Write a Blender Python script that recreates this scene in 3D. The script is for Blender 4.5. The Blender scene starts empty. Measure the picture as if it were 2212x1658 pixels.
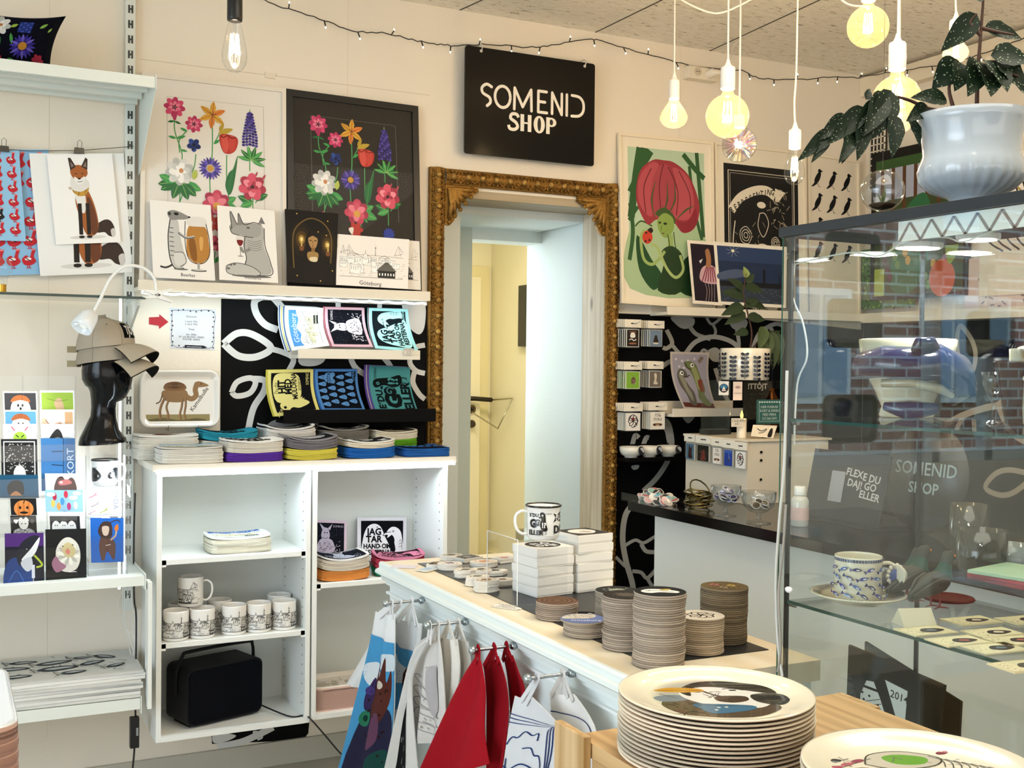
import bpy, bmesh, math, random
from mathutils import Vector, Matrix, noise
from mathutils.geometry import tessellate_polygon
SC = bpy.context.scene; COL = SC.collection
R_ = random.Random(7); PI = math.pi; rad = math.radians
# ---------------------------------------------------------------- camera
F_PX, D, HC = 2450.0, 3.95, 1.43
yaw, pit, rol = rad(26.6), rad(-1.0), rad(.62)
FW = Vector((math.sin(yaw)*math.cos(pit), math.cos(yaw)*math.cos(pit), math.sin(pit)))
_r = Vector((math.cos(yaw), -math.sin(yaw), 0)); _u = _r.cross(FW)
RT = _r*math.cos(rol)+_u*math.sin(rol); UP = -_r*math.sin(rol)+_u*math.cos(rol)
CAM = Vector((0, -D, HC))
cam = bpy.data.cameras.new('camera'); co = bpy.data.objects.new('camera', cam); COL.objects.link(co)
cam.sensor_width = 36; cam.lens = 36*F_PX/2212; cam.clip_start = .05
co.matrix_world = Matrix(((RT.x, UP.x, -FW.x, CAM.x), (RT.y, UP.y, -FW.y, CAM.y), (RT.z, UP.z, -FW.z, CAM.z), (0, 0, 0, 1)))
SC.camera = co
def _at(ax, px, py, v):
    d = RT*((px-1106)/F_PX)+UP*((829-py)/F_PX)+FW
    return CAM+d*((v-CAM[ax])/d[ax])
def PX(px, py, x): return _at(0, px, py, x)
def PY(px, py, y): return _at(1, px, py, y)
def PZ(px, py, z): return _at(2, px, py, z)
# ---------------------------------------------------------------- world, render look
SC.view_settings.view_transform = 'Standard'; SC.view_settings.look = 'None'
SC.view_settings.exposure = .12; SC.view_settings.gamma = 1
SC.cycles.use_denoising = True; SC.cycles.max_bounces = 8; SC.cycles.diffuse_bounces = 4
SC.cycles.transparent_max_bounces = 24; SC.cycles.caustics_reflective = False; SC.cycles.caustics_refractive = False
SC.cycles.sample_clamp_indirect = 6
w = bpy.data.worlds.new('sky'); SC.world = w; w.use_nodes = True
nt = w.node_tree; bg = nt.nodes['Background']
tc = nt.nodes.new('ShaderNodeTexCoord'); sx = nt.nodes.new('ShaderNodeSeparateXYZ'); cr = nt.nodes.new('ShaderNodeValToRGB')
nt.links.new(tc.outputs['Generated'], sx.inputs[0]); nt.links.new(sx.outputs['Z'], cr.inputs[0]); nt.links.new(cr.outputs[0], bg.inputs[0])
cr.color_ramp.elements[0].color = (.72, .86, 1, 1); cr.color_ramp.elements[1].color = (.42, .66, 1, 1)
bg.inputs[1].default_value = 4.6
def light(name, kind, loc, energy, color, size=.1, size_y=None, look=None, spread=None):
    l = bpy.data.lights.new(name, kind); l.energy = energy; l.color = color
    if kind == 'AREA':
        l.size = size
        if size_y: l.shape = 'RECTANGLE'; l.size_y = size_y
        if spread: l.spread = rad(spread)
    else: l.shadow_soft_size = size
    o = bpy.data.objects.new(name, l); COL.objects.link(o); o.location = loc
    if look is not None: o.rotation_euler = Vector(look).to_track_quat('-Z', 'Z' if abs(Vector(look).normalized().z) < .9 else 'Y').to_euler()
    return o
DAY = (.88, .96, 1.0); WARM = (1.0, .74, .46); COOL = (.78, .92, 1.0)
light('window_daylight_left', 'AREA', (-2.45, -3.0, 1.75), 38, DAY, 3.0, 1.7, (1, .1, .12))
light('window_daylight_front', 'AREA', (.6, -6.3, 1.45), 64, (1, .97, .92), 6.0, 2.6, (0, 1, .18))
light('led_under_ledge', 'AREA', (1.06, -.122, 1.636), 1.0, (.70, .88, 1), 1.0, .02, (0, .25, -1))
light('led_under_display_shelf', 'AREA', (1.08, -.325, 1.082), 2.6, COOL, .98, .02, (0, .1, -1))
light('led_upright', 'AREA', (.50, -.12, 1.0), 8, COOL, .03, 1.25, (-.9, -.25, 0))
light('shop_ceiling_lamp', 'AREA', (1.6, -2.6, 2.72), 30, (1, .91, .77), 1.6, 1.6, (0, 0, -1))
light('corridor_lamp', 'AREA', (2.9, 1.9, 2.5), 24, (1, .88, .66), .5, .5, (0, 0, -1))
light('passage_fill', 'AREA', (1.95, 1.5, 1.7), 16, (.80, .93, 1), .5, 1.4, (.5, -1, -.1))  # added cool fill hidden behind the passage wall to brighten the jamb, no window there
# ---------------------------------------------------------------- colours and materials
def lin(h):
    if not isinstance(h, str): return h
    h = h.lstrip('#')
    if len(h) == 3: h = ''.join(c*2 for c in h)
    o = []
    for i in (0, 2, 4):
        c = int(h[i:i+2], 16)/255
        o.append(c/12.92 if c <= .04045 else ((c+.055)/1.055)**2.4)
    return (o[0], o[1], o[2], 1)
M = {}
def mat(name, rough=.5, metal=0, spec=.5, bump=0, bscale=60, vary=0, vscale=8, coat=0, rnd=0):
    m = bpy.data.materials.new(name); m.use_nodes = True; t = m.node_tree; b = t.nodes['Principled BSDF']
    a = t.nodes.new('ShaderNodeAttribute'); a.attribute_name = 'Col'; out = a.outputs['Color']
    co_ = t.nodes.new('ShaderNodeTexCoord')
    if vary:
        n = t.nodes.new('ShaderNodeTexNoise'); n.inputs['Scale'].default_value = vscale; n.inputs['Detail'].default_value = 6
        t.links.new(co_.outputs['Object'], n.inputs['Vector'])
        r = t.nodes.new('ShaderNodeMapRange'); r.inputs[3].default_value = 1-vary; r.inputs[4].default_value = 1+vary*.5
        t.links.new(n.outputs['Fac'], r.inputs[0])
        mx = t.nodes.new('ShaderNodeMix'); mx.data_type = 'RGBA'; mx.blend_type = 'MULTIPLY'; mx.inputs[0].default_value = 1
        t.links.new(out, mx.inputs[6]); t.links.new(r.outputs[0], mx.inputs[7]); out = mx.outputs[2]
    if rnd:
        n = t.nodes.new('ShaderNodeObjectInfo'); r = t.nodes.new('ShaderNodeMapRange'); r.inputs[3].default_value = 1-rnd; r.inputs[4].default_value = 1+rnd*.35
        t.links.new(n.outputs['Random'], r.inputs[0]); mx = t.nodes.new('ShaderNodeMix'); mx.data_type = 'RGBA'; mx.blend_type = 'MULTIPLY'; mx.inputs[0].default_value = 1
        t.links.new(out, mx.inputs[6]); t.links.new(r.outputs[0], mx.inputs[7]); out = mx.outputs[2]
    t.links.new(out, b.inputs['Base Color'])
    b.inputs['Roughness'].default_value = rough; b.inputs['Metallic'].default_value = metal
    b.inputs['Specular IOR Level'].default_value = spec; b.inputs['Coat Weight'].default_value = coat
    if bump:
        n = t.nodes.new('ShaderNodeTexNoise'); n.inputs['Scale'].default_value = bscale; n.inputs['Detail'].default_value = 4
        t.links.new(co_.outputs['Object'], n.inputs['Vector'])
        bp = t.nodes.new('ShaderNodeBump'); bp.inputs['Strength'].default_value = bump; bp.inputs['Distance'].default_value = .004
        t.links.new(n.outputs['Fac'], bp.inputs['Height']); t.links.new(bp.outputs[0], b.inputs['Normal'])
    M[name] = m; return m
mat('paint', .55, bump=.15, bscale=120, vary=.05, vscale=2)
mat('wallpaint', .7, spec=.3, bump=.25, bscale=70, vary=.06, vscale=1.3)
mat('satin', .35); mat('paper', .6, spec=.3); mat('gloss', .12, coat=.4); mat('glossblack', .14, spec=.3)
mat('fabric', .9, spec=.08, bump=.5, bscale=900, vary=.08, vscale=25, rnd=.16); mat('mural', .6, spec=.12); mat('metal', .25, metal=1); mat('white_metal', .32, vary=.03)
mat('pulp', .85, spec=.12, vary=.12, vscale=60, rnd=.38); mat('ceramic', .15, coat=.5); mat('leaf', .5, spec=.25, vary=.25, vscale=30)
mat('gold', .36, metal=.8, bump=.9, bscale=230, vary=.55, vscale=55)
mat('bird', .6, vary=.25, vscale=40); mat('plastic', .4); mat('blackplastic', .55, spec=.3, bump=.3, bscale=500)
def wood(name, c1, c2, scale=1.0, ax='Z', rough=.5, kn=.7):
    m = bpy.data.materials.new(name); m.use_nodes = True; t = m.node_tree; b = t.nodes['Principled BSDF']
    c = t.nodes.new('ShaderNodeTexCoord'); mp = t.nodes.new('ShaderNodeMapping')
    s = {'X': (.25, 6, 6), 'Y': (6, .25, 6), 'Z': (6, 6, .25)}[ax]; mp.inputs['Scale'].default_value = s
    n = t.nodes.new('ShaderNodeTexNoise'); n.inputs['Scale'].default_value = 3*scale; n.inputs['Detail'].default_value = 5; n.inputs['Distortion'].default_value = 1.2
    wv = t.nodes.new('ShaderNodeTexWave'); wv.inputs['Scale'].default_value = 1.1*scale; wv.inputs['Distortion'].default_value = 9; wv.inputs['Detail'].default_value = 3
    wv.bands_direction = 'Y' if ax == 'X' else 'X'
    v = t.nodes.new('ShaderNodeTexVoronoi'); v.inputs['Scale'].default_value = 1.1
    mp2 = t.nodes.new('ShaderNodeMapping'); mp2.inputs['Scale'].default_value = {'X': (3, 8, 8), 'Y': (8, 3, 8), 'Z': (8, 8, 3)}[ax]
    t.links.new(c.outputs['Object'], mp.inputs[0]); t.links.new(c.outputs['Object'], mp2.inputs[0])
    t.links.new(mp.outputs[0], n.inputs['Vector']); t.links.new(mp.outputs[0], wv.inputs['Vector']); t.links.new(mp2.outputs[0], v.inputs['Vector'])
    ad = t.nodes.new('ShaderNodeMath'); ad.operation = 'MULTIPLY_ADD'; ad.inputs[1].default_value = .3
    t.links.new(wv.outputs['Fac'], ad.inputs[0]); ml = t.nodes.new('ShaderNodeMath'); ml.operation = 'MULTIPLY'; ml.inputs[1].default_value = .8
    t.links.new(n.outputs['Fac'], ml.inputs[0]); t.links.new(ml.outputs[0], ad.inputs[2])
    r = t.nodes.new('ShaderNodeValToRGB'); r.color_ramp.elements[0].position = .25; r.color_ramp.elements[0].color = lin(c2); r.color_ramp.elements[1].position = .75; r.color_ramp.elements[1].color = lin(c1)
    t.links.new(ad.outputs[0], r.inputs[0])
    k = t.nodes.new('ShaderNodeValToRGB'); k.color_ramp.elements[0].position = .05; k.color_ramp.elements[0].color = (.12, .07, .03, 1); k.color_ramp.elements[1].position = .13; k.color_ramp.elements[1].color = (1, 1, 1, 1)
    t.links.new(v.outputs['Distance'], k.inputs[0]); mx = t.nodes.new('ShaderNodeMix'); mx.data_type = 'RGBA'; mx.blend_type = 'MULTIPLY'; mx.inputs[0].default_value = kn
    t.links.new(r.outputs[0], mx.inputs[6]); t.links.new(k.outputs[0], mx.inputs[7]); t.links.new(mx.outputs[2], b.inputs['Base Color'])
    b.inputs['Roughness'].default_value = rough; M[name] = m
wood('wood_upright', 'e6dac2', 'b8a27e', 2.4, 'Z'); wood('wood_counter', 'efe4cc', 'e2d2b0', .5, 'Y', .5, 0); wood('wood_stand', 'cfab78', 'a57f4e', 1.6, 'Y', .5, .5); wood('wood_post', 'd2b183', 'ab8650', 2.6, 'Z')
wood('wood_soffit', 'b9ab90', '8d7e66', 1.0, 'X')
def shader(name, build):
    m = bpy.data.materials.new(name); m.use_nodes = True; t = m.node_tree; t.nodes.clear()
    o = t.nodes.new('ShaderNodeOutputMaterial'); t.links.new(build(t), o.inputs[0]); M[name] = m
def _pane(tint, boost, dif=0):
    def b(t):
        tr = t.nodes.new('ShaderNodeBsdfTransparent'); tr.inputs[0].default_value = tint
        g = t.nodes.new('ShaderNodeBsdfGlossy'); g.inputs['Roughness'].default_value = .01
        f = t.nodes.new('ShaderNodeLayerWeight'); f.inputs[0].default_value = .5; q = t.nodes.new('ShaderNodeMath'); q.operation = 'POWER'; q.inputs[1].default_value = 4.6
        m = t.nodes.new('ShaderNodeMath'); m.operation = 'MULTIPLY_ADD'; m.inputs[1].default_value = min(.9, .6+.12*boost); m.inputs[2].default_value = .04*boost; m.use_clamp = True
        t.links.new(f.outputs['Facing'], q.inputs[0])
        x = t.nodes.new('ShaderNodeMixShader'); t.links.new(q.outputs[0], m.inputs[0]); t.links.new(m.outputs[0], x.inputs[0])
        t.links.new(tr.outputs[0], x.inputs[1]); t.links.new(g.outputs[0], x.inputs[2])
        if not dif: return x.outputs[0]
        d = t.nodes.new('ShaderNodeBsdfTranslucent'); d.inputs[0].default_value = (1, .84, .5, 1); y = t.nodes.new('ShaderNodeMixShader'); y.inputs[0].default_value = dif
        t.links.new(x.outputs[0], y.inputs[1]); t.links.new(d.outputs[0], y.inputs[2]); return y.outputs[0]
    return b
shader('pane', _pane((.96, .99, .98, 1), 1.45)); shader('clear', _pane((.97, .98, .98, 1), 1.2)); shader('amber', _pane((1, .90, .70, 1), 1.0, .05))
shader('green_edge', _pane((.10, .32, .24, 1), 1.5)); shader('window_glass', _pane((1, 1, 1, 1), .6)); shader('goblet', _pane((.90, .93, .95, 1), 2.2))
shader('poster_glass', _pane((1, 1, 1, 1), .15)); shader('clear_plastic', _pane((.985, .99, .995, 1), .9))
def emit(name, col, s):
    def b(t):
        e = t.nodes.new('ShaderNodeEmission'); e.inputs[0].default_value = (*col, 1); e.inputs[1].default_value = s; return e.outputs[0]
    shader(name, b)
emit('led', (.86, .96, 1), 5); emit('filament', (1, .72, .38), 45); emit('fairy', (1, .86, .6), 8); emit('puck', (1, .97, .9), 14); emit('flame', (1, .62, .12), 3)
def _ceil():
    m = bpy.data.materials.new('ceiling_board'); m.use_nodes = True; t = m.node_tree; b = t.nodes['Principled BSDF']
    c = t.nodes.new('ShaderNodeTexCoord'); mp = t.nodes.new('ShaderNodeMapping'); mp.inputs['Scale'].default_value = (9, 30, 1); mp.inputs['Rotation'].default_value = (0, 0, .25)
    t.links.new(c.outputs['Object'], mp.inputs[0]); n = t.nodes.new('ShaderNodeTexNoise'); n.inputs['Scale'].default_value = 2.6; n.inputs['Detail'].default_value = 9; n.inputs['Roughness'].default_value = .68; n.inputs['Distortion'].default_value = .6
    t.links.new(mp.outputs[0], n.inputs['Vector']); r = t.nodes.new('ShaderNodeValToRGB'); e = r.color_ramp.elements
    e[0].position = .33; e[0].color = (.12, .10, .08, 1); e[1].position = .41; e[1].color = lin('f3ecdc'); q = e.new(.60); q.color = lin('fdf8ec')
    t.links.new(n.outputs['Fac'], r.inputs[0]); t.links.new(r.outputs[0], b.inputs['Base Color']); b.inputs['Roughness'].default_value = .95
    bp = t.nodes.new('ShaderNodeBump'); bp.inputs['Strength'].default_value = .5; bp.inputs['Distance'].default_value = .01
    t.links.new(n.outputs['Fac'], bp.inputs['Height']); t.links.new(bp.outputs[0], b.inputs['Normal']); M['ceiling_board'] = m
_ceil()
def _brick():
    m = bpy.data.materials.new('brick'); m.use_nodes = True; t = m.node_tree; b = t.nodes['Principled BSDF']
    c = t.nodes.new('ShaderNodeTexCoord'); mp = t.nodes.new('ShaderNodeMapping'); mp.inputs['Rotation'].default_value = (rad(90), 0, 0)
    k = t.nodes.new('ShaderNodeTexBrick'); k.inputs['Color1'].default_value = lin('b5806c'); k.inputs['Color2'].default_value = lin('8f5848'); k.inputs['Mortar'].default_value = lin('d6c9bd')
    k.inputs['Scale'].default_value = 1.0; k.inputs['Brick Width'].default_value = .5; k.inputs['Row Height'].default_value = .16; k.inputs['Mortar Size'].default_value = .02
    t.links.new(c.outputs['Object'], mp.inputs[0]); t.links.new(mp.outputs[0], k.inputs[0]); t.links.new(k.outputs[0], b.inputs['Base Color']); b.inputs['Roughness'].default_value = .9; M['brick'] = m
_brick()
# ---------------------------------------------------------------- mesh builder
I4 = Matrix.Identity(4)
def T(x, y=None, z=0): return Matrix.Translation(Vector(x) if y is None else Vector((x, y, z)))
def RZ(a): return Matrix.Rotation(a, 4, 'Z')
def RX(a): return Matrix.Rotation(a, 4, 'X')
def RY(a): return Matrix.Rotation(a, 4, 'Y')
class MB:
    def __init__(s, M0=None): s.v = []; s.f = []; s.c = []; s.s = []; s.M = M0 or I4
    def add(s, vs, fs, col='fff', sm=False):
        n = len(s.v); s.v += [tuple(s.M @ Vector(p)) for p in vs]; c = lin(col) if not isinstance(col, list) else None
        for i, f in enumerate(fs):
            s.f.append(tuple(n+k for k in f)); s.c.append(c or lin(col[i])); s.s.append(sm)
        return s
    def box(s, x0, x1, y0, y1, z0, z1, col='fff', b=0):
        x0, x1 = min(x0, x1), max(x0, x1); y0, y1 = min(y0, y1), max(y0, y1); z0, z1 = min(z0, z1), max(z0, z1)
        if not b:
            return s.add([(x0, y0, z0), (x1, y0, z0), (x1, y1, z0), (x0, y1, z0), (x0, y0, z1), (x1, y0, z1), (x1, y1, z1), (x0, y1, z1)],
                  [(0, 3, 2, 1), (4, 5, 6, 7), (0, 1, 5, 4), (1, 2, 6, 5), (2, 3, 7, 6), (3, 0, 4, 7)], col)
        bm = bmesh.new(); bmesh.ops.create_cube(bm, size=1)
        for v in bm.verts: v.co = Vector(((x0+x1)/2+v.co.x*(x1-x0), (y0+y1)/2+v.co.y*(y1-y0), (z0+z1)/2+v.co.z*(z1-z0)))
        bmesh.ops.bevel(bm, geom=bm.edges[:], offset=b, segments=2, profile=.6, affect='EDGES')
        bm.verts.index_update(); s.add([v.co for v in bm.verts], [tuple(v.index for v in f.verts) for f in bm.faces], col, False); bm.free(); return s
    def prism(s, poly, z0, z1, col='fff', ax='Z', sm=False):
        n = len(poly)
        def P(p, h): return (p[0], p[1], h) if ax == 'Z' else ((p[0], h, p[1]) if ax == 'Y' else (h, p[0], p[1]))
        vs = [P(p, z0) for p in poly]+[P(p, z1) for p in poly]
        tr = tessellate_polygon([[Vector((p[0], p[1], 0)) for p in poly]])
        s.add(vs, [tuple(reversed(t)) for t in tr]+[tuple(n+k for k in t) for t in tr], col)
        s.add(vs, [(i, (i+1) % n, n+(i+1) % n, n+i) for i in range(n)], col, sm); return s
    def lathe(s, prof, cx=0, cy=0, cz=0, n=24, col='fff', sm=True, cap=True, a0=0, a1=2*PI):
        full = abs(a1-a0-2*PI) < 1e-6; k = n if full else n+1
        vs = [(cx+r*math.cos(a0+(a1-a0)*i/n), cy+r*math.sin(a0+(a1-a0)*i/n), cz+z) for r, z in prof for i in range(k)]
        fs = [(j*k+i, j*k+(i+1) % k, (j+1)*k+(i+1) % k, (j+1)*k+i) for j in range(len(prof)-1) for i in range(n)]
        cl = col if not isinstance(col, list) else [col[j] for j in range(len(prof)-1) for i in range(n)]
        s.add(vs, fs, cl, sm)
        if cap and full:
            c0 = col if not isinstance(col, list) else col[0]; c1 = col if not isinstance(col, list) else col[-1]
            if prof[0][0] > 1e-5: s.add(vs[:k], [tuple(reversed(range(k)))], c0)
            if prof[-1][0] > 1e-5: s.add(vs[-k:], [tuple(range(k))], c1)
        return s
    def cyl(s, p, q, r, col='fff', n=12, r2=None, sm=True): return s.tube([p, q], [r, r if r2 is None else r2], col, n, sm)
    def tube(s, pts, r, col='fff', n=8, sm=True, cap=True, flat=1.0, up=None):
        pts = [Vector(p) for p in pts]; m = len(pts); rr = r if isinstance(r, (list, tuple)) else [r]*m
        t0 = (pts[1]-pts[0]).normalized(); a = (up and Vector(up)) or (Vector((0, 0, 1)) if abs(t0.z) < .9 else Vector((1, 0, 0)))
        vs = []
        for i, p in enumerate(pts):
            t = (pts[min(i+1, m-1)]-pts[max(i-1, 0)]).normalized(); x = a.cross(t)
            if x.length < 1e-6: x = Vector((1, 0, 0))
            x.normalize(); y = t.cross(x); a = y
            ri = rr[i]; ra, rb = ri if isinstance(ri, (tuple, list)) else (ri, ri*flat)
            vs += [p+x*(ra*math.cos(2*PI*k/n))+y*(rb*math.sin(2*PI*k/n)) for k in range(n)]
        fs = [(j*n+i, j*n+(i+1) % n, (j+1)*n+(i+1) % n, (j+1)*n+i) for j in range(m-1) for i in range(n)]
        s.add(vs, fs, col, sm)
        if cap: s.add(vs[:n], [tuple(reversed(range(n)))], col, sm); s.add(vs[-n:], [tuple(range(n))], col, sm)
        return s
    def ball(s, c, r, col='fff', n=14, sc=(1, 1, 1)):
        m = n//2; vs = [(c[0]+sc[0]*r*math.sin(PI*j/m)*math.cos(2*PI*i/n), c[1]+sc[1]*r*math.sin(PI*j/m)*math.sin(2*PI*i/n), c[2]-sc[2]*r*math.cos(PI*j/m)) for j in range(m+1) for i in range(n)]
        return s.add(vs, [(j*n+i, j*n+(i+1) % n, (j+1)*n+(i+1) % n, (j+1)*n+i) for j in range(m) for i in range(n)], col, True)
    def grid(s, fn, nu, nv, col='fff', sm=True, thick=0):
        vs = [fn(i/nu, j/nv) for j in range(nv+1) for i in range(nu+1)]; w = nu+1
        fs = [(j*w+i, j*w+i+1, (j+1)*w+i+1, (j+1)*w+i) for j in range(nv) for i in range(nu)]
        return s.add(vs, fs, col, sm)
    def build(s, name, m='satin', parent=None, org=None):
        me = bpy.data.meshes.new(name); o0 = Vector(org) if org is not None else Vector((0, 0, 0))
        me.from_pydata([tuple(Vector(p)-o0) for p in s.v] if org is not None else s.v, [], s.f); me.update()
        ca = me.color_attributes.new('Col', 'FLOAT_COLOR', 'CORNER'); buf = []
        for p, c in zip(me.polygons, s.c): buf += list(c)*p.loop_total
        ca.data.foreach_set('color', buf); me.polygons.foreach_set('use_smooth', s.s)
        me.materials.append(M[m] if isinstance(m, str) else m); me.update()
        o = bpy.data.objects.new(name, me); COL.objects.link(o)
        if org is not None: o.location = o0
        if parent is not None:
            o.parent = parent
            if parent.get('_b'): o.matrix_parent_inverse = Matrix.Translation(-Vector(parent['_b']))
        return o
def thing(name, label, cat, base, group=None):
    o = bpy.data.objects.new(name, None); COL.objects.link(o); o.empty_display_size = .05; o.location = base; o['_b'] = list(base)
    o['label'] = label; o['category'] = cat
    if group: o['group'] = group
    return o
def tag(o, label, cat, group=None, kind=None):
    o['label'] = label; o['category'] = cat
    if group: o['group'] = group
    if kind: o['kind'] = kind
    return o
def struct(mb, name, m='wallpaint', parent=None):
    o = mb.build(name, m, parent)
    if parent is None: o['kind'] = 'structure'
    return o
def dup(root, off=(0, 0, 0), rz=0, label=None, group=None):
    r = root.copy(); COL.objects.link(r); r.location = root.location+Vector(off); r.rotation_euler.z += rz
    if label: r['label'] = label
    if group: r['group'] = group
    for ch in list(root.children):
        c = ch.copy(); COL.objects.link(c); c.parent = r; c.matrix_parent_inverse = ch.matrix_parent_inverse
        for g in ch.children: d = g.copy(); COL.objects.link(d); d.parent = c
    return r
# ---------------------------------------------------------------- drawing on surfaces
_tx = {}
def textmesh(s, bold):
    if (s, bold) in _tx: return _tx[(s, bold)]
    cu = bpy.data.curves.new('t', 'FONT'); cu.body = s; cu.size = 1; cu.resolution_u = 2; cu.offset = bold
    o = bpy.data.objects.new('t', cu); COL.objects.link(o); dg = bpy.context.evaluated_depsgraph_get(); me = o.evaluated_get(dg).to_mesh()
    me.calc_loop_triangles(); vs = [(v.co.x, v.co.y) for v in me.vertices]; fs = [tuple(t.vertices) for t in me.loop_triangles]
    o.evaluated_get(dg).to_mesh_clear(); bpy.data.objects.remove(o); bpy.data.curves.remove(cu)
    x0 = min([v[0] for v in vs] or [0]); x1 = max([v[0] for v in vs] or [1]); k = 1/.70
    r = ([((v[0]-x0)*k, v[1]*k) for v in vs], fs, (x1-x0)*k); _tx[(s, bold)] = r; return r
class Art:
    """flat ink layers on a sheet; u to the right, v down, both 0..1; fn(u,v,h) gives the point h metres above the sheet"""
    def __init__(s, mb, fn, asp, bend=0, eps=.00001, h0=.0003): s.mb = mb; s.fn = fn; s.asp = asp; s.bend = bend; s.eps = eps if not bend else .00007; s.h = h0 if not bend else max(h0, .0008); s.hold = 0
    def tris(s, vs, fs, col):
        s.h += s.eps*(.04 if s.hold else 1)
        if s.bend:
            vs = list(vs); st = list(fs); out = []
            while st:
                a, b, c = st.pop(); L = [(math.hypot(vs[i][0]-vs[j][0], vs[i][1]-vs[j][1]), i, j, k) for i, j, k in ((a, b, c), (b, c, a), (c, a, b))]
                m = max(L)
                if m[0] > s.bend:
                    _, i, j, k = m; vs.append(((vs[i][0]+vs[j][0])/2, (vs[i][1]+vs[j][1])/2)); q = len(vs)-1; st += [(i, q, k), (q, j, k)]
                else: out.append((a, b, c))
            fs = out
        s.mb.add([s.fn(u, v, s.h) for u, v in vs], fs, col); return s
    def poly(s, pts, col):
        pts = [p for i, p in enumerate(pts) if i == 0 or math.hypot(p[0]-pts[i-1][0], p[1]-pts[i-1][1]) > 1e-6]
        if len(pts) < 3: return s
        return s.tris(pts, tessellate_polygon([[Vector((p[0], p[1], 0)) for p in pts]]), col)
    def rect(s, u0, v0, u1, v1, col): return s.tris([(u0, v0), (u1, v0), (u1, v1), (u0, v1)], [(0, 1, 2), (0, 2, 3)], col)
    def ell(s, u, v, ru, rv, col, rot=0, n=20, a0=0, a1=360):
        p = []
        for i in range(n+(a1-a0 < 360)):
            a = rad(a0+(a1-a0)*i/n); x = ru*math.cos(a); y = rv*math.sin(a); c, d = math.cos(rot), math.sin(rot)
            X, Y = x*c-y*d, x*d+y*c; p.append((u+X, v+Y*s.asp))
        if a1-a0 < 360: p.append((u, v))
        return s.poly(p, col)
    def line(s, pts, w, col, close=False, taper=False):
        if close: pts = list(pts)+[pts[0]]
        P = [Vector((p[0], p[1]/s.asp)) for p in pts]; n = len(P); vs = []
        for i, p in enumerate(P):
            d = P[min(i+1, n-1)]-P[max(i-1, 0)]
            if close and i in (0, n-1): d = P[1]-P[n-2]
            if d.length < 1e-9: d = Vector((1, 0))
            d.normalize(); ww = w*(1-abs(2*i/(n-1)-1)*.85 if taper else 1)/2
            for q in (1, -1): vs.append((p.x-d.y*ww*q, (p.y+d.x*ww*q)*s.asp))
        return s.tris(vs, [t for i in range(n-1) for t in ((2*i, 2*i+1, 2*i+3), (2*i, 2*i+3, 2*i+2))], col)
    def curve(s, pts, w, col, k=5, close=False, taper=False): return s.line(cr_(pts, k, close), w, col, close, taper)
    def blob(s, pts, col, k=4): return s.poly(cr_(pts, k, True), col)
    def text(s, t, u, v, h, col, rot=0, al='c', bold=.0, sx=1.0):
        vs, fs, w = textmesh(t, bold); o = {'c': w/2, 'l': 0, 'r': w}[al]; c, d = math.cos(rot), math.sin(rot); out = []
        for x, y in vs:
            X = (x-o)*h*sx; Y = -y*h+h/2; out.append((u+X*c-Y*d, v+(X*d+Y*c)*s.asp))
        return s.tris(out, fs, col)
def cr_(p, k=5, close=False):
    n = len(p); out = []
    for i in range(n if close else n-1):
        g = (lambda j: p[j % n]) if close else (lambda j: p[max(0, min(n-1, j))])
        a, b, c, d = g(i-1), g(i), g(i+1), g(i+2)
        for t in range(k):
            t /= k; out.append(tuple(.5*((2*b[q])+(-a[q]+c[q])*t+(2*a[q]-5*b[q]+4*c[q]-d[q])*t*t+(-a[q]+3*b[q]-3*c[q]+d[q])*t**3) for q in range(len(b))))
    if not close: out.append(tuple(p[-1]))
    return out
def plane(p0, pu, pv, bend=None, out=None):
    p0, pu, pv = Vector(p0), Vector(pu), Vector(pv); n = pv.cross(pu).normalized()
    if out is not None and n.dot(Vector(out)) < 0: n = -n
    return (lambda u, v, h=0: p0+pu*u+pv*v+n*(h+(bend(u, v) if bend else 0)))
def corners(tl, tr, bl, br):
    return lambda u, v, h=0: (tl*(1-u)+tr*u)*(1-v)+(bl*(1-u)+br*u)*v+(bl-tl).cross(tr-tl).normalized()*h
def sheet(mb, fn, t, col, nu=1, nv=1, edge=None, back=None):
    mb.grid(lambda u, v: fn(u, v, 0), nu, nv, col, nu > 1); mb.grid(lambda u, v: fn(u, v, -t), nu, nv, back or col, nu > 1)
    e = edge or col; m = max(nu, nv)
    for g in (lambda a: (a, 0), lambda a: (a, 1), lambda a: (0, a), lambda a: (1, a)):
        mb.grid(lambda a, b: fn(*g(a), -t*b), m, 1, e, False)
def card(name, fn, asp, t, col, draw=None, parent=None, bend=0, nu=1, nv=1, m='paper', edge=None, label=None, cat=None, group=None, org=None, back=None):
    mb = MB(); sheet(mb, fn, t, col, nu, nv, edge, back)
    if draw: draw(Art(mb, fn, asp, bend))
    if label and org is None: org = fn(.5, 1, 0)
    o = mb.build(name, m, parent, org if parent is None else None)
    if label: tag(o, label, cat, group)
    return o
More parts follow.
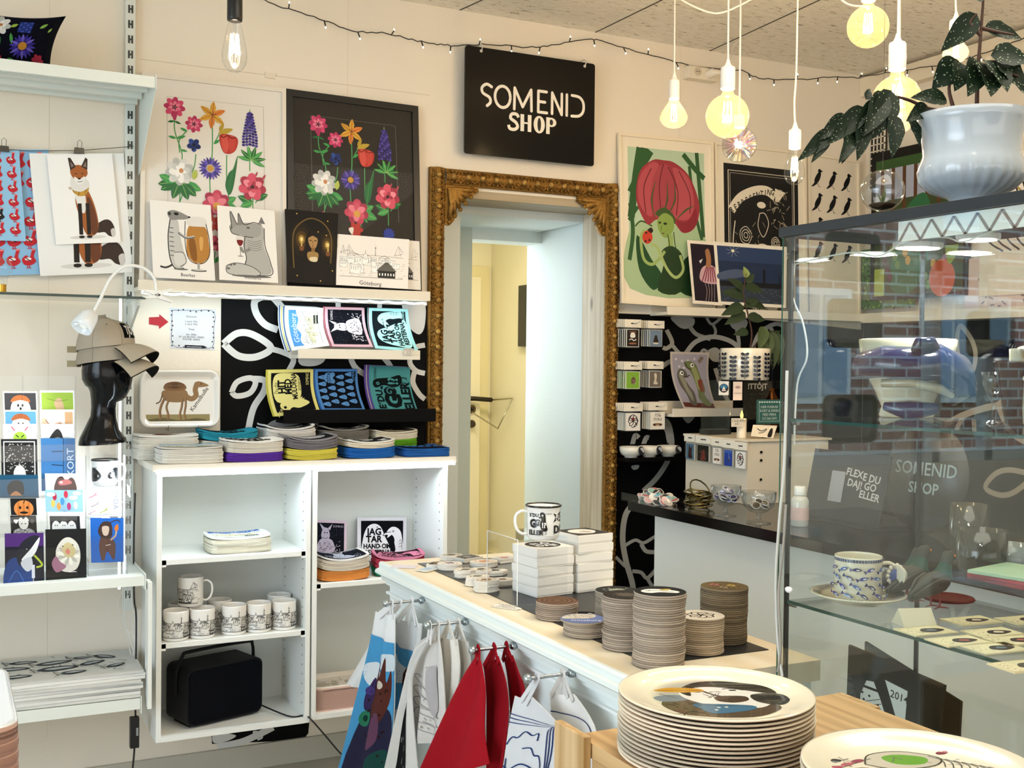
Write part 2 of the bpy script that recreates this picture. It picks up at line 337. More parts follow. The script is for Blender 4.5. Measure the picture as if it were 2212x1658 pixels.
# ---------------------------------------------------------------- the room
XR, ZC = 3.785, 2.765; CREAM = 'efe6d6'; WHT = 'eef0ec'; YL = -6.4; XL = -2.6
b = MB()
for x0, x1, z0, z1 in ((XL, -2.45, 0, ZC), (-2.45, -.55, 0, .98), (-2.45, -.55, 2.5, ZC), (-.55, 1.675, 0, ZC), (1.675, 2.41, 2.09, ZC), (2.41, XR+.1, 0, ZC)): b.box(x0, x1, 0, .2, z0, z1, CREAM)
wb = struct(b, 'wall_back')
struct(MB().box(XR, XR+.1, YL, 0, 0, ZC, CREAM), 'wall_right')
b = MB()
for y0, y1, z0, z1 in ((YL, -4.6, 0, ZC), (-4.6, -1.4, 0, .55), (-4.6, -1.4, 2.55, ZC), (-1.4, 0, 0, ZC)): b.box(XL-.1, XL, y0, y1, z0, z1, CREAM)
struct(b, 'wall_left')
struct(MB().box(XL-.1, XR+.1, YL-.1, YL, 0, ZC, CREAM), 'wall_front')
struct(MB().box(XL-.1, XR+.1, YL-.1, 5.2, -.1, 0, 'b0a99b'), 'floor', 'paint')
b = MB().box(XL-.1, XR+.1, YL-.1, .2, ZC, ZC+.1, 'e0d8c8')
ce = struct(b, 'ceiling', 'ceiling_board')
b = MB()   # open joints between the ceiling boards
for p, q in (((975, 30), (1085, -20)), ((1265, 80), (1450, -10)), ((1515, 118), (1900, -60))):
    p, q = PZ(*p, ZC), PZ(*q, ZC); p.z = q.z = 0; d = (q-p).normalized(); n = Vector((-d.y, d.x, 0))*.004
    b.add([p-n+Vector((0, 0, ZC-.0006)), p+n+Vector((0, 0, ZC-.0006)), q+n+Vector((0, 0, ZC-.0006)), q-n+Vector((0, 0, ZC-.0006))], [(0, 1, 2, 3)], '2b2620')
b.build('ceiling_joint', 'paint', ce)
def wallstrip(pts, y, dz, col, name):   # wall board joints / battens
    struct(MB().box(*pts, y, 0, *dz, col), name)
struct(MB().box(1.0, 1.035, -.006, 0, 2.42, 2.44, 'e9dfcd'), 'trim_1')
b = MB().box(XR-.05, XR, -5.5, -.0, ZC-.10, ZC-.015, 'efe3cb', .004); struct(b, 'trim_2', 'paint')
b = MB().box(-.55, 1.66, -.014, 0, 0, .085, 'bdb9aa', .002); struct(b, 'baseboard_back', 'paint')
b = MB()
for z in (2.43,): b.box(.58, 1.62, -.0008, 0, z, z+.002, 'cfc5b2')
for x, z in ((.3, .2), (1.30, 1.66), (2.75, 1.66)): b.box(x, x+.0015, -.0008, 0, z, ZC, 'ded4c2')
b.build('wall_joint', 'paint', wb)
b = MB()
for y in (-.6, -1.2, -1.8, -2.4): b.box(XR-.012, XR, y-.02, y+.02, 1.7, ZC-.1, 'efe6d6')
b.build('wall_batten', 'paint', bpy.data.objects['wall_right'])
# painted panels with leaf tendrils
MW = 'd9dad8'
def wallart(drawfn, rect, name, parent, fn=None, black='020305'):
    mb = MB(); A = Art(mb, fn or (lambda u, v, h: PY(u, v, -h)), 1, eps=.0001, h0=.0006)
    x0, x1, z0, z1 = rect
    mb.add([(x0, -.0006, z0), (x1, -.0006, z0), (x1, -.0006, z1), (x0, -.0006, z1)], [(0, 1, 2, 3)], black)
    drawfn(A); mb.build(name, 'mural', parent)
def ring(A, pts, wd, col=MW, hole='0b0d12'):   # a leaf outline
    A.curve(pts, wd, col, 6, True)
def m_left(A):
    A.poly([(455, 1560), (668, 1560), (666, 1583), (655, 1597), (560, 1602), (458, 1606)], '020305')
    A.curve([(483, 742), (512, 720), (545, 722), (585, 750), (555, 770), (515, 768), (483, 742)], 15, MW, 8)
    A.curve([(580, 752), (610, 760), (634, 775), (622, 805), (618, 830)], 12, MW)
    A.curve([(600, 712), (572, 700), (553, 675), (552, 648), (585, 640), (610, 665)], 15, MW)
    A.curve([(500, 848), (512, 825), (540, 816), (552, 826), (540, 848), (512, 855), (500, 846)], 12, MW, 8)
    A.curve([(548, 818), (572, 822), (570, 845), (548, 880), (537, 925), (533, 960)], 14, MW)
    A.blob([(648, 770), (700, 764), (700, 780), (680, 790), (650, 788)], MW)
    A.blob([(575, 925), (590, 908), (630, 903), (660, 908), (660, 922), (640, 935), (600, 940)], 'a9a9a7')
    A.curve([(752, 770), (748, 740), (765, 790), (800, 815)], 12, MW); A.curve([(800, 815), (845, 800), (820, 765), (790, 768)], 12, MW)
    A.blob([(870, 650), (915, 648), (918, 700), (905, 722), (880, 700)], MW)
    A.curve([(918, 745), (895, 752), (885, 780), (898, 800), (918, 806)], 11, MW); A.curve([(896, 800), (892, 825), (905, 850), (918, 862)], 11, MW)
    A.curve([(730, 652), (735, 690), (760, 740)], 11, MW); A.curve([(820, 650), (818, 700), (800, 740)], 10, MW)
    A.curve([(470, 1612), (520, 1602), (560, 1585), (590, 1570)], 14, MW, 4); A.curve([(553, 1590), (548, 1580), (562, 1582), (566, 1592), (556, 1597)], 4, MW)
    A.blob([(460, 1583), (480, 1582), (510, 1588), (490, 1600), (462, 1604)], MW)
    A.curve([(700, 880), (680, 920), (690, 960)], 12, MW)
def m_right(A):
    A.blob([(1450, 684), (1497, 686), (1497, 704), (1478, 710), (1462, 702)], '9fa09c'); A.curve([(1490, 705), (1505, 722), (1535, 732)], 9, '8f908c')
    A.curve([(1525, 683), (1538, 700), (1560, 684)], 6, '8f908c'); A.curve([(1540, 700), (1546, 715), (1542, 728)], 6, '8f908c')
    A.curve([(1478, 768), (1500, 740), (1530, 728), (1560, 730), (1590, 745), (1610, 780)], 10, '9fa09c', 6)
    A.blob([(1527, 760), (1545, 750), (1560, 762), (1562, 778), (1540, 780)], '9fa09c'); A.curve([(1512, 765), (1520, 755), (1530, 762)], 6, '9fa09c')
    A.blob([(1578, 690), (1612, 690), (1612, 706), (1596, 714), (1580, 706)], '9fa09c'); A.curve([(1592, 712), (1596, 740), (1594, 760)], 8, '9fa09c')
    A.curve([(1440, 712), (1452, 740), (1440, 752), (1432, 750)], 9, '9fa09c'); A.curve([(1452, 745), (1465, 760), (1478, 770)], 8, '9fa09c')
    A.curve([(1432, 790), (1450, 780), (1460, 790)], 10, '9fa09c'); A.curve([(1545, 795), (1560, 840), (1575, 870)], 9, '9fa09c')
    A.curve([(1624, 760), (1640, 720), (1672, 700), (1690, 702)], 9, '9fa09c'); A.curve([(1660, 700), (1678, 730), (1690, 740)], 8, '9fa09c')
    A.curve([(1436, 920), (1448, 950), (1444, 990), (1420, 1030), (1390, 1060)], 11, '8a8b88', 6)
    A.blob([(1435, 905), (1450, 915), (1457, 960), (1442, 958)], '9fa09c')
    A.curve([(1366, 960), (1372, 940), (1380, 945)], 10, '9fa09c'); A.curve([(1390, 960), (1396, 945), (1402, 945)], 10, '9fa09c')
    A.blob([(1364, 1006), (1380, 1004), (1378, 1012), (1368, 1014)], '9fa09c'); A.blob([(1474, 898), (1496, 896), (1500, 902), (1486, 914)], '8a8b88')
    A.curve([(1374, 1082), (1352, 1110), (1345, 1160), (1352, 1210), (1366, 1260), (1370, 1300)], 12, 'a2a3a0', 7)
    A.curve([(1350, 1178), (1372, 1166), (1390, 1172), (1412, 1160), (1430, 1150)], 7, 'a2a3a0'); A.curve([(1385, 1174), (1396, 1190), (1420, 1192)], 9, 'a2a3a0')
    A.curve([(1330, 1202), (1350, 1222), (1360, 1226)], 7, 'a2a3a0'); A.curve([(1366, 1233), (1385, 1236), (1398, 1248), (1418, 1228)], 8, 'a2a3a0'); A.curve([(1398, 1248), (1410, 1266), (1425, 1272)], 8, 'a2a3a0')
wallart(m_left, (.853, 1.62, .24, 1.645), 'painted_mural', wb)
wallart(m_right, (2.45, XR-.001, .0, 1.642), 'painted_mural', wb)
rw = bpy.data.objects['wall_right']
mb = MB(); mb.add([(XR-.0006, -.001, 0), (XR-.0006, -.001, 1.64), (XR-.0006, -3.6, 1.64), (XR-.0006, -3.6, 0)], [(0, 1, 2, 3)], '030406')
A = Art(mb, lambda u, v, h: Vector((XR-.0006-h, -u, v)), 1, eps=.0001)
def leafring(u, v, L, a, wd=.022):
    c, s_ = math.cos(a), math.sin(a); P = [(0, 0), (.3, .2), (.65, .19), (1, 0), (.65, -.19), (.3, -.2)]
    A.curve([(u+L*(x*c-y*s_), v+L*(x*s_+y*c)) for x, y in P], wd, 'b9ae9c', 6, True)
for u, v, L, a in ((.35, 1.35, .2, .5), (.62, 1.42, .2, 1.9), (.95, 1.15, .24, 2.5), (1.15, 1.38, .2, .8), (1.5, 1.28, .22, 1.2), (1.62, 1.02, .24, 2.8), (1.95, 1.24, .26, .2), (2.2, 1.0, .22, 1.3), (2.4, 1.42, .2, 2.2), (.7, .95, .22, .3), (1.3, .98, .22, 1.9)): leafring(u, v, L, a)
A.curve([(.2, .9), (.5, 1.2), (.9, 1.3), (1.3, 1.22), (1.8, 1.15), (2.3, 1.3)], .028, 'b9ae9c', 6); A.blob([(1.02, 1.5), (1.16, 1.5), (1.2, 1.35), (1.06, 1.3)], 'c9bda9'); A.blob([(2.0, 1.6), (2.3, 1.6), (2.28, 1.42), (2.1, 1.38)], 'c9bda9')
mb.build('painted_mural', 'mural', rw)
# passage behind the gold frame
b = MB().box(1.4, 1.84, .2, .61, 0, 2.5, 'dfe7e4').box(1.4, 2.08, .61, .75, 0, 2.5, 'c9d0c6').box(1.84, 2.41, .2, .61, 2.03, 2.5, 'e3ecec').box(2.08, 2.45, .61, .75, 1.98, 2.5, 'dfe7e4').box(2.425, 2.56, .2, .75, 0, 2.5, 'e2edef')
struct(b, 'wall_passage', 'paint')
b = MB().box(2.405, 2.425, .0, .2, 0, 2.09, 'fff'); struct(b, 'trim_3', 'wood_upright')
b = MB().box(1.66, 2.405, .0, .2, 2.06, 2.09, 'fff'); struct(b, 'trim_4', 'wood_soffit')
b = MB().box(1.66, 1.675, 0, .2, 0, 2.06, 'dfe7e4'); struct(b, 'trim_5', 'paint')
YC = 3.35
b = MB().box(3.48, 3.6, .75, YC+.1, 0, 2.7, 'eee6c8').box(1.9, 3.6, YC, YC+.1, 0, 2.7, 'f2ead0').box(1.3, 1.4, .2, YC, 0, 2.7, 'eadfb6').box(2.56, 3.6, .62, .75, 0, 2.7, 'eadfb6').box(1.3, 3.6, .75, YC+.1, 2.7, 2.8, 'f4ecd0')
struct(b, 'wall_corridor', 'paint')
b = MB().box(2.4, 3.46, YC-.02, YC, 0, 2.12, 'e9ddb0', .004); struct(b, 'trim_6', 'paint')
dr = MB().box(2.5, 3.38, YC-.05, YC-.02, .01, 2.04, 'f1e8cc', .003); do = struct(dr, 'door_1', 'paint')
p = PY(1018, 915, YC-.05); k = MB().cyl((p.x, p.y, p.z), (p.x, p.y-.012, p.z), .028, '5a5048').cyl((p.x, p.y-.01, p.z), (p.x, p.y-.05, p.z), .01, '5a5048').cyl((p.x+.01, p.y-.045, p.z), (p.x-.11, p.y-.045, p.z), .009, '5a5048'); k.build('door_handle', 'metal', do)
p = PY(1018, 883, YC-.05); k = MB().cyl((p.x, p.y, p.z), (p.x, p.y-.015, p.z), .030, '6a5c4c', 20).ball((p.x, p.y-.02, p.z), .012, '3a332c'); k.build('lock', 'metal', do)
p = PX(1040, 858, 3.47); k = MB().tube([(3.2, YC-.06, p.z), (3.3, YC-.10, p.z), (3.44, YC-.12, p.z-.01)], .016, '3a3630').tube([(3.44, YC-.12, p.z-.01), (3.46, YC-.4, p.z+.01), (3.4, YC-.3, p.z-.2), (3.3, YC-.1, p.z-.1)], .006, 'b8b09a'); k.build('door_closer', 'metal', do)
b = MB(); a0, a1 = PX(1124, 617, 3.465), PX(1124, 748, 3.465); b.box(3.45, 3.48, a0.y-.62, a0.y, a1.z, a0.z, '141712', .003)
A = Art(b, lambda u, v, h: Vector((3.45-h, a0.y-.62*u, a0.z-(a0.z-a1.z)*v)), .9)
A.blob([(.45, .35), (.6, .25), (.72, .4), (.75, .8), (.5, .85)], 'b9b59c'); A.blob([(.5, .42), (.62, .3), (.66, .6), (.55, .8)], 'd8d6c4')
tag(b.build('framed_painting', 'satin', None, (3.465, a0.y-.3, a1.z)), 'small dark painting hanging in the yellow lit corridor', 'painting')
struct(MB().box(3.46, 3.48, .75, YC, 0, .1, 'efe5bd'), 'baseboard_corridor', 'paint')
# window in the back wall, left of the view, and the street beyond it
b = MB()
for x in (-2.45, -1.86, -1.5, -.6): b.box(x, x+.05, .02, .08, .98, 2.5, 'e8ece8')
for z in (.98, 1.9, 2.45): b.box(-2.45, -.55, .02, .08, z, z+.05, 'e8ece8')
wi = struct(b, 'window_1', 'paint')
MB().box(-2.45, -.55, .045, .05, .98, 2.5).build('pane', 'window_glass', wi)
b = MB()
for y in (-4.6, -3.55, -2.5, -1.45): b.box(XL-.07, XL-.02, y, y+.05, .55, 2.55, 'e8ece8')
for z in (.55, 2.5): b.box(XL-.07, XL-.02, -4.6, -1.4, z, z+.05, 'e8ece8')
wi = struct(b, 'window_2', 'paint'); MB().box(XL-.05, XL-.045, -4.6, -1.4, .55, 2.55).build('pane', 'window_glass', wi)
fb = MB().box(-16, 2, 9, 9.3, -.2, 9, 'fff'); fo = struct(fb, 'building_facade', 'brick')
b = MB()
for x in (-12, -9.3, -6.6, -3.9, -1.2):
    for z in (.9, 3.6):
        b.box(x, x+1.2, 8.93, 9.0, z, z+1.7, 'f2f2ee'); b.box(x+.1, x+.55, 8.90, 8.93, z+.1, z+1.6, '9db4c4'); b.box(x+.65, x+1.1, 8.90, 8.93, z+.1, z+1.6, '9db4c4')
b.build('window', 'satin', fo)
struct(MB().box(-30, 30, 5.2, 30, -.3, -.15, '5f8a3c').box(-30, XL-.2, -12, 5.2, -.3, -.15, 'a9aca9').box(-2.6, 1.2, .2, 5.2, -.3, -.1, 'a9aca9'), 'ground', 'paint')
# ---------------------------------------------------------------- gilt frame round the passage
GX0, GX1, GZ, GW = 1.618, 2.452, 2.163, .062
gf = thing('gilt_frame', 'tall carved gilt frame standing round the passage opening', 'frame', ((GX0+GX1)/2, -.02, 0))
G1 = '9a7234'
def gilt_member(p0, p1, wd, nrm):
    b = MB(); d = (p1-p0); L = d.length; d.normalize(); s_ = Vector(nrm)
    prof = [(0, .0), (0, .012), (.08, .022), (.16, .016), (.28, .026), (.5, .034), (.72, .026), (.86, .016), (.95, .02), (1, .012), (1, 0)]
    b.add([p+s_*(a*wd)+Vector((0, -h, 0)) for p in (p0, p1) for a, h in prof], [(i, i+1, len(prof)+i+1, len(prof)+i) for i in range(len(prof)-1)], G1, True)
    n = max(2, int(L/.058))
    for i in range(n):
        c = p0+d*(L*(i+.5)/n)+s_*wd*.5+Vector((0, -.032, 0))
        b.ball(c, .0125, 'c49a52', 10); 
        for k in range(7):
            a = 2*PI*k/7+i*.7; e = c+(d*math.cos(a)+s_*math.sin(a))*.021; b.ball(e+Vector((0, .005, 0)), .0065, '86602a', 6, (1.1, .8, 1.1))
        for q in (-1, 1):
            if (i, q) in ((0, -1), (n-1, 1)): continue
            P = [c+d*(.029*q)+s_*(wd*.36*math.cos(t))+d*(.012*math.sin(t)*q)+Vector((0, .006, 0)) for t in (0, .9, 1.8, 2.7, 3.6)]
            b.tube(P, [.0035, .005, .0045, .004, .002], '94692c', 6)
    return b
gilt_member(Vector((GX0, 0, 0)), Vector((GX0, 0, GZ)), GW, (1, 0, 0)).build('frame_stile', 'gold', gf)
gilt_member(Vector((GX1, 0, 0)), Vector((GX1, 0, GZ)), GW, (-1, 0, 0)).build('frame_stile', 'gold', gf)
gilt_member(Vector((GX0+GW, 0, GZ)), Vector((GX1-GW, 0, GZ)), GW, (0, 0, -1)).build('frame_rail', 'gold', gf)
for sx_, x0 in ((1, GX0+GW), (-1, GX1-GW)):
    b = MB(); z0 = GZ-GW
    P = [(0, 0), (.135, 0), (.138, -.018), (.120, -.03), (.10, -.034), (.088, -.05), (.066, -.054), (.058, -.075), (.048, -.09), (.05, -.11), (.036, -.135), (.02, -.152), (0, -.15)]
    b.prism([(x0+sx_*x*1.0, z0+z) for x, z in P], -.018, -.002, G1, 'Y')
    for k in range(6):
        t = k/5; c = Vector((x0+sx_*(.128-.11*t), -.02, z0-.015-.125*t)); o0 = Vector((x0+sx_*.012, -.022, z0-.012))
        for q in (-.35, 0, .35):
            e = o0.lerp(c, .95-abs(q)*.3)+Vector((sx_*.010*q, 0, .012*q)); m_ = o0.lerp(e, .5)+Vector((sx_*.008, -.008, -.004))
            b.tube([o0, m_, e, e+Vector((sx_*.006, .004, .008))], [.004, .0075, .006, .0025], 'b08440', 7)
        b.ball(c, .009, 'ab8038', 8)
    b.build('corner_ornament', 'gold', gf)
# ---------------------------------------------------------------- cabinets under the display shelf
W2 = 'eceeea'
def cabinet(name, x0, x1, y0, y1, z0, z1, shelves, label, t=.016):
    c = thing(name, label, 'cabinet', ((x0+x1)/2, (y0+y1)/2, z0))
    MB().box(x0, x0+t, y0, y1, z0, z1, W2, .0008).build('side_panel', 'satin', c); sp_ = MB().box(x1-t, x1, y0, y1, z0, z1, W2, .0008).build('side_panel', 'satin', c)
    MB().box(x0+t, x1-t, y0, y1, z0, z0+t, W2).build('bottom_panel', 'satin', c); MB().box(x0+t, x1-t, y0, y1, z1-t, z1, W2).build('top_panel', 'satin', c)
    MB().box(x0+t, x1-t, y1-.004, y1, z0+t, z1-t, 'e2e5e0').build('back_panel', 'satin', c)
    for z in shelves:
        b = MB().box(x0+t, x1-t, y0+.004, y1-.004, z-t, z, W2, .0008)
        b.box(x0+t, x0+t+.014, y0+.004, y0+.010, z-t-.006, z+.001, 'f4f5f2'); b.box(x1-t-.014, x1-t, y0+.004, y0+.010, z-t-.006, z+.001, 'f4f5f2')
        b.build('shelf_board', 'satin', c)
    b = MB()
    for k in range(int((z1-z0-.1)/.032)):
        for yy in (y0+.035, y1-.04): z = z0+.06+.032*k; b.box(x1-t-.0008, x1-t, yy-.002, yy+.002, z-.0025, z+.0025, '50544f')
    b.build('peg_holes', 'satin', sp_)
    return c
cabinet('wall_cabinet', .594, 1.088, -.3, -.004, .232, 1.083, (.804, .541), 'left white open cabinet under the display shelf, with mugs and a black speaker')
cabinet('wall_cabinet', 1.094, 1.580, -.3, -.004, .238, 1.083, (.691,), 'right white open cabinet beside the gilt frame, holding cloth stacks and trays')
tag(MB().box(.575, 1.597, -.335, 0, 1.086, 1.107, 'e9e3d6', .001).build('display_shelf', 'satin', None, (1.08, 0, 1.086)), 'long white display shelf under the cloth stacks, on top of the two cabinets', 'shelf')
def ledge(x0, x1, z, label, col='e9e2d2', d=.12, lip=.022, m='satin'):
    b = MB().box(x0, x1, -d, 0, z-.012, z, col).box(x0, x1, -d-.009, -d, z-.012, z+lip, col, .001 if lip > .01 else 0).box(x0, x1, -.009, 0, z, z+.05, col)
    return tag(b.build('picture_ledge', m, None, ((x0+x1)/2, 0, z)), label, 'shelf')
ledge(.56, 1.578, 1.668, 'long white picture ledge holding the two framed flower posters')
ledge(PY(645, 755, -.11).x, PY(908, 760, -.11).x, PY(780, 768, -.11).z, 'short white ledge holding upright printed dishcloths on the mural', d=.10)
ledge(PY(612, 890, -.10).x, 1.613, PY(760, 905, -.1).z, 'short black ledge holding yellow, blue and teal dishcloths', '030304', .10, .035, 'mural')
ledge(PY(1437, 667, -.11).x, XR-.01, PY(1560, 680, -.11).z+.004, 'white picture ledge right of the gilt frame, under the harbour photo')
ledge(PY(1455, 880, -.11).x, PY(1615, 890, -.11).x, PY(1540, 893, -.11).z, 'small white ledge on the mural holding the two fish print', d=.10)
ledge(PY(1360, 980, -.12).x, PY(1478, 980, -.12).x, PY(1400, 990, -.12).z-.0, 'small black ledge holding three white bowls beside the gilt frame', '030304', .11, .004, 'mural')
def ledstrip(p, q, label, sag=.004, n=60):
    b = MB(); p, q = Vector(p), Vector(q); P = [p.lerp(q, i/n)+Vector((0, 0, -sag*abs(math.sin(i*.8)))) for i in range(n+1)]
    b.tube(P, .0042, 'fff', 6); tag(b.build('led_strip', 'led', None, (p+q)/2), label, 'light strip')
ledstrip((.57, -.128, 1.650), (1.562, -.128, 1.648), 'glowing white led strip stuck under the long picture ledge')
ledstrip((.585, -.338, 1.083), (1.59, -.338, 1.083), 'glowing white led strip along the front of the display shelf', .002)
# slotted upright, side panel with led strip, left shelves
up = thing('slotted_upright', 'white slotted metal upright on the wall at left', 'shelf upright', (.55, 0, .6))
b = MB().box(.531, .562, -.028, -.001, .60, 2.764, 'dfe4de', .0015); up_ = b.build('rail', 'white_metal', up)
b = MB()
for k in range(44):
    z = .64+k*.0495
    b.box(.5385, .5445, -.0290, -.0278, z, z+.026, '3a3d3a'); b.box(.5485, .5545, -.0290, -.0278, z, z+.026, '3a3d3a'); b.box(.5445, .5485, -.0290, -.0278, z+.010, z+.016, '3a3d3a')
b.build('slots', 'white_metal', up_)
ledstrip((.500, -.17, .70), (.500, -.17, 1.62), 'bright vertical led strip shining beside the slotted upright', .001, 20)
def wshelf(z, y0, x1, label, h=.03, brk=True, col='e6ebe4'):
    s_ = thing('metal_shelf', label, 'shelf', (0, -.02, z))
    b = MB().box(-.45, x1-.004, y0, -.03, z-.004, z, col).box(-.45, x1-.004, y0-.002, y0, z-h, z, col, .0008).box(-.45, x1-.004, y0, y0+.012, z-h, z-h+.002, col)
    for yy in (y0+.11, y0+.22, -.05): b.box(-.45, x1-.01, yy, yy+.02, z-.022, z-.004, col)
    b.build('deck', 'white_metal', s_)
    if brk: MB().prism([(y0-.004, z+.006), (y0-.004, z-h-.004), (y0+.03, z-.055), (-.06, z-.24), (-.029, z-.25), (-.029, z+.006)], x1-.003, x1, col, 'X').build('bracket', 'white_metal', s_)
    else: MB().box(x1-.003, x1, y0-.004, -.03, z-h-.014, z+.006, col).build('bracket', 'white_metal', s_)
    return s_
wshelf(2.292, -.36, .576, 'topmost white metal shelf at left, under the flowered cushion', .034)
wshelf(.768, -.34, .556, 'white metal shelf at left, under the postcard racks', .030, False)
wshelf(.392, -.34, .545, 'lowest white metal shelf at left, under the tea towel pile', .034, False)
MB_ = MB().box(.560, .572, -.36, -.30, .36, .75, 'eef0ea', .001)
tag(MB_.build('shelf_side_board', 'satin', None, (.566, -.33, .36)), 'narrow white upright board between the left shelves and the cabinet', 'board')
g = MB().box(-.45, .556, -.30, -.03, 1.618, 1.626, 'fff'); gs = thing('glass_shelf', 'glass shelf at left that the clip lamp is clamped to', 'shelf', (.1, -.15, 1.618)); g.build('glass_sheet', 'pane', gs)
MB().box(-.45, .557, -.3015, -.2995, 1.618, 1.626, '0e3328').build('front_edge', 'gloss', gs)
MB().prism([(-.25, 1.617), (-.25, 1.600), (-.05, 1.52), (-.029, 1.52), (-.029, 1.617)], .540, .548, 'dfe4e0', 'X').build('bracket', 'white_metal', gs)
# ---------------------------------------------------------------- counter
CX0, CX1, CY0, CY1, CZ = 1.115, 1.530, -2.252, -.885, .86
ct = thing('shop_counter', 'long white panelled counter with a pale wooden top, coasters on it', 'counter', ((CX0+CX1)/2, (CY0+CY1)/2, 0))
MB().box(CX0+.012, CX1, CY0, CY1, CZ-.040, CZ, 'fff').build('worktop', 'wood_counter', ct)
prof = [(CX0+.012, CZ+.001), (CX0+.004, CZ+.001), (CX0, CZ-.004), (CX0+.001, CZ-.016), (CX0-.010, CZ-.020), (CX0-.012, CZ-.028), (CX0+.006, CZ-.040), (CX0+.010, CZ-.052), (CX0+.022, CZ-.058), (CX0+.022, CZ-.066), (CX0+.028, CZ-.068), (CX0+.028, CZ-.022)]
MB().prism(prof, CY0-.001, CY1+.002, 'e9f0ec', 'Y').build('moulding', 'paint', ct)
b = MB().box(CX0+.03, CX1-.02, CY0+.004, CY1-.01, .0, CZ-.022, 'e6ece9')
for z in (.78, .66): b.box(CX0+.022, CX0+.03, CY0+.004, CY1, z-.012, z-.006, 'f2f5f3')
b.build('carcass', 'paint', ct)
MB().box(1.205, 1.486, -2.150, -.958, CZ, CZ+.0018, '1a1c1f').build('display_mat', 'plastic', None, None)
tag(bpy.data.objects['display_mat'], 'dark mat lying along the counter under stickers, boxes and coasters', 'mat')
# ---------------------------------------------------------------- black topped desk on the right
dk = thing('black_top_desk', 'long desk with a black top and plain white front panel', 'desk', (2.6, -1.8, 0))
MB().box(2.262, 2.95, -3.7, -.40, .895, .93, '0b0c0e', .002).build('desktop', 'glossblack', dk)
MB().box(2.33, 2.35, -3.7, -.478, 0, .895, 'e8ebe6').build('front_panel', 'satin', dk)
b = MB().box(2.35, 2.9, -.50, -.48, 0, .895, 'e0e2dc').box(2.35, 2.9, -3.7, -3.68, 0, .895, 'e0e2dc'); b.build('end_panel', 'satin', dk)
for px, py in ((1420, 1108), (1506, 1124), (1606, 1148), (1658, 1157)):
    q = PX(px, py, 2.329); MB().cyl((2.33, q.y, q.z), (2.318, q.y, q.z), .005, '8a8880', 10, .007).build('screw', 'metal', dk)
# ---------------------------------------------------------------- pictures
def quad(tl, tr, bl, br, yt, yb): return corners(PY(*tl, yt), PY(*tr, yt), PY(*bl, yb), PY(*br, yb))
def petals(A, u, v, r, n, col, wd=.4, rot=0, c2=None, l=.55):
    for k in range(n):
        a = 2*PI*k/n+rot; A.ell(u+r*l*math.cos(a), v+r*l*math.sin(a)*A.asp, r*.5, r*wd*.5, col if not c2 or k % 2 else c2, a, 10)
def lf(A, u, v, L, a, col, w=.35, vein=None):
    a = rad(a); c, d = math.cos(a), math.sin(a); P = [(0, 0), (.25, w*.42), (.55, w*.5), (.85, w*.25), (1, 0), (.85, -w*.25), (.55, -w*.5), (.25, -w*.42)]
    A.poly([(u+L*(x*c-y*d), v+L*(x*d+y*c)*A.asp) for x, y in P], col)
    if vein: A.line([(u, v), (u+L*c*.9, v+L*d*.9*A.asp)], .004, vein)
G_, GD, GL = '3f9a52', '1f6a38', '8fc26a'
def rose(A, u, v, r, c='d8506a', d='a92c48', l='ee8fa0'):
    petals(A, u, v, r*1.15, 7, c, .75, .2, d); petals(A, u, v, r*.85, 6, l, .7, .6, c); petals(A, u, v, r*.5, 5, c, .7, .1, d); A.ell(u, v, r*.16, r*.16, '3a0d18')
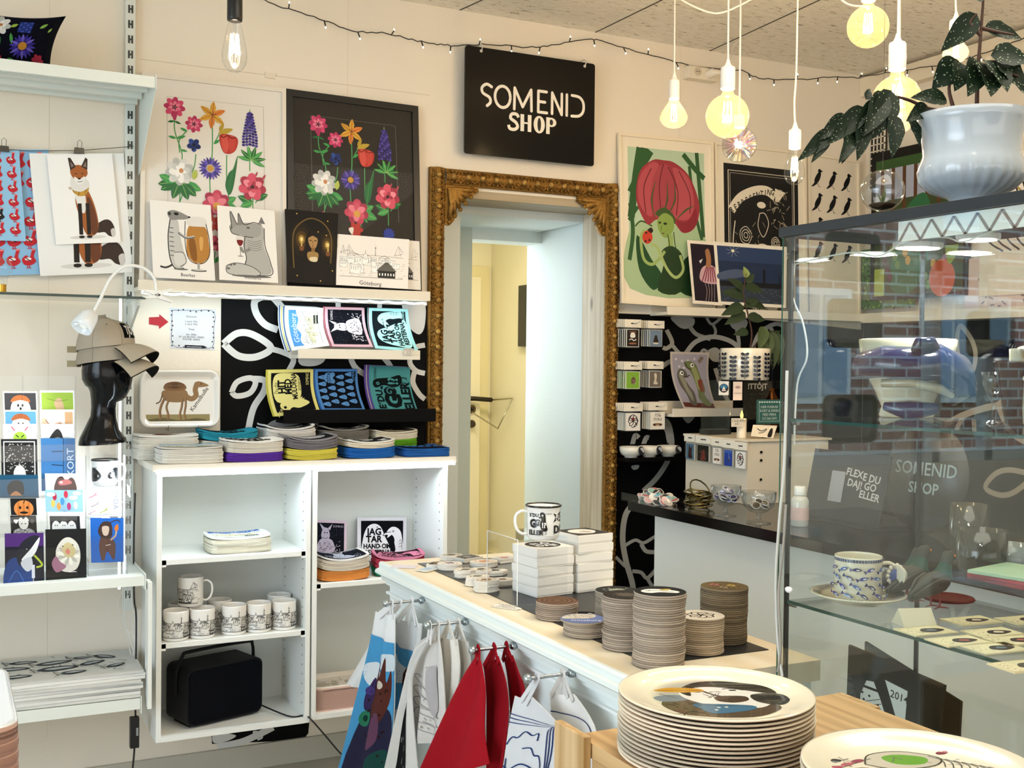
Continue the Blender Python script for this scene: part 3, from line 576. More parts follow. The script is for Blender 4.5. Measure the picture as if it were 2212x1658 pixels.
def botanic(A, dark):
    # stems
    s_ = '4c9a58'
    for P in ([(.205, .20), (.21, .26), (.26, .36), (.255, .42)], [(.29, .25), (.24, .30), (.245, .36)], [(.36, .36), (.35, .42), (.32, .47)], [(.478, .2), (.48, .3), (.475, .39)], [(.55, .22), (.49, .30)], [(.46, .46), (.465, .55)], [(.585, .35), (.585, .47), (.60, .56)],
              [(.755, .30), (.757, .42)], [(.78, .55), (.78, .66)], [(.25, .52), (.245, .64)], [(.275, .55), (.24, .62)], [(.86, .5), (.80, .58)], [(.52, .62), (.55, .68)]): A.curve(P, .008, s_)
    if not dark: A.line([(.165, .66), (.15, .085), (.86, .085), (.87, .62)], .0022, '8a867c')
    else: A.line([(.15, .68), (.145, .09), (.855, .09), (.87, .64)], .0022, '8d8a80')
    # petunias
    for u, v, r in ((.205, .135, .075), (.345, .21, .062)):
        petals(A, u, v, r, 8, 'd24874', .6, .1, 'b83260'); petals(A, u, v, r*.6, 7, 'e77a98', .5, .3); petals(A, u, v, r*.3, 5, '3a0a20', .4)
    A.poly([(.18, .155), (.23, .155), (.215, .20), (.198, .20)], 'b23360'); lf(A, .205, .205, .05, 20, GD); lf(A, .205, .205, .05, 170, GD); lf(A, .30, .25, .06, 200, G_); lf(A, .22, .29, .07, -20, G_); lf(A, .22, .29, .06, 190, G_); lf(A, .25, .345, .05, 10, G_)
    petals(A, .345, .315, .05, 5, '2c4a96', .8, .3, '1d2f6e'); A.ell(.345, .315, .012, .012, '10142e'); petals(A, .35, .325, .03, 3, '141a3c', .5)
    # lily
    for k, c in enumerate(('d8a23c', 'e0863c', 'd9a83e', 'd4803a', 'dba63f', 'cf9a36')): lf(A, .478, .155, .105, 60*k-85, c, .42, 'a85a20')
    for k in range(5): A.line([(.478, .155), (.478+.03*math.cos(k+4), .155+.02*math.sin(k+4))], .004, '5a2410')
    lf(A, .53, .235, .075, -65, 'b89a3a', .4); lf(A, .52, .245, .12, -22, 'bda23c', .35); lf(A, .49, .30, .06, -40, G_)
    # tulip
    A.blob([(.53, .255), (.60, .245), (.665, .262), (.655, .315), (.61, .342), (.555, .332)], 'b9362e'); A.blob([(.545, .262), (.58, .25), (.60, .30), (.585, .338), (.555, .325)], 'd4564a'); A.blob([(.61, .25), (.65, .262), (.645, .312), (.615, .335), (.60, .30)], 'c8473c')
    A.curve([(.535, .252), (.56, .262), (.59, .25), (.62, .262), (.655, .255)], .008, '7c1a1a')
    A.blob([(.665, .345), (.655, .42), (.63, .52), (.60, .55), (.575, .50), (.60, .44), (.64, .41)], GD); A.curve([(.66, .36), (.62, .45), (.60, .54)], .004, G_)
    # aster
    for k in range(20): a = 2*PI*k/20; lf(A, .465+.025*math.cos(a), .425+.025*math.sin(a)*A.asp, .062, math.degrees(a), ('4a3a9c', '6a58b8', '3a2c80')[k % 3], .3)
    A.ell(.465, .425, .024, .024, 'c9963c')
    # lupin
    A.poly([(.745, .145), (.755, .10), (.77, .145)], '7fae5a')
    for k in range(12):
        v = .125+k*.0145; wd = .014+.034*min(1, k/8)
        for j in range(-2, 3): A.ell(.757+wd*j*.5, v+abs(j)*.003, .0125, .0105, ('3f3488', '574aa0', '2c2468')[(k+j) % 3], 0, 8)
    for k in range(7): lf(A, .77, .365, .11, -170+k*32, (G_, GD)[k % 2], .28, GL)
    # peony white and leaves
    for a in (150, 170, 200, 20, 45, 70, 110): lf(A, .25+.03*math.cos(rad(a)), .51, .13, a, (GD, G_)[a % 20 == 0], .5, GL)
    petals(A, .245, .455, .10, 9, 'dcdcd8', .6, .2, 'b9bdbb'); petals(A, .245, .46, .075, 7, 'f3f2ee', .65, .5, 'cfd2d0'); petals(A, .245, .455, .045, 6, 'f8f7f4', .5); A.ell(.255, .45, .016, .018, 'c98a5c'); lf(A, .345, .49, .08, -80, 'b4c256', .5)
    # rose and peony
    for a, L in ((200, .12), (160, .10), (-20, .12), (-60, .09), (-40, .12)): lf(A, .78, .58 if a > 100 else .56, L, a, (G_, GD)[L > .1], .5, GL)
    rose(A, .775, .50, .088); lf(A, .80, .445, .04, -70, 'b34558'); lf(A, .85, .46, .05, -60, 'b34558')
    for a, L in ((190, .1), (-30, .12), (20, .14), (60, .1)): lf(A, .55, .60, L, a, (GD, G_)[L > .1], .5, GL)
    petals(A, .51, .60, .10, 7, 'c8405e', .75, .3, 'a52e4c'); petals(A, .51, .60, .075, 6, 'e77f92', .7, .6, 'd4566f'); A.ell(.512, .612, .028, .028, 'd9a04a')
    # lower flowers
    petals(A, .24, .665, .07, 7, 'd24874', .6, .1); petals(A, .50, .70, .06, 6, 'b9362e', .7); petals(A, .78, .71, .05, 12, '33459c', .4); A.blob([(.44, .70), (.48, .69), (.47, .73)], 'e8e6e0'); rose(A, .50, .80, .05); A.curve([(.50, .84), (.49, .93)], .008, s_); lf(A, .49, .90, .08, -50, G_); A.curve([(.78, .74), (.77, .93)], .008, s_); lf(A, .77, .86, .09, 200, G_)
def framed(name, q4, yt, yb, fcol, fw, incol, draw, label, cat='picture', mat_=0, glass=True, fm='satin', asp=.72, pt=.012):
    """q4: outer corners in picture order; frame members, print, glazing"""
    fn = quad(*q4, yt, yb); W = (fn(1, .5)-fn(0, .5)).length; Hh = (fn(.5, 1)-fn(.5, 0)).length; c = fn(.5, 1); t = thing(name, label, cat, c)
    fu, fv = fw/W, fw/Hh
    for (u0, v0, u1, v1) in ((0, 0, 1, fv), (0, 1-fv, 1, 1), (0, fv, fu, 1-fv), (1-fu, fv, 1, 1-fv)):
        b = MB(); P = [(u0, v0), (u1, v0), (u1, v1), (u0, v1)]; n = 4
        b.add([fn(u, v, 0) for u, v in P]+[fn(u, v, pt) for u, v in P], [(3, 2, 1, 0), (4, 5, 6, 7), (0, 1, 5, 4), (1, 2, 6, 5), (2, 3, 7, 6), (3, 0, 4, 7)], fcol); b.build('frame_bar', fm, t)
    b = MB(); g = lambda u, v, h=0: fn(fu+(1-2*fu)*u, fv+(1-2*fv)*v, .004+h); sheet(b, g, .003, incol); A = Art(b, g, (W-2*fw)/(Hh-2*fw)); draw(A); b.build('print', 'paper', t)
    if glass: b = MB(); b.add([fn(fu, fv, pt-.003), fn(1-fu, fv, pt-.003), fn(1-fu, 1-fv, pt-.003), fn(fu, 1-fv, pt-.003)], [(0, 1, 2, 3)]); b.build('glazing', 'poster_glass', t)
    return t
framed('framed_poster', ((305, 157), (616, 193), (300, 612), (617, 631)), -.012, -.066, 'e6dfd2', .014, 'e9e5de', lambda A: botanic(A, False), 'white framed poster of garden flowers on a pale ground')
framed('framed_poster', ((616, 193), (901, 231), (622, 618), (909, 636)), -.012, -.064, '0a0908', .024, '2b2722', lambda A: botanic(A, True), 'black framed poster of garden flowers on a dark ground')
def hatch(A, u0, v0, u1, v1, n, col, w=.004, seed=1, ang=None):
    r = random.Random(seed); A.h += A.eps; hd = A.hold; A.hold = 1
    for _ in range(n):
        u, v = r.uniform(u0, u1), r.uniform(v0, v1); a = r.uniform(0, PI) if ang is None else ang+r.uniform(-.3, .3); L = r.uniform(.02, .06); A.line([(u, v), (u+L*math.cos(a), v+L*math.sin(a)*A.asp)], w, col)
    A.hold = hd
def city(A, u0, v0, u1, v1, ink='2b2b2b', seed=3, fill='ffffff', lw=.0035, dens=1.0):
    r = random.Random(seed); A.hold = 1; W, Hh = u1-u0, v1-v0; X = lambda x: u0+x*W; Y = lambda y: v0+y*Hh; L = lambda P, w=lw: A.line([(X(x), Y(y)) for x, y in P], w, ink)
    L([(0, .30), (.12, .22), (.3, .33), (.6, .33), (1, .35)]); L([(.02, .33), (.05, .08), (.07, .33)]); L([(.12, .33), (.14, .06), (.16, .33)]); L([(.05, .1), (.09, .28), (.14, .08), (.22, .3), (.3, .33)])
    for k in range(9): L([(.03+.028*k, .34), (.03+.028*k, .30)], lw*.5)
    L([(.55, .34), (.555, 0), (.56, .34)]); A.ell(X(.557), Y(.12), .012*W, .018*W, fill); A.ell(X(.557), Y(.12), .010*W, .012*W, ink)
    for k in range(int(9*dens)):
        x, y, w_, h_ = r.uniform(0, .8), r.uniform(.35, .62), r.uniform(.08, .2), r.uniform(.12, .26); A.rect(X(x), Y(y), X(x+w_), Y(min(.93, y+h_)), fill); L([(x, y), (x+w_, y), (x+w_, min(.93, y+h_)), (x, min(.93, y+h_)), (x, y)])
        for j in range(4): L([(x+w_*(.15+.2*j), y+.03), (x+w_*(.15+.2*j), y+h_*.5)], lw*1.2)
        if k % 2: L([(x, y), (x+w_/2, y-.08), (x+w_, y)])
    A.ell(X(.4), Y(.42), .05*W, .06*W, fill, 0, 14); L([(.36, .42), (.37, .33), (.4, .27), (.43, .33), (.44, .42)]); L([(.4, .27), (.4, .2)]); A.rect(X(.35), Y(.42), X(.45), Y(.58), fill); L([(.35, .42), (.45, .42), (.45, .58), (.35, .58), (.35, .42)])
    A.poly([(X(.58), Y(.74)), (X(.72), Y(.5)), (X(.76), Y(.5)), (X(.9), Y(.74))], '6c6a66' if fill == 'ffffff' else fill); L([(.58, .74), (.72, .5), (.76, .5), (.9, .74), (.58, .74)])
    for k in range(8): L([(.6+.035*k, .74), (.73+.003*k, .51)], lw*.6)
    A.rect(X(.6), Y(.74), X(.88), Y(.93), ink)
    for k in range(6): A.rect(X(.62+.045*k), Y(.8), X(.64+.045*k), Y(.87), fill)
    L([(.86, .30), (.92, .02), (.96, .30)]); L([(.92, .04), (1, .2)]); L([(.86, .30), (.99, .24)]); L([(0, .94), (1, .94)], lw*1.2)
    for k in range(int(40*dens)): x, y = r.uniform(0, 1), r.uniform(.36, .93); L([(x, y), (x+r.uniform(.01, .06), y+r.uniform(-.01, .01))], lw*.6)
    A.hold = 0
def meerkat(A):
    k = '2a2a2a'; A.blob([(.62, .30), (.56, .55), (.58, .70), (.68, .78), (.80, .78), (.92, .68), (.93, .5), (.88, .30)], 'b9823c'); A.blob([(.60, .5), (.70, .48), (.72, .74), (.63, .72)], '8a5a26'); A.blob([(.78, .45), (.84, .45), (.82, .6), (.78, .6)], 'd9a860'); A.blob([(.58, .24), (.62, .19), (.78, .17), (.90, .20), (.92, .32), (.88, .30), (.62, .30)], 'e6e4df')
    A.curve([(.56, .24), (.54, .5), (.58, .72), (.70, .79), (.84, .77), (.93, .66), (.94, .46), (.90, .26)], .012, k); A.rect(.72, .78, .76, .86, 'a8a8a4'); A.ell(.74, .88, .13, .02, '4a4a4a'); A.ell(.74, .875, .10, .012, 'c4c4c0')
    A.curve([(.36, .80), (.22, .86), (.12, .85)], .03, '3a3a3a'); A.blob([(.34, .20), (.44, .24), (.46, .40), (.50, .60), (.54, .76), (.46, .86), (.34, .85), (.28, .70), (.26, .5), (.30, .34)], 'c9c9c6'); A.curve([(.32, .22), (.27, .45), (.28, .72), (.35, .86), (.50, .86)], .016, k)
    A.blob([(.28, .14), (.36, .11), (.46, .12), (.58, .16), (.64, .19), (.56, .22), (.44, .23), (.34, .24), (.29, .20)], '8f8f8c'); A.ell(.42, .155, .04, .025, '1c1c1c'); A.ell(.31, .16, .025, .03, '3a3a3a'); A.ell(.63, .185, .02, .015, '111')
    A.curve([(.44, .40), (.56, .46), (.70, .44)], .035, '6b6b69'); A.curve([(.46, .40), (.57, .45), (.70, .43)], .02, 'c0c0bd')
    for i in range(7): A.line([(.29, .34+.06*i), (.36, .345+.06*i)], .012, '4c4c4a')
    A.blob([(.36, .66), (.50, .66), (.54, .78), (.44, .84), (.36, .80)], 'dadad6'); A.curve([(.36, .66), (.50, .66), (.54, .78), (.44, .84)], .01, k); A.ell(.45, .875, .12, .015, '777773')
    A.text('Beerkat', .56, .945, .052, '222', .03)
def rhino(A):
    k = '262626'; A.blob([(.46, .36), (.62, .26), (.70, .20), (.80, .28), (.78, .50), (.86, .70), (.88, .88), (.60, .90), (.38, .86), (.46, .70), (.42, .52)], 'b4b4b1'); A.blob([(.20, .26), (.34, .22), (.56, .20), (.72, .22), (.74, .34), (.62, .40), (.42, .38), (.24, .36)], 'a4a4a1')
    A.poly([(.24, .30), (.22, .06), (.34, .24)], '9a9a97'); A.poly([(.36, .25), (.36, .08), (.45, .23)], '8a8a87'); A.curve([(.24, .30), (.22, .06), (.34, .24), (.36, .08), (.45, .23), (.62, .19), (.76, .22)], .012, k); A.poly([(.70, .20), (.76, .10), (.82, .20)], '777')
    A.curve([(.22, .28), (.24, .36), (.42, .39), (.60, .40)], .012, k); A.ell(.52, .27, .03, .012, '3a3a3a'); A.curve([(.80, .26), (.80, .5), (.88, .72), (.88, .9), (.4, .9)], .014, k); A.curve([(.46, .40), (.44, .54), (.47, .70), (.40, .84)], .012, k)
    A.curve([(.54, .56), (.42, .60), (.38, .54)], .05, '8e8e8b'); A.blob([(.12, .80), (.30, .76), (.56, .80), (.70, .90), (.40, .93), (.14, .90)], 'c2c2bf'); A.curve([(.14, .80), (.30, .76), (.56, .80), (.70, .90), (.40, .93), (.14, .90), (.14, .80)], .01, k)
    for u, v in ((.16, .84), (.2, .79), (.26, .78)): A.ell(u, v, .025, .018, '6a6a68')
    A.blob([(.31, .40), (.43, .40), (.42, .50), (.37, .54), (.32, .50)], 'e4e0dc'); A.blob([(.32, .45), (.42, .45), (.41, .50), (.37, .53), (.33, .50)], '7a1f24'); A.line([(.37, .54), (.37, .66)], .01, '777'); A.ell(.37, .665, .05, .01, '999')
    for i in range(5): A.curve([(.50, .44+.03*i), (.62, .46+.03*i), (.74, .43+.03*i)], .006, '5c5c5a')
    A.ell(.55, .93, .34, .02, '6f6f6c'); A.text('Winoseros', .56, .950, .045, '222', .02)
def candlewoman(A):
    for r, c in ((.34, '120d06'), (.24, '251a0a'), (.16, '4a3515'), (.09, '94742e'), (.05, 'e0c070')):
        A.ell(.30, .40, r*.7, r, c); A.ell(.80, .45, r*.6, r*.9, c)
    A.curve([(.14, .80), (.14, .36), (.28, .18), (.5, .10), (.74, .17), (.88, .36), (.88, .70)], .03, '4e3c1c', 8); A.curve([(.14, .80), (.14, .36), (.28, .18), (.5, .10), (.74, .17), (.88, .36), (.88, .70)], .012, '7a6232', 8)
    A.blob([(.40, .34), (.52, .26), (.66, .34), (.70, .60), (.74, .95), (.34, .95), (.36, .60)], '0a0605'); A.blob([(.43, .38), (.52, .31), (.61, .38), (.59, .48), (.53, .53), (.46, .48)], 'b08a58'); A.rect(.49, .50, .56, .58, '8a6538'); A.blob([(.42, .57), (.62, .57), (.60, .68), (.44, .68)], 'a2824c'); A.blob([(.46, .64), (.60, .63), (.60, .69), (.48, .69)], 'e0d2b0')
    A.blob([(.41, .38), (.52, .27), (.64, .38), (.58, .36), (.52, .34), (.46, .36)], '150c07')
    for u in (.475, .57): A.ell(u, .405, .025, .009, '120805')
    A.line([(.52, .41), (.515, .445)], .01, '6a4520'); A.ell(.52, .475, .018, .007, '5c2018')
    for u, v in ((.30, .42), (.82, .47)): A.rect(u-.015, v, u+.015, v+.10, 'c9a860'); A.ell(u, v-.02, .014, .035, 'fff0b0'); A.blob([(u-.04, v+.08), (u+.04, v+.08), (u+.03, v+.13), (u-.03, v+.13)], '7a4c28')
    for u, v in ((.22, .05), (.62, .28), (.80, .12), (.78, .32), (.2, .9), (.68, .95), (.92, .8)): A.ell(u, v, .015, .015, 'b0862e'); A.ell(u, v, .007, .007, 'f2dc8a')
def leanprint(q, draw, label, col='f6f4f0', asp=.74, y0=-.070, y1=-.114, cat='print', m='paper', nm='art_print', bend=0, **k):
    fn = quad(*q, y0, y1); return card(nm, fn, asp, .0012, col, draw, None, bend, label=label, cat=cat, m=m, **k)
leanprint(((323, 431), (455, 443), (331, 599), (465, 606)), meerkat, 'print of a meerkat hugging a big beer glass, lettered Beerkat', asp=.80)
leanprint(((469, 443), (593, 455), (474, 604), (601, 611)), rhino, 'print of a sitting rhinoceros holding a wine glass', asp=.80)
leanprint(((615, 451), (731, 461), (621, 609), (725, 617)), candlewoman, 'very dark print of a long haired woman lit by candles', '050302', .72)
leanprint(((806, 512), (906, 521), (806, 620), (909, 626)), lambda A: city(A, .0, .15, .95, .85), 'city line drawing, hindmost, mostly covered by the same print in front', 'ece8e2', 1.3, -.062, -.098)
def gbg(A): city(A, .04, .14, .92, .86, seed=5, lw=.0038, dens=1.6); A.text('Göteborg', .47, .93, .055, '222', .03)
leanprint(((728, 505), (884, 517), (726, 615), (881, 624)), gbg, 'landscape line drawing of city buildings, lettered Göteborg', 'f7f4f1', 1.4, -.076, -.1175)
# ---------------------------------------------------------------- notice, arrow, camel tray
fn = quad((366, 664), (467, 668), (368, 752), (464, 756), -.0012, -.0012)
def notice(A):
    for k in range(28):
        t = k/28*4; s_ = int(t); f = t-s_; u, v = [(.05+.9*f, .06), (.95, .06+.88*f), (.95-.9*f, .94), (.05, .94-.88*f)][s_]
        if .35 < u < .85 and v > .9: continue
        A.ell(u+.015*math.sin(k*2.3), v+.02*math.cos(k*1.7), .018, .018, ('2a3040', '4c5262')[k % 2], 0, 8)
    A.curve([(.06, .06), (.5, .05), (.94, .06), (.96, .5), (.93, .93), (.5, .95), (.07, .93), (.04, .5), (.06, .06)], .009, '333a4a', 5); A.rect(.32, .90, .74, .975, '14181f'); A.poly([(.74, .90), (.83, .937), (.74, .975)], '14181f'); A.text('www.somenid.com', .53, .937, .030, 'eef')
    for i, (t, v) in enumerate((('Dishcloth:', .20), ('1 styck 59kr', .32), ('2 styck 99kr', .385), ('Trasa:', .51), ('Ink: 200kr', .64), ('A5 och BOARD: 290KR', .70), ('POSTER: 450KR', .76))): A.text(t, .47, v, .040, '3a4250', 0)
card('price_notice', fn, 1.13, .0006, 'd9dde2', notice, label='white notice with a black floral border taped to the wall', cat='notice')
b = MB(); A = Art(b, lambda u, v, h: PY(u, v, -.0012-h), 1); A.poly([(322, 685), (344, 684), (344, 678), (364, 695), (344, 710), (343, 703), (322, 700)], 'b3172c')
tag(b.build('arrow_sticker', 'satin', None, PY(343, 695, 0)), 'dark red arrow sticker pointing right on the wall', 'sticker')
ty = -.03; tl, tr, bl, br = PY(302, 800, -.02), PY(474, 800, -.02), PY(301, 924, -.05), PY(474, 922, -.05)
fn = corners(tl, tr, bl, br); asp = 1.42
def rr(u0, v0, u1, v1, r, asp, n=5):
    P = []
    for cx, cy, a in ((u1-r, v0+r*asp, -90), (u1-r, v1-r*asp, 0), (u0+r, v1-r*asp, 90), (u0+r, v0+r*asp, 180)):
        P += [(cx+r*math.cos(rad(a+90*i/n)), cy+r*math.sin(rad(a+90*i/n))*asp) for i in range(n+1)]
    return P
def rtray(fn, asp, rim, col, edge):
    b = MB(); rings = [(0, .13, -.003), (0, .13, .010), (.012, .12, .014), (.03, .11, .012), (.065, .09, .002), (.08, .085, 0)]
    n = 24; V = []
    for ins, r, h in rings: V += [fn(u, v, h) for u, v in rr(ins, ins*asp, 1-ins, 1-ins*asp, max(.03, r-ins*.3), asp)]
    k = len(rr(0, 0, 1, 1, .1, asp)); b.add(V, [(j*k+i, j*k+(i+1) % k, (j+1)*k+(i+1) % k, (j+1)*k+i) for j in range(len(rings)-1) for i in range(k)], [edge]*(k*1)+[col]*(k*(len(rings)-2)), True)
    b.add([fn(u, v, 0) for u, v in rr(.08, .08*asp, .92, 1-.08*asp, .06, asp)], [tuple(range(k))], col); return b
b = rtray(fn, asp, .07, 'e6e4df', 'd8d6d0'); A = Art(b, fn, asp)
A.rect(.075, .77, .875, .95-.04, '8d8258'); A.blob([(.10, .86), (.3, .83), (.5, .87), (.7, .84), (.84, .88), (.5, .905), (.2, .905)], '5c5434')
cm = '8a6a48'; cd = '5e452c'
A.blob([(.28, .36), (.36, .33), (.50, .32), (.58, .36), (.60, .46), (.56, .54), (.44, .56), (.32, .53), (.27, .44)], cm); A.curve([(.56, .44), (.64, .50), (.70, .44), (.69, .34), (.71, .24)], .065, cm, 6); A.blob([(.68, .22), (.74, .19), (.84, .24), (.86, .27), (.80, .29), (.72, .29)], cm); A.ell(.765, .235, .008, .008, '111')
for P, w_ in (([(.31, .48), (.27, .60), (.25, .72), (.26, .86)], .032), ([(.36, .52), (.33, .64), (.35, .76), (.35, .86)], .026), ([(.53, .50), (.52, .64), (.50, .76), (.51, .87)], .028), ([(.57, .48), (.57, .62), (.555, .76), (.57, .86)], .026)): A.curve(P, w_, cm); A.curve([(p[0]+.01, p[1]) for p in P], w_*.3, cd)
A.curve([(.28, .42), (.25, .54), (.20, .58)], .016, cd); A.blob([(.30, .33), (.31, .24), (.38, .20), (.48, .20), (.56, .25), (.57, .33), (.44, .36)], '7a5534')
for r in (.115, .085, .055, .03): A.curve([(.435+r*math.cos(t), .265+r*.6*math.sin(t)*asp*.5) for t in (0, 1, 2, 3, 4, 5, 6)], .008, '4c3018')
A.text('Kamelbulle', .74, .50, .055, '2a2018', -.95)
tag(b.build('serving_tray', 'gloss', None, (bl+br)/2), 'white rectangular tray printed with a camel, hung on the wall', 'tray')
for px in (362, 426): q = PY(px, 926, -.05); tag(MB().tube([(q.x, 0, q.z+.02), (q.x, -.03, q.z-.004), (q.x, -.066, q.z-.004), (q.x, -.07, q.z+.012)], .0012, 'b8b8b4').build('tray_hook', 'metal', None, (q.x, 0, q.z)), 'thin wire hook under the %s half of the camel tray' % ('left' if px < 400 else 'right'), 'hook')
# ---------------------------------------------------------------- cushion, hanging prints, lamp, mannequin head
def cushion():
    c = PY(55, 155, -.2); cx, cz = PY(30, 150, -.22).x-.02, 2.294; W, Hh = .145, .17
    b = MB()
    def f(sgn):
        def g(u, v):
            x = (u*2-1); z = (v*2-1); k = (1-abs(x)**2.6)*(1-abs(z)**2.6); pin = .86+.14*abs(x)**1.5*abs(z)**1.5
            X = x*W*(.90+.10*abs(z)**2); Z = z*Hh*.5*(.80+.2*abs(x)**2); return Vector((cx+X+.02*z, -.2+sgn*.06*max(k, 0)**.5-.03*z, cz+.088+Z+.008*x))
        return g
    b.grid(f(-1), 16, 12, '0b0e1c'); b.grid(f(1), 16, 12, '0b0e1c')
    A = Art(b, lambda u, v, h: f(-1)(u, 1-v)+Vector((0, -.001-h, 0)), 1.7, .1)
    petals(A, .38, .28, .12, 8, 'e6e6e4', .6, .1, 'c4c8c6'); petals(A, .38, .28, .07, 6, 'f4f4f0', .5); A.ell(.40, .27, .018, .018, 'b97a4a'); lf(A, .50, .30, .08, -30, '9cbc4e', .5); lf(A, .36, .4, .18, 60, '3f8c48', .3); A.curve([(.33, .4), (.34, .62), (.31, .85)], .014, '4c9a4c'); lf(A, .52, .42, .14, 70, '4c9a4c', .25)
    for k in range(5):
        for j in range(4): A.ell(.60+.035*j, .20+.045*k, .02, .015, ('2a3a88', '3c50a8')[(k+j) % 2], 0, 8)
    for k in range(18): a = 2*PI*k/18; lf(A, .68+.04*math.cos(a), .66+.04*math.sin(a)*1.7, .10, math.degrees(a), ('4a3fae', '6f62cf', '3a2f90')[k % 3], .3)
    A.ell(.68, .66, .045, .045, 'c98f3a'); petals(A, .40, .9, .10, 7, 'b42a50', .7); petals(A, .86, .86, .06, 6, 'a83048', .7); lf(A, .80, .3, .09, -40, '8fc05a', .4); lf(A, .90, .36, .06, -60, '9ac860', .4); lf(A, .56, .9, .09, 20, '4c9a4c', .4)
    tag(b.build('cushion', 'fabric', None, (cx, -.2, cz)), 'navy cushion with a floral print on the topmost metal shelf', 'cushion')
cushion()
def px_card(nm, q, y, col, draw, label, cat, asp=.75, m='paper', t=.0008, yb=None, **k):
    return card(nm, quad(*q, y, y if yb is None else yb), asp, t, col, draw, label=label, cat=cat, m=m, **k)
tag(MB().tube([PY(-60, 320, -.034), PY(8, 322, -.034), PY(60, 326, -.034), PY(170, 325, -.034), PY(288, 316, -.03)], .0011, '55534c', 5).build('hanging_wire', 'metal', None, PY(100, 325, -.03)), 'thin wire strung along the wall that holds the clipped prints', 'wire')
def hens(A, n, w_, dx, seed):
    r = random.Random(seed)
    for j in range(6):
        for i in range(n):
            u, v = dx+i*w_, .10+.155*j; dk = (i, j) == (1, 4) and seed == 1; c = 'c4202e' if not dk else '1a1a1a'; f = 'f4e6e2'
            A.blob([(u-.09, v), (u-.03, v-.03), (u+.02, v-.01), (u+.05, v-.07), (u+.10, v-.075), (u+.08, v-.02), (u+.12, v+.02), (u+.05, v+.05), (u-.05, v+.045)], c)
            A.ell(u, v, .05, .02, f); A.line([(u-.04, v-.01), (u+.04, v+.02)], .012, c if dk else '222'); A.line([(u, v+.045), (u, v+.07)], .012, c); A.line([(u+.03, v+.045), (u+.03, v+.07)], .012, c); A.line([(u-.02, v+.072), (u+.06, v+.072)], .008, c); A.ell(u+.07, v-.075, .035, .012, 'e88a8c')
px_card('poster', ((-60, 322), (105, 323), (-60, 597), (86, 592)), -.020, '8fc0e6', lambda A: hens(A, 4, .23, .12, 2), 'larger light blue poster of red hens, hanging behind the other', 'poster', .6)
px_card('poster', ((-60, 321), (41, 325), (-60, 517), (56, 521)), -.036, '98c8ea', lambda A: hens(A, 3, .30, .2, 1), 'smaller light blue poster of red hens, hanging in front', 'poster', .6)
def fox(A):
    o = 'a8602e'; d = '241c18'; w_ = 'eceae6'
    A.ell(.50, .93, .28, .03, 'dedcd8'); A.blob([(.64, .80), (.78, .74), (.88, .76), (.93, .86), (.90, .93), (.82, .92), (.76, .88), (.64, .88)], '3a2c26'); A.blob([(.86, .86), (.92, .84), (.93, .91), (.88, .94)], 'd4d0cc')
    A.blob([(.40, .38), (.52, .36), (.60, .46), (.66, .62), (.68, .80), (.62, .90), (.48, .90), (.40, .70), (.36, .52)], o); A.blob([(.54, .5), (.60, .52), (.66, .70), (.66, .86), (.56, .88)], '6a3c24'); A.blob([(.36, .38), (.50, .38), (.52, .54), (.48, .66), (.40, .60)], w_)
    for u in (.41, .53): A.curve([(u+.01, .55), (u, .75), (u-.01, .90)], .06, d); A.ell(u-.005, .925, .045, .022, d)
    A.blob([(.33, .34), (.44, .40), (.56, .38), (.60, .32), (.56, .44), (.44, .47), (.34, .42)], 'c99a3e'); hatch(A, .32, .34, .58, .44, 24, '8a6420', .010, 4)
    A.blob([(.34, .24), (.44, .30), (.56, .28), (.60, .36), (.46, .42), (.32, .38)], 'e8e6e2'); A.blob([(.34, .16), (.44, .12), (.56, .15), (.59, .22), (.52, .28), (.45, .31), (.38, .28), (.33, .22)], o); A.poly([(.33, .18), (.31, .04), (.35, .04), (.42, .14)], '3a2a22'); A.poly([(.50, .14), (.58, .04), (.61, .06), (.59, .18)], '3a2a22'); A.poly([(.35, .15), (.34, .08), (.39, .13)], '8a7a70'); A.poly([(.53, .14), (.58, .08), (.58, .15)], '8a7a70')
    A.blob([(.38, .25), (.45, .28), (.54, .25), (.52, .31), (.45, .34), (.39, .31)], 'f2f0ec'); A.ell(.455, .275, .022, .013, '111'); A.line([(.39, .215), (.43, .222)], .010, '2a1a10'); A.line([(.49, .222), (.53, .213)], .010, '2a1a10'); A.curve([(.42, .305), (.455, .31), (.50, .303)], .008, '2a2018')
px_card('poster', ((63, 331), (267, 331), (87, 596), (286, 588)), -.030, 'f4f4f2', lambda A: (fox(A)), 'larger white poster of a sitting fox, half hidden behind the smaller one', 'poster', .77)
px_card('poster', ((101, 334), (242, 331), (121, 528), (261, 523)), -.040, 'fbfaf8', fox, 'smaller white poster of a sitting fox wearing a leaf collar, in front', 'poster', .72)
for px, py, w_ in ((8, 318, 'blue hen posters'), (171, 322, 'fox posters')):
    q = PY(px, py, -.040); b = MB().prism([(q.x-.016, q.z-.014), (q.x+.016, q.z-.014), (q.x+.014, q.z+.004), (q.x-.014, q.z+.004)], q.y-.006, q.y+.010, '5c5a55', 'Y'); c = b.build('binder_clip', 'metal', None, q)
    MB().tube([(q.x-.006, q.y-.007, q.z), (q.x-.007, q.y-.016, q.z+.02), (q.x, q.y-.018, q.z+.027), (q.x+.007, q.y-.016, q.z+.02), (q.x+.006, q.y-.007, q.z)], .0011, '9a978f', 5).build('wire_handle', 'metal', c).matrix_parent_inverse = Matrix.Translation(-q)
    tag(c, 'small steel binder clip holding the '+w_+' on the wire', 'clip')
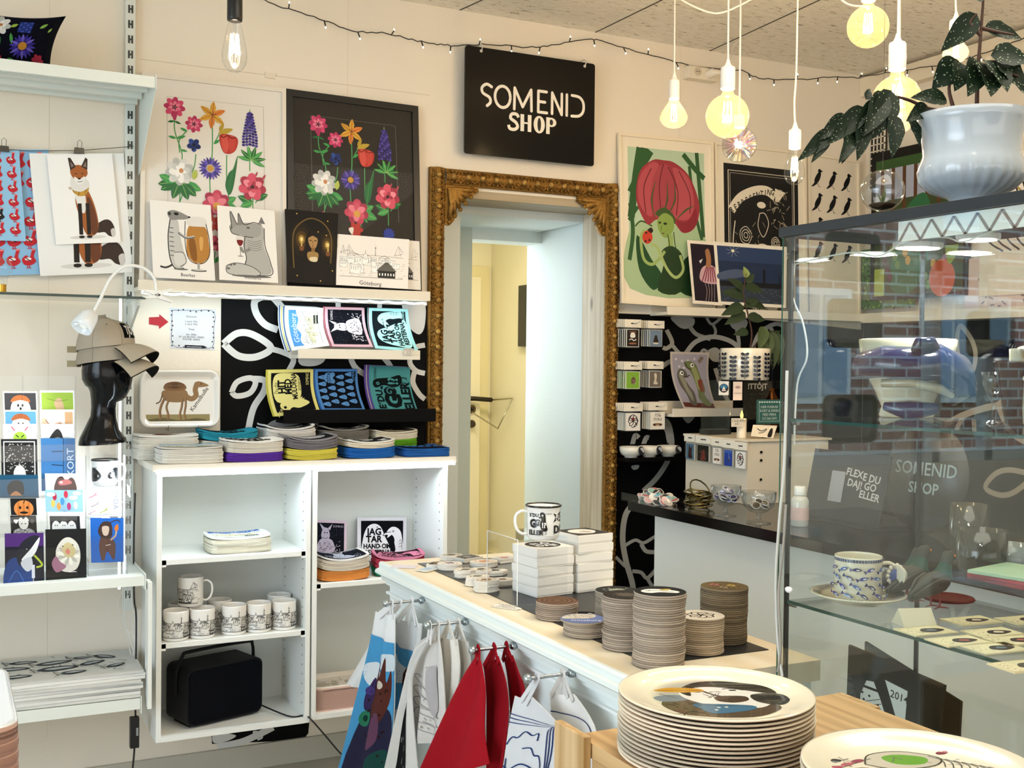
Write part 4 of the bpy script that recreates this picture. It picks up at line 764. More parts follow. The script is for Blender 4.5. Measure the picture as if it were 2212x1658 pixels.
def bulb_thing(nm, label, top, cord, sock, kind, R, L, glass='amber', sockcol='f2f1ec', energy=2.2, cordcol='ece9e0', sr=.022, glow=True):
    """top: point where the glass meets the socket"""
    t = thing(nm, label, 'pendant lamp' if cord else 'light bulb', top); x, y, z = top
    if cord:
        MB().tube(cr_([tuple(p) for p in cord]+[(x, y, z+sock+.012)], 5), .0028, cordcol, 7).build('cord', 'plastic', t)
        MB().lathe([(.004, sock+.022), (.0065, sock+.012), (sr*.55, sock+.003), (sr*.9, sock), (sr, sock-.004), (sr, .002), (sr*.96, -.004), (sr*.7, -.006)], x, y, z, 24, sockcol).build('socket', 'satin', t)
    else: MB().lathe([(.004, -.0), (.012, .002), (.0135, .004), (.0125, .008), (.0135, .011), (.0125, .015), (.0135, .018), (.0125, .022), (.0135, .026), (.013, .03)], x, y, z-.028, 20, 'c79a3c').build('screw_base', 'metal', t)
    P = {'globe': [(.014, 0), (.016, -.012)]+[(R*math.sin(a), -.018-R+R*math.cos(a)) for a in [.32+k*(PI-.32)/14 for k in range(15)]],
         'st': [(.014, 0), (.0145, -.008), (.019, -.022), (R*.82, -L*.42), (R*.97, -L*.60), (R, -L*.70), (R*.93, -L*.82), (R*.72, -L*.92), (R*.4, -L*.985), (.0, -L)],
         'a': [(.014, 0), (.016, -.01), (R*.55, -L*.25), (R*.85, -L*.45), (R, -L*.62), (R*.96, -L*.72), (R*.75, -L*.88), (R*.4, -L*.97), (0, -L)]}[kind]
    if not cord: P = [(r, -z_) for r, z_ in P]
    MB().lathe(P, x, y, z, 28, 'fff', True, False).build('glass_bulb', glass, t)
    LL = (2*R+.018 if kind == 'globe' else L); s_ = -1 if cord else 1
    MB().cyl((x, y, z+s_*.002), (x, y, z+s_*LL*.22), .006, 'cfc9b8', 8, .003).build('glass_stem', 'clear', t)
    if glow:
        b = MB()
        for k in range(6):
            a = 2*PI*k/6; r0, r1 = LL*.07, LL*.10; b.tube([(x+r0*math.cos(a), y+r0*math.sin(a), z+s_*LL*.28), (x+r1*math.cos(a), y+r1*math.sin(a), z+s_*LL*.68)], .0014, 'fff', 4)
        b.build('filament', 'filament', t)
        l = light('bulb_glow', 'POINT', (x, y, z+s_*LL*.5), energy, WARM, .012); l.parent = t; l.matrix_parent_inverse = Matrix.Translation(-Vector(top))
    return t
q = PY(507, 42, -1.0)
bulb_thing('pendant_lamp', 'tapered filament bulb hanging from a black socket, top left', tuple(q), [(q.x, q.y, 2.765), (q.x, q.y, 2.4)], .09, 'st', .0325, .135, 'clear', '0b0b0b', 1.6, '0b0b0b', .0195)
q = PY(4, 628, -.16); bulb_thing('light_bulb', 'clear bulb with a gold screw base standing on the glass shelf', (q.x, -.16, 1.654), None, 0, 'a', .030, .085, 'clear', glow=False)
# clip lamp
cl = thing('clip_lamp', 'white gooseneck clip lamp clamped on the glass shelf, over the caps', 'lamp', (.56, -.27, 1.62))
ym = -.31; c0 = PY(337, 632, ym)
MB().tube(cr_([tuple(PY(px, py, yy)) for px, py, yy in ((338, 632, ym), (333, 600, ym), (308, 578, ym), (270, 575, ym), (240, 600, ym), (222, 635, ym-.01), (205, 668, ym-.02), (197, 680, ym-.02))], 6), .0052, 'eef0ee', 10).build('gooseneck', 'satin', cl)
a, e = PY(200, 674, ym-.02), PY(170, 716, ym-.05); d = (e-a).normalized(); mtx = Matrix.Translation(a) @ d.to_track_quat('Z', 'Y').to_matrix().to_4x4()
MB(mtx).lathe([(.004, -.012), (.007, -.004), (.014, 0), (.022, .008), (.028, .022), (.031, .045), (.032, .066), (.029, .066), (.026, .02)], n=28, col='e9edf0', cap=False).build('lamp_shade', 'gloss', cl)
MB(mtx).ball((0, 0, .042), .02, 'fbfaf2', 14).build('bulb', 'satin', cl); l = light('clip_lamp_glow', 'SPOT', tuple(mtx @ Vector((0, 0, .068))), 9, (1, .95, .82), .02, None, tuple(d+Vector((-.3, .25, 0)))); l.data.spot_size = rad(110); l.data.spot_blend = .6
b = MB(); c0 = PY(338, 637, ym)
for s_ in (1, -1):
    P = [(c0.x-.045, c0.z+s_*.006), (c0.x-.03, c0.z+s_*.012), (c0.x, c0.z+s_*.010), (c0.x+.045, c0.z+s_*.022), (c0.x+.047, c0.z+s_*.018), (c0.x+.004, c0.z-s_*.004), (c0.x-.03, c0.z+s_*.006)]
    b.prism(P if s_ < 0 else P[::-1], ym-.014, ym+.014, 'f0f1ef', 'Y')
b.build('clamp', 'satin', cl); MB().cyl((c0.x, ym-.016, c0.z), (c0.x, ym+.016, c0.z), .004, '9a9a96').build('clamp_pin', 'metal', cl)
# mannequin head with two caps
yh = -.20; hb = PY(224, 957, yh); HX = hb.x
def hx(px): return PY(px, 850, yh).x-HX
mh = thing('mannequin_head', 'glossy black mannequin head wearing two caps', 'mannequin head', (HX, yh, hb.z))
rings = []
for py, x0, x1, dy in ((957, 169, 274, .072), (950, 169, 273, .072), (943, 172, 268, .068), (925, 183, 258, .052), (900, 195, 252, .040), (880, 197, 251, .038), (865, 196, 253, .042), (855, 192, 263, .050), (847, 188, 274, .056), (835, 184, 283, .060), (815, 177, 289, .066), (795, 176, 284, .066), (775, 180, 277, .062), (755, 186, 270, .058), (738, 196, 258, .045), (728, 212, 244, .02)):
    p = PY((x0+x1)/2, py, yh); w_ = (PY(x1, py, yh)-PY(x0, py, yh)).length/2; rings.append((p, (w_, dy)))
MB().tube([r[0] for r in rings], [r[1] for r in rings], '05070b', 28, up=(0, 1, 0)).build('head', 'glossblack', mh)

def cap(nm, label, dz, patch):
    cx, cz = PY(232, 785, yh).x, PY(232, 782, yh).z+dz; t = thing(nm, label, 'cap', (cx, yh, cz)); W = .088; MR = T(cx, yh, 0) @ RZ(-.62) @ T(-cx, -yh, 0)
    b = MB(MR)
    def dome(u, v):
        a = 2*PI*u; ph = v*PI/2; r = math.cos(ph)**.72; return Vector((cx-.006+W*r*math.cos(a)*(1.02), yh+.078*r*math.sin(a), cz+.095*math.sin(ph)*(1-.10*math.cos(a))+.012*math.cos(ph)*math.cos(a)))
    b.grid(dome, 36, 10, 'b5aa98')
    for k in range(6): b.tube([dome(k/6+.08, j/10)*1.0 for j in range(11)], .0009, '9a8f7e', 5)
    for k in range(6): p = dome(k/6+.16, .55); b.ball(p, .0035, 'a0957f', 6)
    b.ball(dome(0, 1), .006, '8e8470', 8, (1, 1, .6)); b.build('crown', 'fabric', t)
    def brim(h):
        def g(u, v):
            a = (u-.5)*2.0; yy = yh+.080*math.sin(a*.95)*(1+.05*v); xx = cx-.006+W*1.02*math.cos(a*.80)+(.080*v*math.cos(a*.75)); zz = cz+.013*math.cos(a)-.030*v*v*.8-.050*abs(math.sin(a*.8))**2*(.25+v*.9)+h; return Vector((xx, yy, zz))
        return g
    b = MB(MR); b.grid(brim(.002), 16, 6, 'b9ae9b'); b.grid(brim(-.0015), 16, 6, '1d1b18'); g = brim(0)
    b.tube([g(k/16, 1) for k in range(17)], .0018, '26241f', 6); b.build('brim', 'fabric', t)
    q = dome(.5, 0); MB(MR).box(q.x-.034, q.x, q.y-.012, q.y+.012, q.z-.004, q.z+.016, 'a89a7c').build('strap', 'fabric', t)
    b = MB(MR); f = lambda u, v, h=0: (lambda p: p+(p-Vector((cx, yh, cz))).normalized()*(h+.0012))(dome(.93+.14*u, .60-.45*v))
    b.grid(lambda u, v: f(u, v), 8, 4, '0b0b0c'); A = Art(b, f, 1.8, .1, h0=.001); A.text('TJÔTA', .53, .56, .30, 'f2f2ee', .05, 'c', .03, .62); b.build('patch', 'fabric', t)
cap('cap', 'beige cap lettered TJÔTA, uppermost of the two on the head', .045, 1); cap('cap', 'beige cap directly on the mannequin head, under the other cap', .0, 1)
tag(MB().box(.40, .52, -.26, -.14, .80, hb.z-.002, 'fff', .001).build('acrylic_block', 'clear_plastic', None, (.46, -.2, .8)), 'clear acrylic box carrying the mannequin head', 'box')
# ---------------------------------------------------------------- postcard racks and cards
def rack(x0, x1, z0, z1, y, label, tiers):
    t = thing('postcard_rack', label, 'rack', ((x0+x1)/2, y, z0)); b = MB()
    b.box(x0, x1, y+.055, y+.057, z0, z1).box(x0, x1, y-.05, y+.056, z0, z0+.002)
    for x in (x0, (x0+x1)/2 if x1-x0 > .12 else x0, x1): b.box(x-.0008, x+.0008, y-.05, y+.056, z0, z0+.05).box(x-.0008, x+.0008, y+.02, y+.056, z0+.05, z1)
    for zz, yy, h in tiers: b.box(x0, x1, yy-.0015, yy, zz, zz+h); b.box(x0, x1, yy, y+.056, zz, zz+.0015)
    b.build('clear_holder', 'clear_plastic', t)
p0, p1 = PY(-70, 1270, -.26), PY(165, 1265, -.26)
rack(p0.x, p1.x, .770, PY(100, 812, -.2).z, -.25, 'clear plastic rack of postcards on the left metal shelf', [(.776, -.30, .09), (.90, -.275, .06), (1.01, -.26, .06), (1.12, -.24, .05)])
p2, p3 = PY(188, 1270, -.26), PY(272, 1250, -.26)
rack(p2.x, p3.x, .770, PY(230, 985, -.25).z, -.25, 'narrow clear rack holding the blue mermaid card under an enamel mug', [(.79, -.295, .10), (.94, -.27, .05)])
def pc(q, y, col, draw, label, asp=.7, yb=None): return px_card('postcard', q, y, col, draw, label, 'postcard', asp, yb=yb)
def q4(x0, y0, x1, y1, s_=0): return ((x0, y0), (x1, y0+s_), (x0+2, y1), (x1+2, y1+s_))
def ghost(hd):
    def f(A):
        A.rect(.04, .06, .96, .97, hd[0]); A.blob([(.25, .97), (.2, .75), (.28, .4), (.5, .28), (.72, .4), (.8, .75), (.76, .97)], 'f4f2ee'); A.blob([(.22, .42), (.3, .22), (.5, .14), (.7, .22), (.78, .42), (.5, .34)], hd[1])
        for u in (.43, .56): A.ell(u, .55, .028, .05, '111')
        A.ell(.5, .68, .03, .05, '111')
    return f
def cards():
    Y0 = -.20
    pc(q4(6, 845, 80, 900), Y0, 'f4f4f4', ghost(('3c3c42', 'b46a3c')), 'postcard of a ghost with a bun on its head, top left of the rack', 1.2)
    def a(A): A.rect(.04, .08, .96, .95, '9fc04c'); A.blob([(.4, .5), (.5, .3), (.62, .34), (.7, .8), (.55, .85)], 'd8b894'); A.curve([(.2, .3), (.5, .4), (.8, .35)], .01, '3a3a20'); A.blob([(.25, .95), (.4, .75), (.55, .8), (.7, .95)], 'eee6da')
    pc(q4(86, 843, 160, 900), Y0, 'f6f6f4', a, 'green postcard with a pale hand, top right of the rack', 1.2)
    pc(q4(8, 885, 80, 940), Y0-.012, 'f6f6f6', ghost(('5c9cd8', 'a86038')), 'blue postcard of a ghost under a bun, second row', 1.2)
    def a(A): A.rect(.72, .1, .95, .9, 'e0b488'); A.blob([(.05, .9), (.1, .3), (.3, .6), (.6, .5), (.7, .9)], 'eec0a4'); A.curve([(.15, .4), (.3, .62), (.6, .55)], .02, '7a4a34')
    pc(q4(86, 884, 160, 938), Y0-.012, 'f8f4f0', a, 'pale postcard with a peach tinted figure, second row', 1.2)
    def a(A): A.ell(.5, .5, .2, .2, 'a4d04a'); A.line([(.38, .4), (.46, .48)], .03, '111'); A.line([(.62, .4), (.54, .48)], .03, '111'); A.line([(.5, .7), (.5, .95)], .02, '3a5a20'); A.line([(.25, .1), (.35, .25)], .03, 'd04a5c'); A.line([(.75, .1), (.65, .25)], .03, 'd04a5c')
    pc(q4(6, 915, 78, 975), Y0-.024, 'e8eaea', a, 'postcard of an angry green lollipop face', 1.1)
    def a(A): A.blob([(.15, .9), (.2, .6), (.45, .2), (.6, .3), (.7, .7), (.85, .95)], '2a2a2c'); A.blob([(.3, .95), (.4, .7), (.62, .65), (.7, .95)], 'f2f0ea'); A.curve([(.2, .7), (.5, .5), (.7, .7)], .05, '8a8a88')
    pc(q4(88, 915, 160, 975), Y0-.024, 'dcdde0', a, 'postcard of a bird in a sailor hat, drawn in grey', 1.1)
    def a(A):
        A.rect(.06, .04, .94, .97, 'f0f0ee'); A.rect(.09, .06, .91, .95, '17181c'); hatch(A, .12, .08, .88, .62, 90, 'e6e6e2', .014, 11)
        A.blob([(.36, .95), (.34, .62), (.5, .5), (.66, .62), (.64, .95)], 'eceae6')
    pc(q4(2, 948, 80, 1060), Y0-.036, '14161c', a, 'black and white postcard crowded with fine line figures', .7)
    def a(A): A.rect(0, 0, .7, 1, '3b78b4'); A.rect(.7, 0, 1, 1, '3f6796'); A.line([(.3, .25), (.66, .25)], .03, '1a3a5c'); A.line([(.3, .5), (.66, .52)], .03, '1a3a5c'); A.line([(.66, 0), (.64, .9)], .03, '28486c'); A.text('KORT', .85, .45, .20, 'c8d8e8', -PI/2, 'c', 0, 1)
    pc(q4(88, 946, 162, 1060), Y0-.036, '3b78b4', a, 'blue postcard with white sideways lettering along its edge', .7)
    Y1 = -.255
    def a(A): A.blob([(.3, .9), (.25, .5), (.4, .25), (.6, .3), (.65, .6), (.6, .9)], '12141c'); A.blob([(.3, .95), (.45, .7), (.6, .95)], 'b07848'); A.rect(.0, .9, 1, 1, '0e4258')
    pc(q4(-8, 1025, 82, 1075), Y1, '124f70', a, 'teal blue postcard with a dark hooded bird', 1.5)
    def a(A): A.blob([(.25, .95), (.3, .3), (.45, .15), (.55, .35), (.7, .2), (.8, .45), (.78, .95)], '4a2420'); A.blob([(.35, .4), (.6, .3), (.7, .5), (.4, .6)], 'c86a6a'); A.ell(.42, .45, .04, .04, 'fff')
    pc(q4(97, 1022, 178, 1065), Y1, 'eef0f4', a, 'white postcard of a brown creature with a pink hair band', 1.6)
    def a(A): A.ell(.5, .62, .38, .34, 'd88a48'); [A.ell(.5+.1*k, .62, .05, .3, 'c87434') for k in (-2, 0, 2)]; A.line([(.5, .3), (.55, .1)], .05, '5a3a1c'); A.ell(.36, .55, .05, .06, '1a0e06'); A.ell(.64, .55, .05, .06, '1a0e06'); A.ell(.5, .85, .16, .05, '1a0e06')
    pc(q4(22, 1076, 78, 1112), Y1-.010, '0c0c10', a, 'black postcard with an orange pumpkin face', 1.5)
    def a(A):
        for u, v, c in ((.25, .3, 'b02840'), (.55, .2, 'c43248'), (.45, .52, '4a90c8'), (.2, .62, 'd8c060'), (.62, .75, 'b03a70'), (.35, .75, 'e09a50'), (.8, .7, 'e8e8ea')): A.ell(u, v, .055, .11, c); A.line([(u, v+.1), (.5, 1)], .006, '789')
        for u, v in ((.15, .2), (.75, .35), (.85, .15)): A.ell(u, v, .12, .06, 'eef4fa')
    pc(q4(97, 1058, 178, 1105), Y1-.010, '96c4ea', a, 'sky blue postcard with many coloured balloons', 1.6)
    def a(A): A.rect(.05, .04, .95, .98, '0c0c0e'); A.blob([(.3, .3), (.4, .1), (.5, .2), (.6, .08), (.7, .3)], 'e8e6e0'); A.blob([(.33, .32), (.67, .32), (.64, .66), (.5, .78), (.36, .66)], 'e4e2dc'); A.ell(.43, .45, .03, .02, '111'); A.ell(.57, .45, .03, .02, '111'); A.blob([(.1, .98), (.3, .7), (.5, .85), (.7, .7), (.92, .98)], '9a9896'); hatch(A, .15, .75, .85, .95, 20, 'f4f4f0', .02, 5); A.ell(.17, .28, .05, .05, 'f4f4f4'); A.ell(.25, .28, .05, .05, 'f4f4f4'); A.poly([(.12, .32), (.30, .32), (.21, .46)], 'f4f4f4'); A.ell(.84, .3, .07, .1, '55504c')
    pc(q4(22, 1113, 78, 1152), Y1-.018, '0c0c0e', a, 'black and white playing card style postcard of a bearded king', 1.4)
    def a(A):
        for u in (.2, .45, .72): A.blob([(u-.12, 1), (u-.12, .5), (u, .3), (u+.12, .5), (u+.13, 1)], 'f4f4f2'); A.ell(u-.03, .6, .015, .03, '111'); A.ell(u+.04, .6, .015, .03, '111')
        A.blob([(.35, .2), (.5, .1), (.6, .3), (.45, .35)], '3a3a3c')
    pc(q4(107, 1114, 172, 1148), Y1-.018, '1a1c22', a, 'dark postcard with three small white ghosts', 1.6)
    def a(A):
        A.rect(.0, .0, 1, .25, '4a2470'); A.blob([(.0, 1), (.02, .6), (.25, .45), (.6, .55), (.7, .8), (.6, 1)], '1f3c78'); A.blob([(.3, .45), (.4, .2), (.7, .05), (.9, .1), (.75, .4), (.6, .6), (.4, .62)], '1c1e2a'); A.blob([(.42, .5), (.66, .3), (.9, .08), (.8, .35), (.6, .5)], 'e4e6ea'); A.blob([(.4, .55), (.66, .45), (.7, .65), (.55, .72)], 'c8ccd4'); A.curve([(.75, .42), (.95, .6), (.8, .65)], .05, 'b8c840'); A.rect(.68, .6, .76, .85, 'd8dce8'); A.line([(.72, .85), (.72, .98)], .02, 'b8bcc8'); A.ell(.56, .3, .015, .01, 'fff'); A.curve([(.1, .9), (.3, .7), (.5, .95)], .02, '3e6ab0')
    pc(((10, 1152), (94, 1150), (11, 1268), (96, 1264)), -.300, '0e1124', a, 'large dark postcard of an orca in a blue coat', .72)
    def a(A): A.blob([(.25, .4), (.4, .2), (.6, .16), (.8, .3), (.85, .55), (.75, .75), (.5, .8), (.3, .7)], 'd8d4ca'); petals(A, .55, .48, .28, 12, 'b9b4a8', .35, .2, 'eceade'); A.blob([(.4, .35), (.55, .25), (.72, .36), (.7, .5), (.5, .52)], 'c8b888'); A.blob([(.48, .42), (.54, .36), (.6, .42), (.56, .48)], 'd08070'); A.blob([(.15, .62), (.25, .5), (.35, .6), (.5, .7), (.3, .8), (.2, .75)], '9a6a80'); A.ell(.42, .32, .02, .015, '111'); A.ell(.66, .3, .02, .015, '111'); A.line([(.55, .8), (.75, .8)], .015, 'fff')
    pc(((98, 1143), (186, 1141), (99, 1260), (187, 1256)), -.300, '0e0f10', a, 'large black postcard of a fluffy white creature', .72)
    def a(A):
        for u, v, c in ((.2, .3, 'c86a80'), (.25, .6, '9a8890'), (.5, .8, 'b8c050'), (.15, .85, 'd0b0b4')): A.curve([(u-.15, v+.08), (u, v), (u+.06, v-.08)], .03, c); A.curve([(u, v), (u+.1, v-.02)], .02, c)
        A.text('TYDÅ', .82, .45, .15, '7a80a8', PI/2)
    pc(q4(188, 1050, 262, 1115), -.268, 'f0ebe8', a, 'pale postcard of drawn hands, above the blue mermaid card', 1.1)
    def a(A): A.blob([(.3, .9), (.25, .6), (.35, .4), (.6, .45), (.75, .6), (.7, .95), (.5, .75), (.4, .95)], '5a3c34'); A.blob([(.22, .3), (.35, .1), (.6, .1), (.66, .3), (.6, .45), (.35, .45)], '3c2a26'); A.blob([(.35, .2), (.55, .2), (.52, .38), (.38, .38)], 'c8b0a0'); A.curve([(.6, .5), (.75, .4), (.78, .25)], .05, 'b89a84'); A.blob([(.72, .22), (.82, .14), (.84, .26), (.76, .3)], 'c8702c'); A.curve([(.6, .1), (.8, .05), (.9, .1)], .03, '3c2a26'); A.line([(.45, .62), (.6, .6)], .02, 'e0d0c0')
    pc(((195, 1118), (267, 1118), (197, 1215), (267, 1213)), -.290, '1a60b8', a, 'blue postcard of a dark haired mermaid figure in the narrow rack', .74)
cards()
def mug(x, y, z, R, Hh, nm, label, col='f0eeea', rim=None, draw=None, ha=0.0, group=None, enamel=False, m='ceramic', rot=0, inner=None):
    t = thing(nm, label, 'mug', (x, y, z), group); b = MB(T(x, y, z))
    P = [(R*.90, 0), (R*.97, .002), (R, .008), (R, Hh-.004), (R*1.0, Hh), (R-.0025, Hh+.0005), (R-.003, Hh-.004), (R-.004, .006), (0, .005)]
    if enamel: P = [(R*.80, 0), (R*.90, .004), (R*.96, .012), (R*.98, Hh*.7), (R, Hh-.006), (R*1.06, Hh-.002), (R*1.07, Hh+.001), (R*1.05, Hh+.002), (R*.97, Hh-.004), (R*.95, .01), (0, .008)]
    b.lathe(P, n=40, col=col, cap=True)
    fn = lambda u, v, h=0: Vector((x+(R*(.985 if enamel else 1)+h)*math.cos(u*2*PI+rot), y+(R*(.985 if enamel else 1)+h)*math.sin(u*2*PI+rot), z+Hh*(1-v)))
    if draw: draw(Art(b_ := MB(), fn, 2*PI*R/Hh, .06, h0=.0008)); b.v += b_.v; k = len(b.v)-len(b_.v); b.f += [tuple(k+i for i in f) for f in b_.f]; b.c += b_.c; b.s += b_.s
    b.build('body', m, t)
    if rim: MB(T(x, y, z)).lathe([(R*1.03, Hh-.003), (R*1.085, Hh-.001), (R*1.09, Hh+.002), (R*1.04, Hh+.003), (R*1.0, Hh)], n=40, col=rim, cap=False).build('rim', m, t)
    c, s_ = math.cos(ha), math.sin(ha); hp = [(R*.97, Hh*.82), (R*1.3, Hh*.84), (R*1.62, Hh*.72), (R*1.68, Hh*.5), (R*1.55, Hh*.28), (R*1.25, Hh*.16), (R*.97, Hh*.17)]
    MB().tube(cr_([(x+r*c, y+r*s_, z+h) for r, h in hp], 4), .0048, col, 10, flat=.75).build('handle', m, t)
    return t
def hedge(A):
    for u0, f in ((.60, 1), (.86, -1)):
        A.blob([(u0-.10*f, .5), (u0-.06*f, .30), (u0+.02*f, .34), (u0+.09*f, .60), (u0+.02*f, .80), (u0-.08*f, .80)], '15161a'); 
        for k in range(8): A.line([(u0-.08*f+.01*k*f, .4), (u0-.12*f+.02*k*f, .26)], .006, '15161a')
        A.ell(u0+.05*f, .6, .01, .01, 'fff')
q = PY(226, 1045, -.25); mug(q.x, -.25, PY(226, 990, -.25).z-.082, .038, .078, 'enamel_mug', 'white enamel mug with a black rim and two hedgehogs, by the postcards', 'f4f6f6', '0a0a0c', hedge, .25, None, True)
tag(MB().box(q.x-.045, q.x+.045, -.30, -.20, .955, PY(226, 990, -.25).z-.083, 'fff').build('acrylic_block', 'clear_plastic', None, (q.x, -.25, .955)), 'clear plastic platform under the hedgehog mug', 'box')
# ---------------------------------------------------------------- tea towels, adapter, tray pile
def folded(W, Dp, t, col, seed, curl=.0, edge=None, nx=14, ny=8, asp=None, draw=None, bot=None, rnd=0.0):
    """a folded cloth lying flat: a soft slab, origin at its middle underside"""
    r = random.Random(seed); b = MB(); ph = r.uniform(0, 6)
    def top(u, v, h=0):
        x = (u-.5)*W; y = (.5-v)*Dp; k = curl*((2*u-1)**2)
        if rnd:
            kk = max(0, (abs(2*u-1)-.75)*4)*max(0, (abs(2*v-1)-.45)/.55); x *= 1-.06*kk; y *= 1-.12*kk
        return Vector((x, y, t+k+h+.0006*math.sin(u*9+ph)*math.sin(v*7+ph)))
    b.grid(lambda u, v: top(u, v), nx, ny, col); b.grid(lambda u, v: top(u, v)-Vector((0, 0, t)), nx, ny, bot or col)
    for g in (lambda a: (a, 0), lambda a: (a, 1), lambda a: (0, a), lambda a: (1, a)): b.grid(lambda a, c_: top(*g(a))-Vector((0, 0, t*c_))+((top(*g(a))-Vector((0, 0, 0))).normalized()*Vector((1, 1, 0)).length*0), nx, 1, edge or col, False)
    if draw: draw(Art(b, lambda u, v, h: top(u, v, h+.0004), W/Dp, .09))
    return b
def towel_art(A):
    r = random.Random(5)
    for u, v, L, a in ((.40, .18, .13, .05), (.34, .42, .15, .1), (.52, .36, .17, -.15), (.36, .78, .13, 0), (.52, .62, .19, -.1), (.72, .55, .13, -.4), (.80, .20, .12, .6), (.70, .22, .08, .2), (.84, .75, .10, -.5), (.62, .84, .12, -.1)):
        c, s_ = math.cos(a), math.sin(a); P = [(0, 0), (.2, -.16), (.6, -.2), (.95, -.06), (1, .05), (.7, .16), (.3, .2)]; Q = [(u+L*(x*c-y*s_), v+L*(x*s_+y*c)*A.asp) for x, y in P]; A.blob(Q, '4a5458'); Q2 = [(u+L*((x*.7+.18)*c-y*.5*s_), v+L*((x*.7+.18)*s_+y*.5*c)*A.asp) for x, y in P]; A.blob(Q2, 'c9cfcf'); A.curve(Q+[Q[0]], .003, '14181a', 4)
        A.curve([(u, v), (u-.03, v-.08), (u-.01, v+.08)], .004, '14181a')
    hatch(A, .05, .05, .95, .95, 60, '2a3236', .004, 8)
tz = .3945
for k in range(9):
    b = folded(.62, .285, .0085, ('eeeee8', 'f4f4f0', 'e6e6e0')[k % 3], 40+k, .0, draw=towel_art if k == 8 else None); o = b.build('tea_towel', 'fabric'); o.location = (.235-.004*(k % 3)+.002*k, -.190-.003*(k % 2), tz+k*.0092+.0); o.rotation_euler = (0, 0, .012*((k*7) % 5-2))
    tag(o, 'folded white tea towel with black marine drawings, topmost of its pile' if k == 8 else 'plain looking folded white tea towel inside the pile on the lowest shelf', 'towel', 'tea towels on the lowest left shelf')
q = PY(290, 1600, -.22); ad = thing('power_adapter', 'black power adapter hanging on its cable under the left shelves', 'power adapter', q)
MB().box(q.x-.014, q.x+.014, q.y-.012, q.y+.012, q.z-.02, q.z+.078, '0b0c10', .003).build('adapter_body', 'plastic', ad); MB().box(q.x+.004, q.x+.0105, q.y-.0125, q.y-.0119, q.z+.02, q.z+.045, '9a9c9a').build('rating_label', 'paper', ad)
MB().tube(cr_([(q.x, q.y, q.z-.018), (q.x, q.y, q.z-.035), (q.x-.006, q.y, q.z-.1), (q.x-.02, q.y, q.z-.2)], 5), .003, '0b0c10', 8).tube(cr_([(q.x+.004, q.y, q.z+.076), (q.x+.006, q.y+.02, q.z+.12), (q.x+.01, q.y+.04, .60), (q.x+.012, -.12, .66), (q.x+.010, -.12, .85), (q.x+.012, -.13, 1.0)], 5), .0028, '0b0c10', 8).build('cable', 'plastic', ad)
b = MB()
for k in range(7): r = random.Random(k); b.tube(cr_([(.53+r.uniform(-.01, .02), -.05-r.uniform(0, .1), .72), (.52+r.uniform(-.02, .03), -.1-r.uniform(0, .1), .62+r.uniform(-.05, .03)), (.545+r.uniform(-.02, .02), -.12-r.uniform(0, .1), .52+r.uniform(-.05, .05)), (.545, -.14, .46)], 5), .0008, 'f4f4f0', 4)
tag(b.build('loose_wire', 'plastic', None, (.54, -.12, .6)), 'tangle of thin white wires beside the tea towels', 'wire')
for k in range(20):
    z = .800-.0075*k; fn_ = lambda u, v, h=0, z=z: Vector((-.248+.365*u, -1.42-.42*v, z-.012+h))
    if k == 0: b = rtray(fn_, .87, .05, 'e9eef2', 'c9a08c'); pt = b.build('serving_tray', 'gloss', None, (-.08, -1.63, z-.012)); tag(pt, 'white tray with rounded corners, topmost of the pile at bottom left', 'tray', 'tray pile at bottom left')
    else:
        if k == 1: b = rtray(fn_, .87, .05, 'b9907c', '9a7464'); p1 = b.build('serving_tray', 'satin', None, (-.08, -1.63, z-.012)); tag(p1, 'tray with a brown edge inside the pile at bottom left', 'tray', 'tray pile at bottom left')
        else: o = p1.copy(); COL.objects.link(o); o.location.z = z-.012; o.location.x += .0015*((k*5) % 3-1)
tbl = thing('side_table', 'low white side table under the tray pile at bottom left', 'table', (-.08, -1.63, 0)); MB().box(-.3, .13, -1.86, -1.4, .605, .635, 'e6e6e2').build('tabletop', 'satin', tbl)
for x in (-.28, .09):
    for y in (-1.84, -1.44): MB().box(x, x+.03, y, y+.03, 0, .605, 'e6e6e2').build('leg', 'satin', tbl)
# ---------------------------------------------------------------- printed dishcloths
def turned(A): a = Art(A.mb, lambda u, v, h: A.fn(v, 1-u, h), 1/A.asp, A.bend, A.eps, A.h); return a
def logo(A, u, v, h, ink, rot=0):
    A.text('SOMENIC', u, v, h, ink, rot, 'c', .0, .85)
def bird(A, x, y, s_, ink, pap):
    a = A.asp; q = lambda P: [(x+s_*p, y+s_*r*a) for p, r in P]
    A.blob(q([(-.1, .0), (.0, -.14), (.14, -.16), (.28, -.05), (.34, .2), (.36, .5), (.1, .5), (.12, .2), (.05, .06)]), pap); A.blob(q([(-.08, .12), (.05, .12), (.12, .3), (.14, .5), (.02, .5), (-.02, .3)]), ink)
    A.blob(q([(.02, -.02), (-.14, .0), (-.2, .08), (-.08, .06), (-.1, .14), (.04, .06)]), pap); A.curve(q([(.02, -.02), (-.14, .0), (-.2, .08), (-.08, .06), (-.1, .16), (.04, .06)]), .012, ink); A.ell(x+s_*.08, y-s_*.04*a, .02, .02, ink); A.ell(x+s_*.08, y-s_*.04*a, .010, .010, pap)
    for k in range(3): A.curve(q([(.24, .24+.08*k), (.3, .2+.08*k), (.34, .3+.08*k)]), .008, ink)
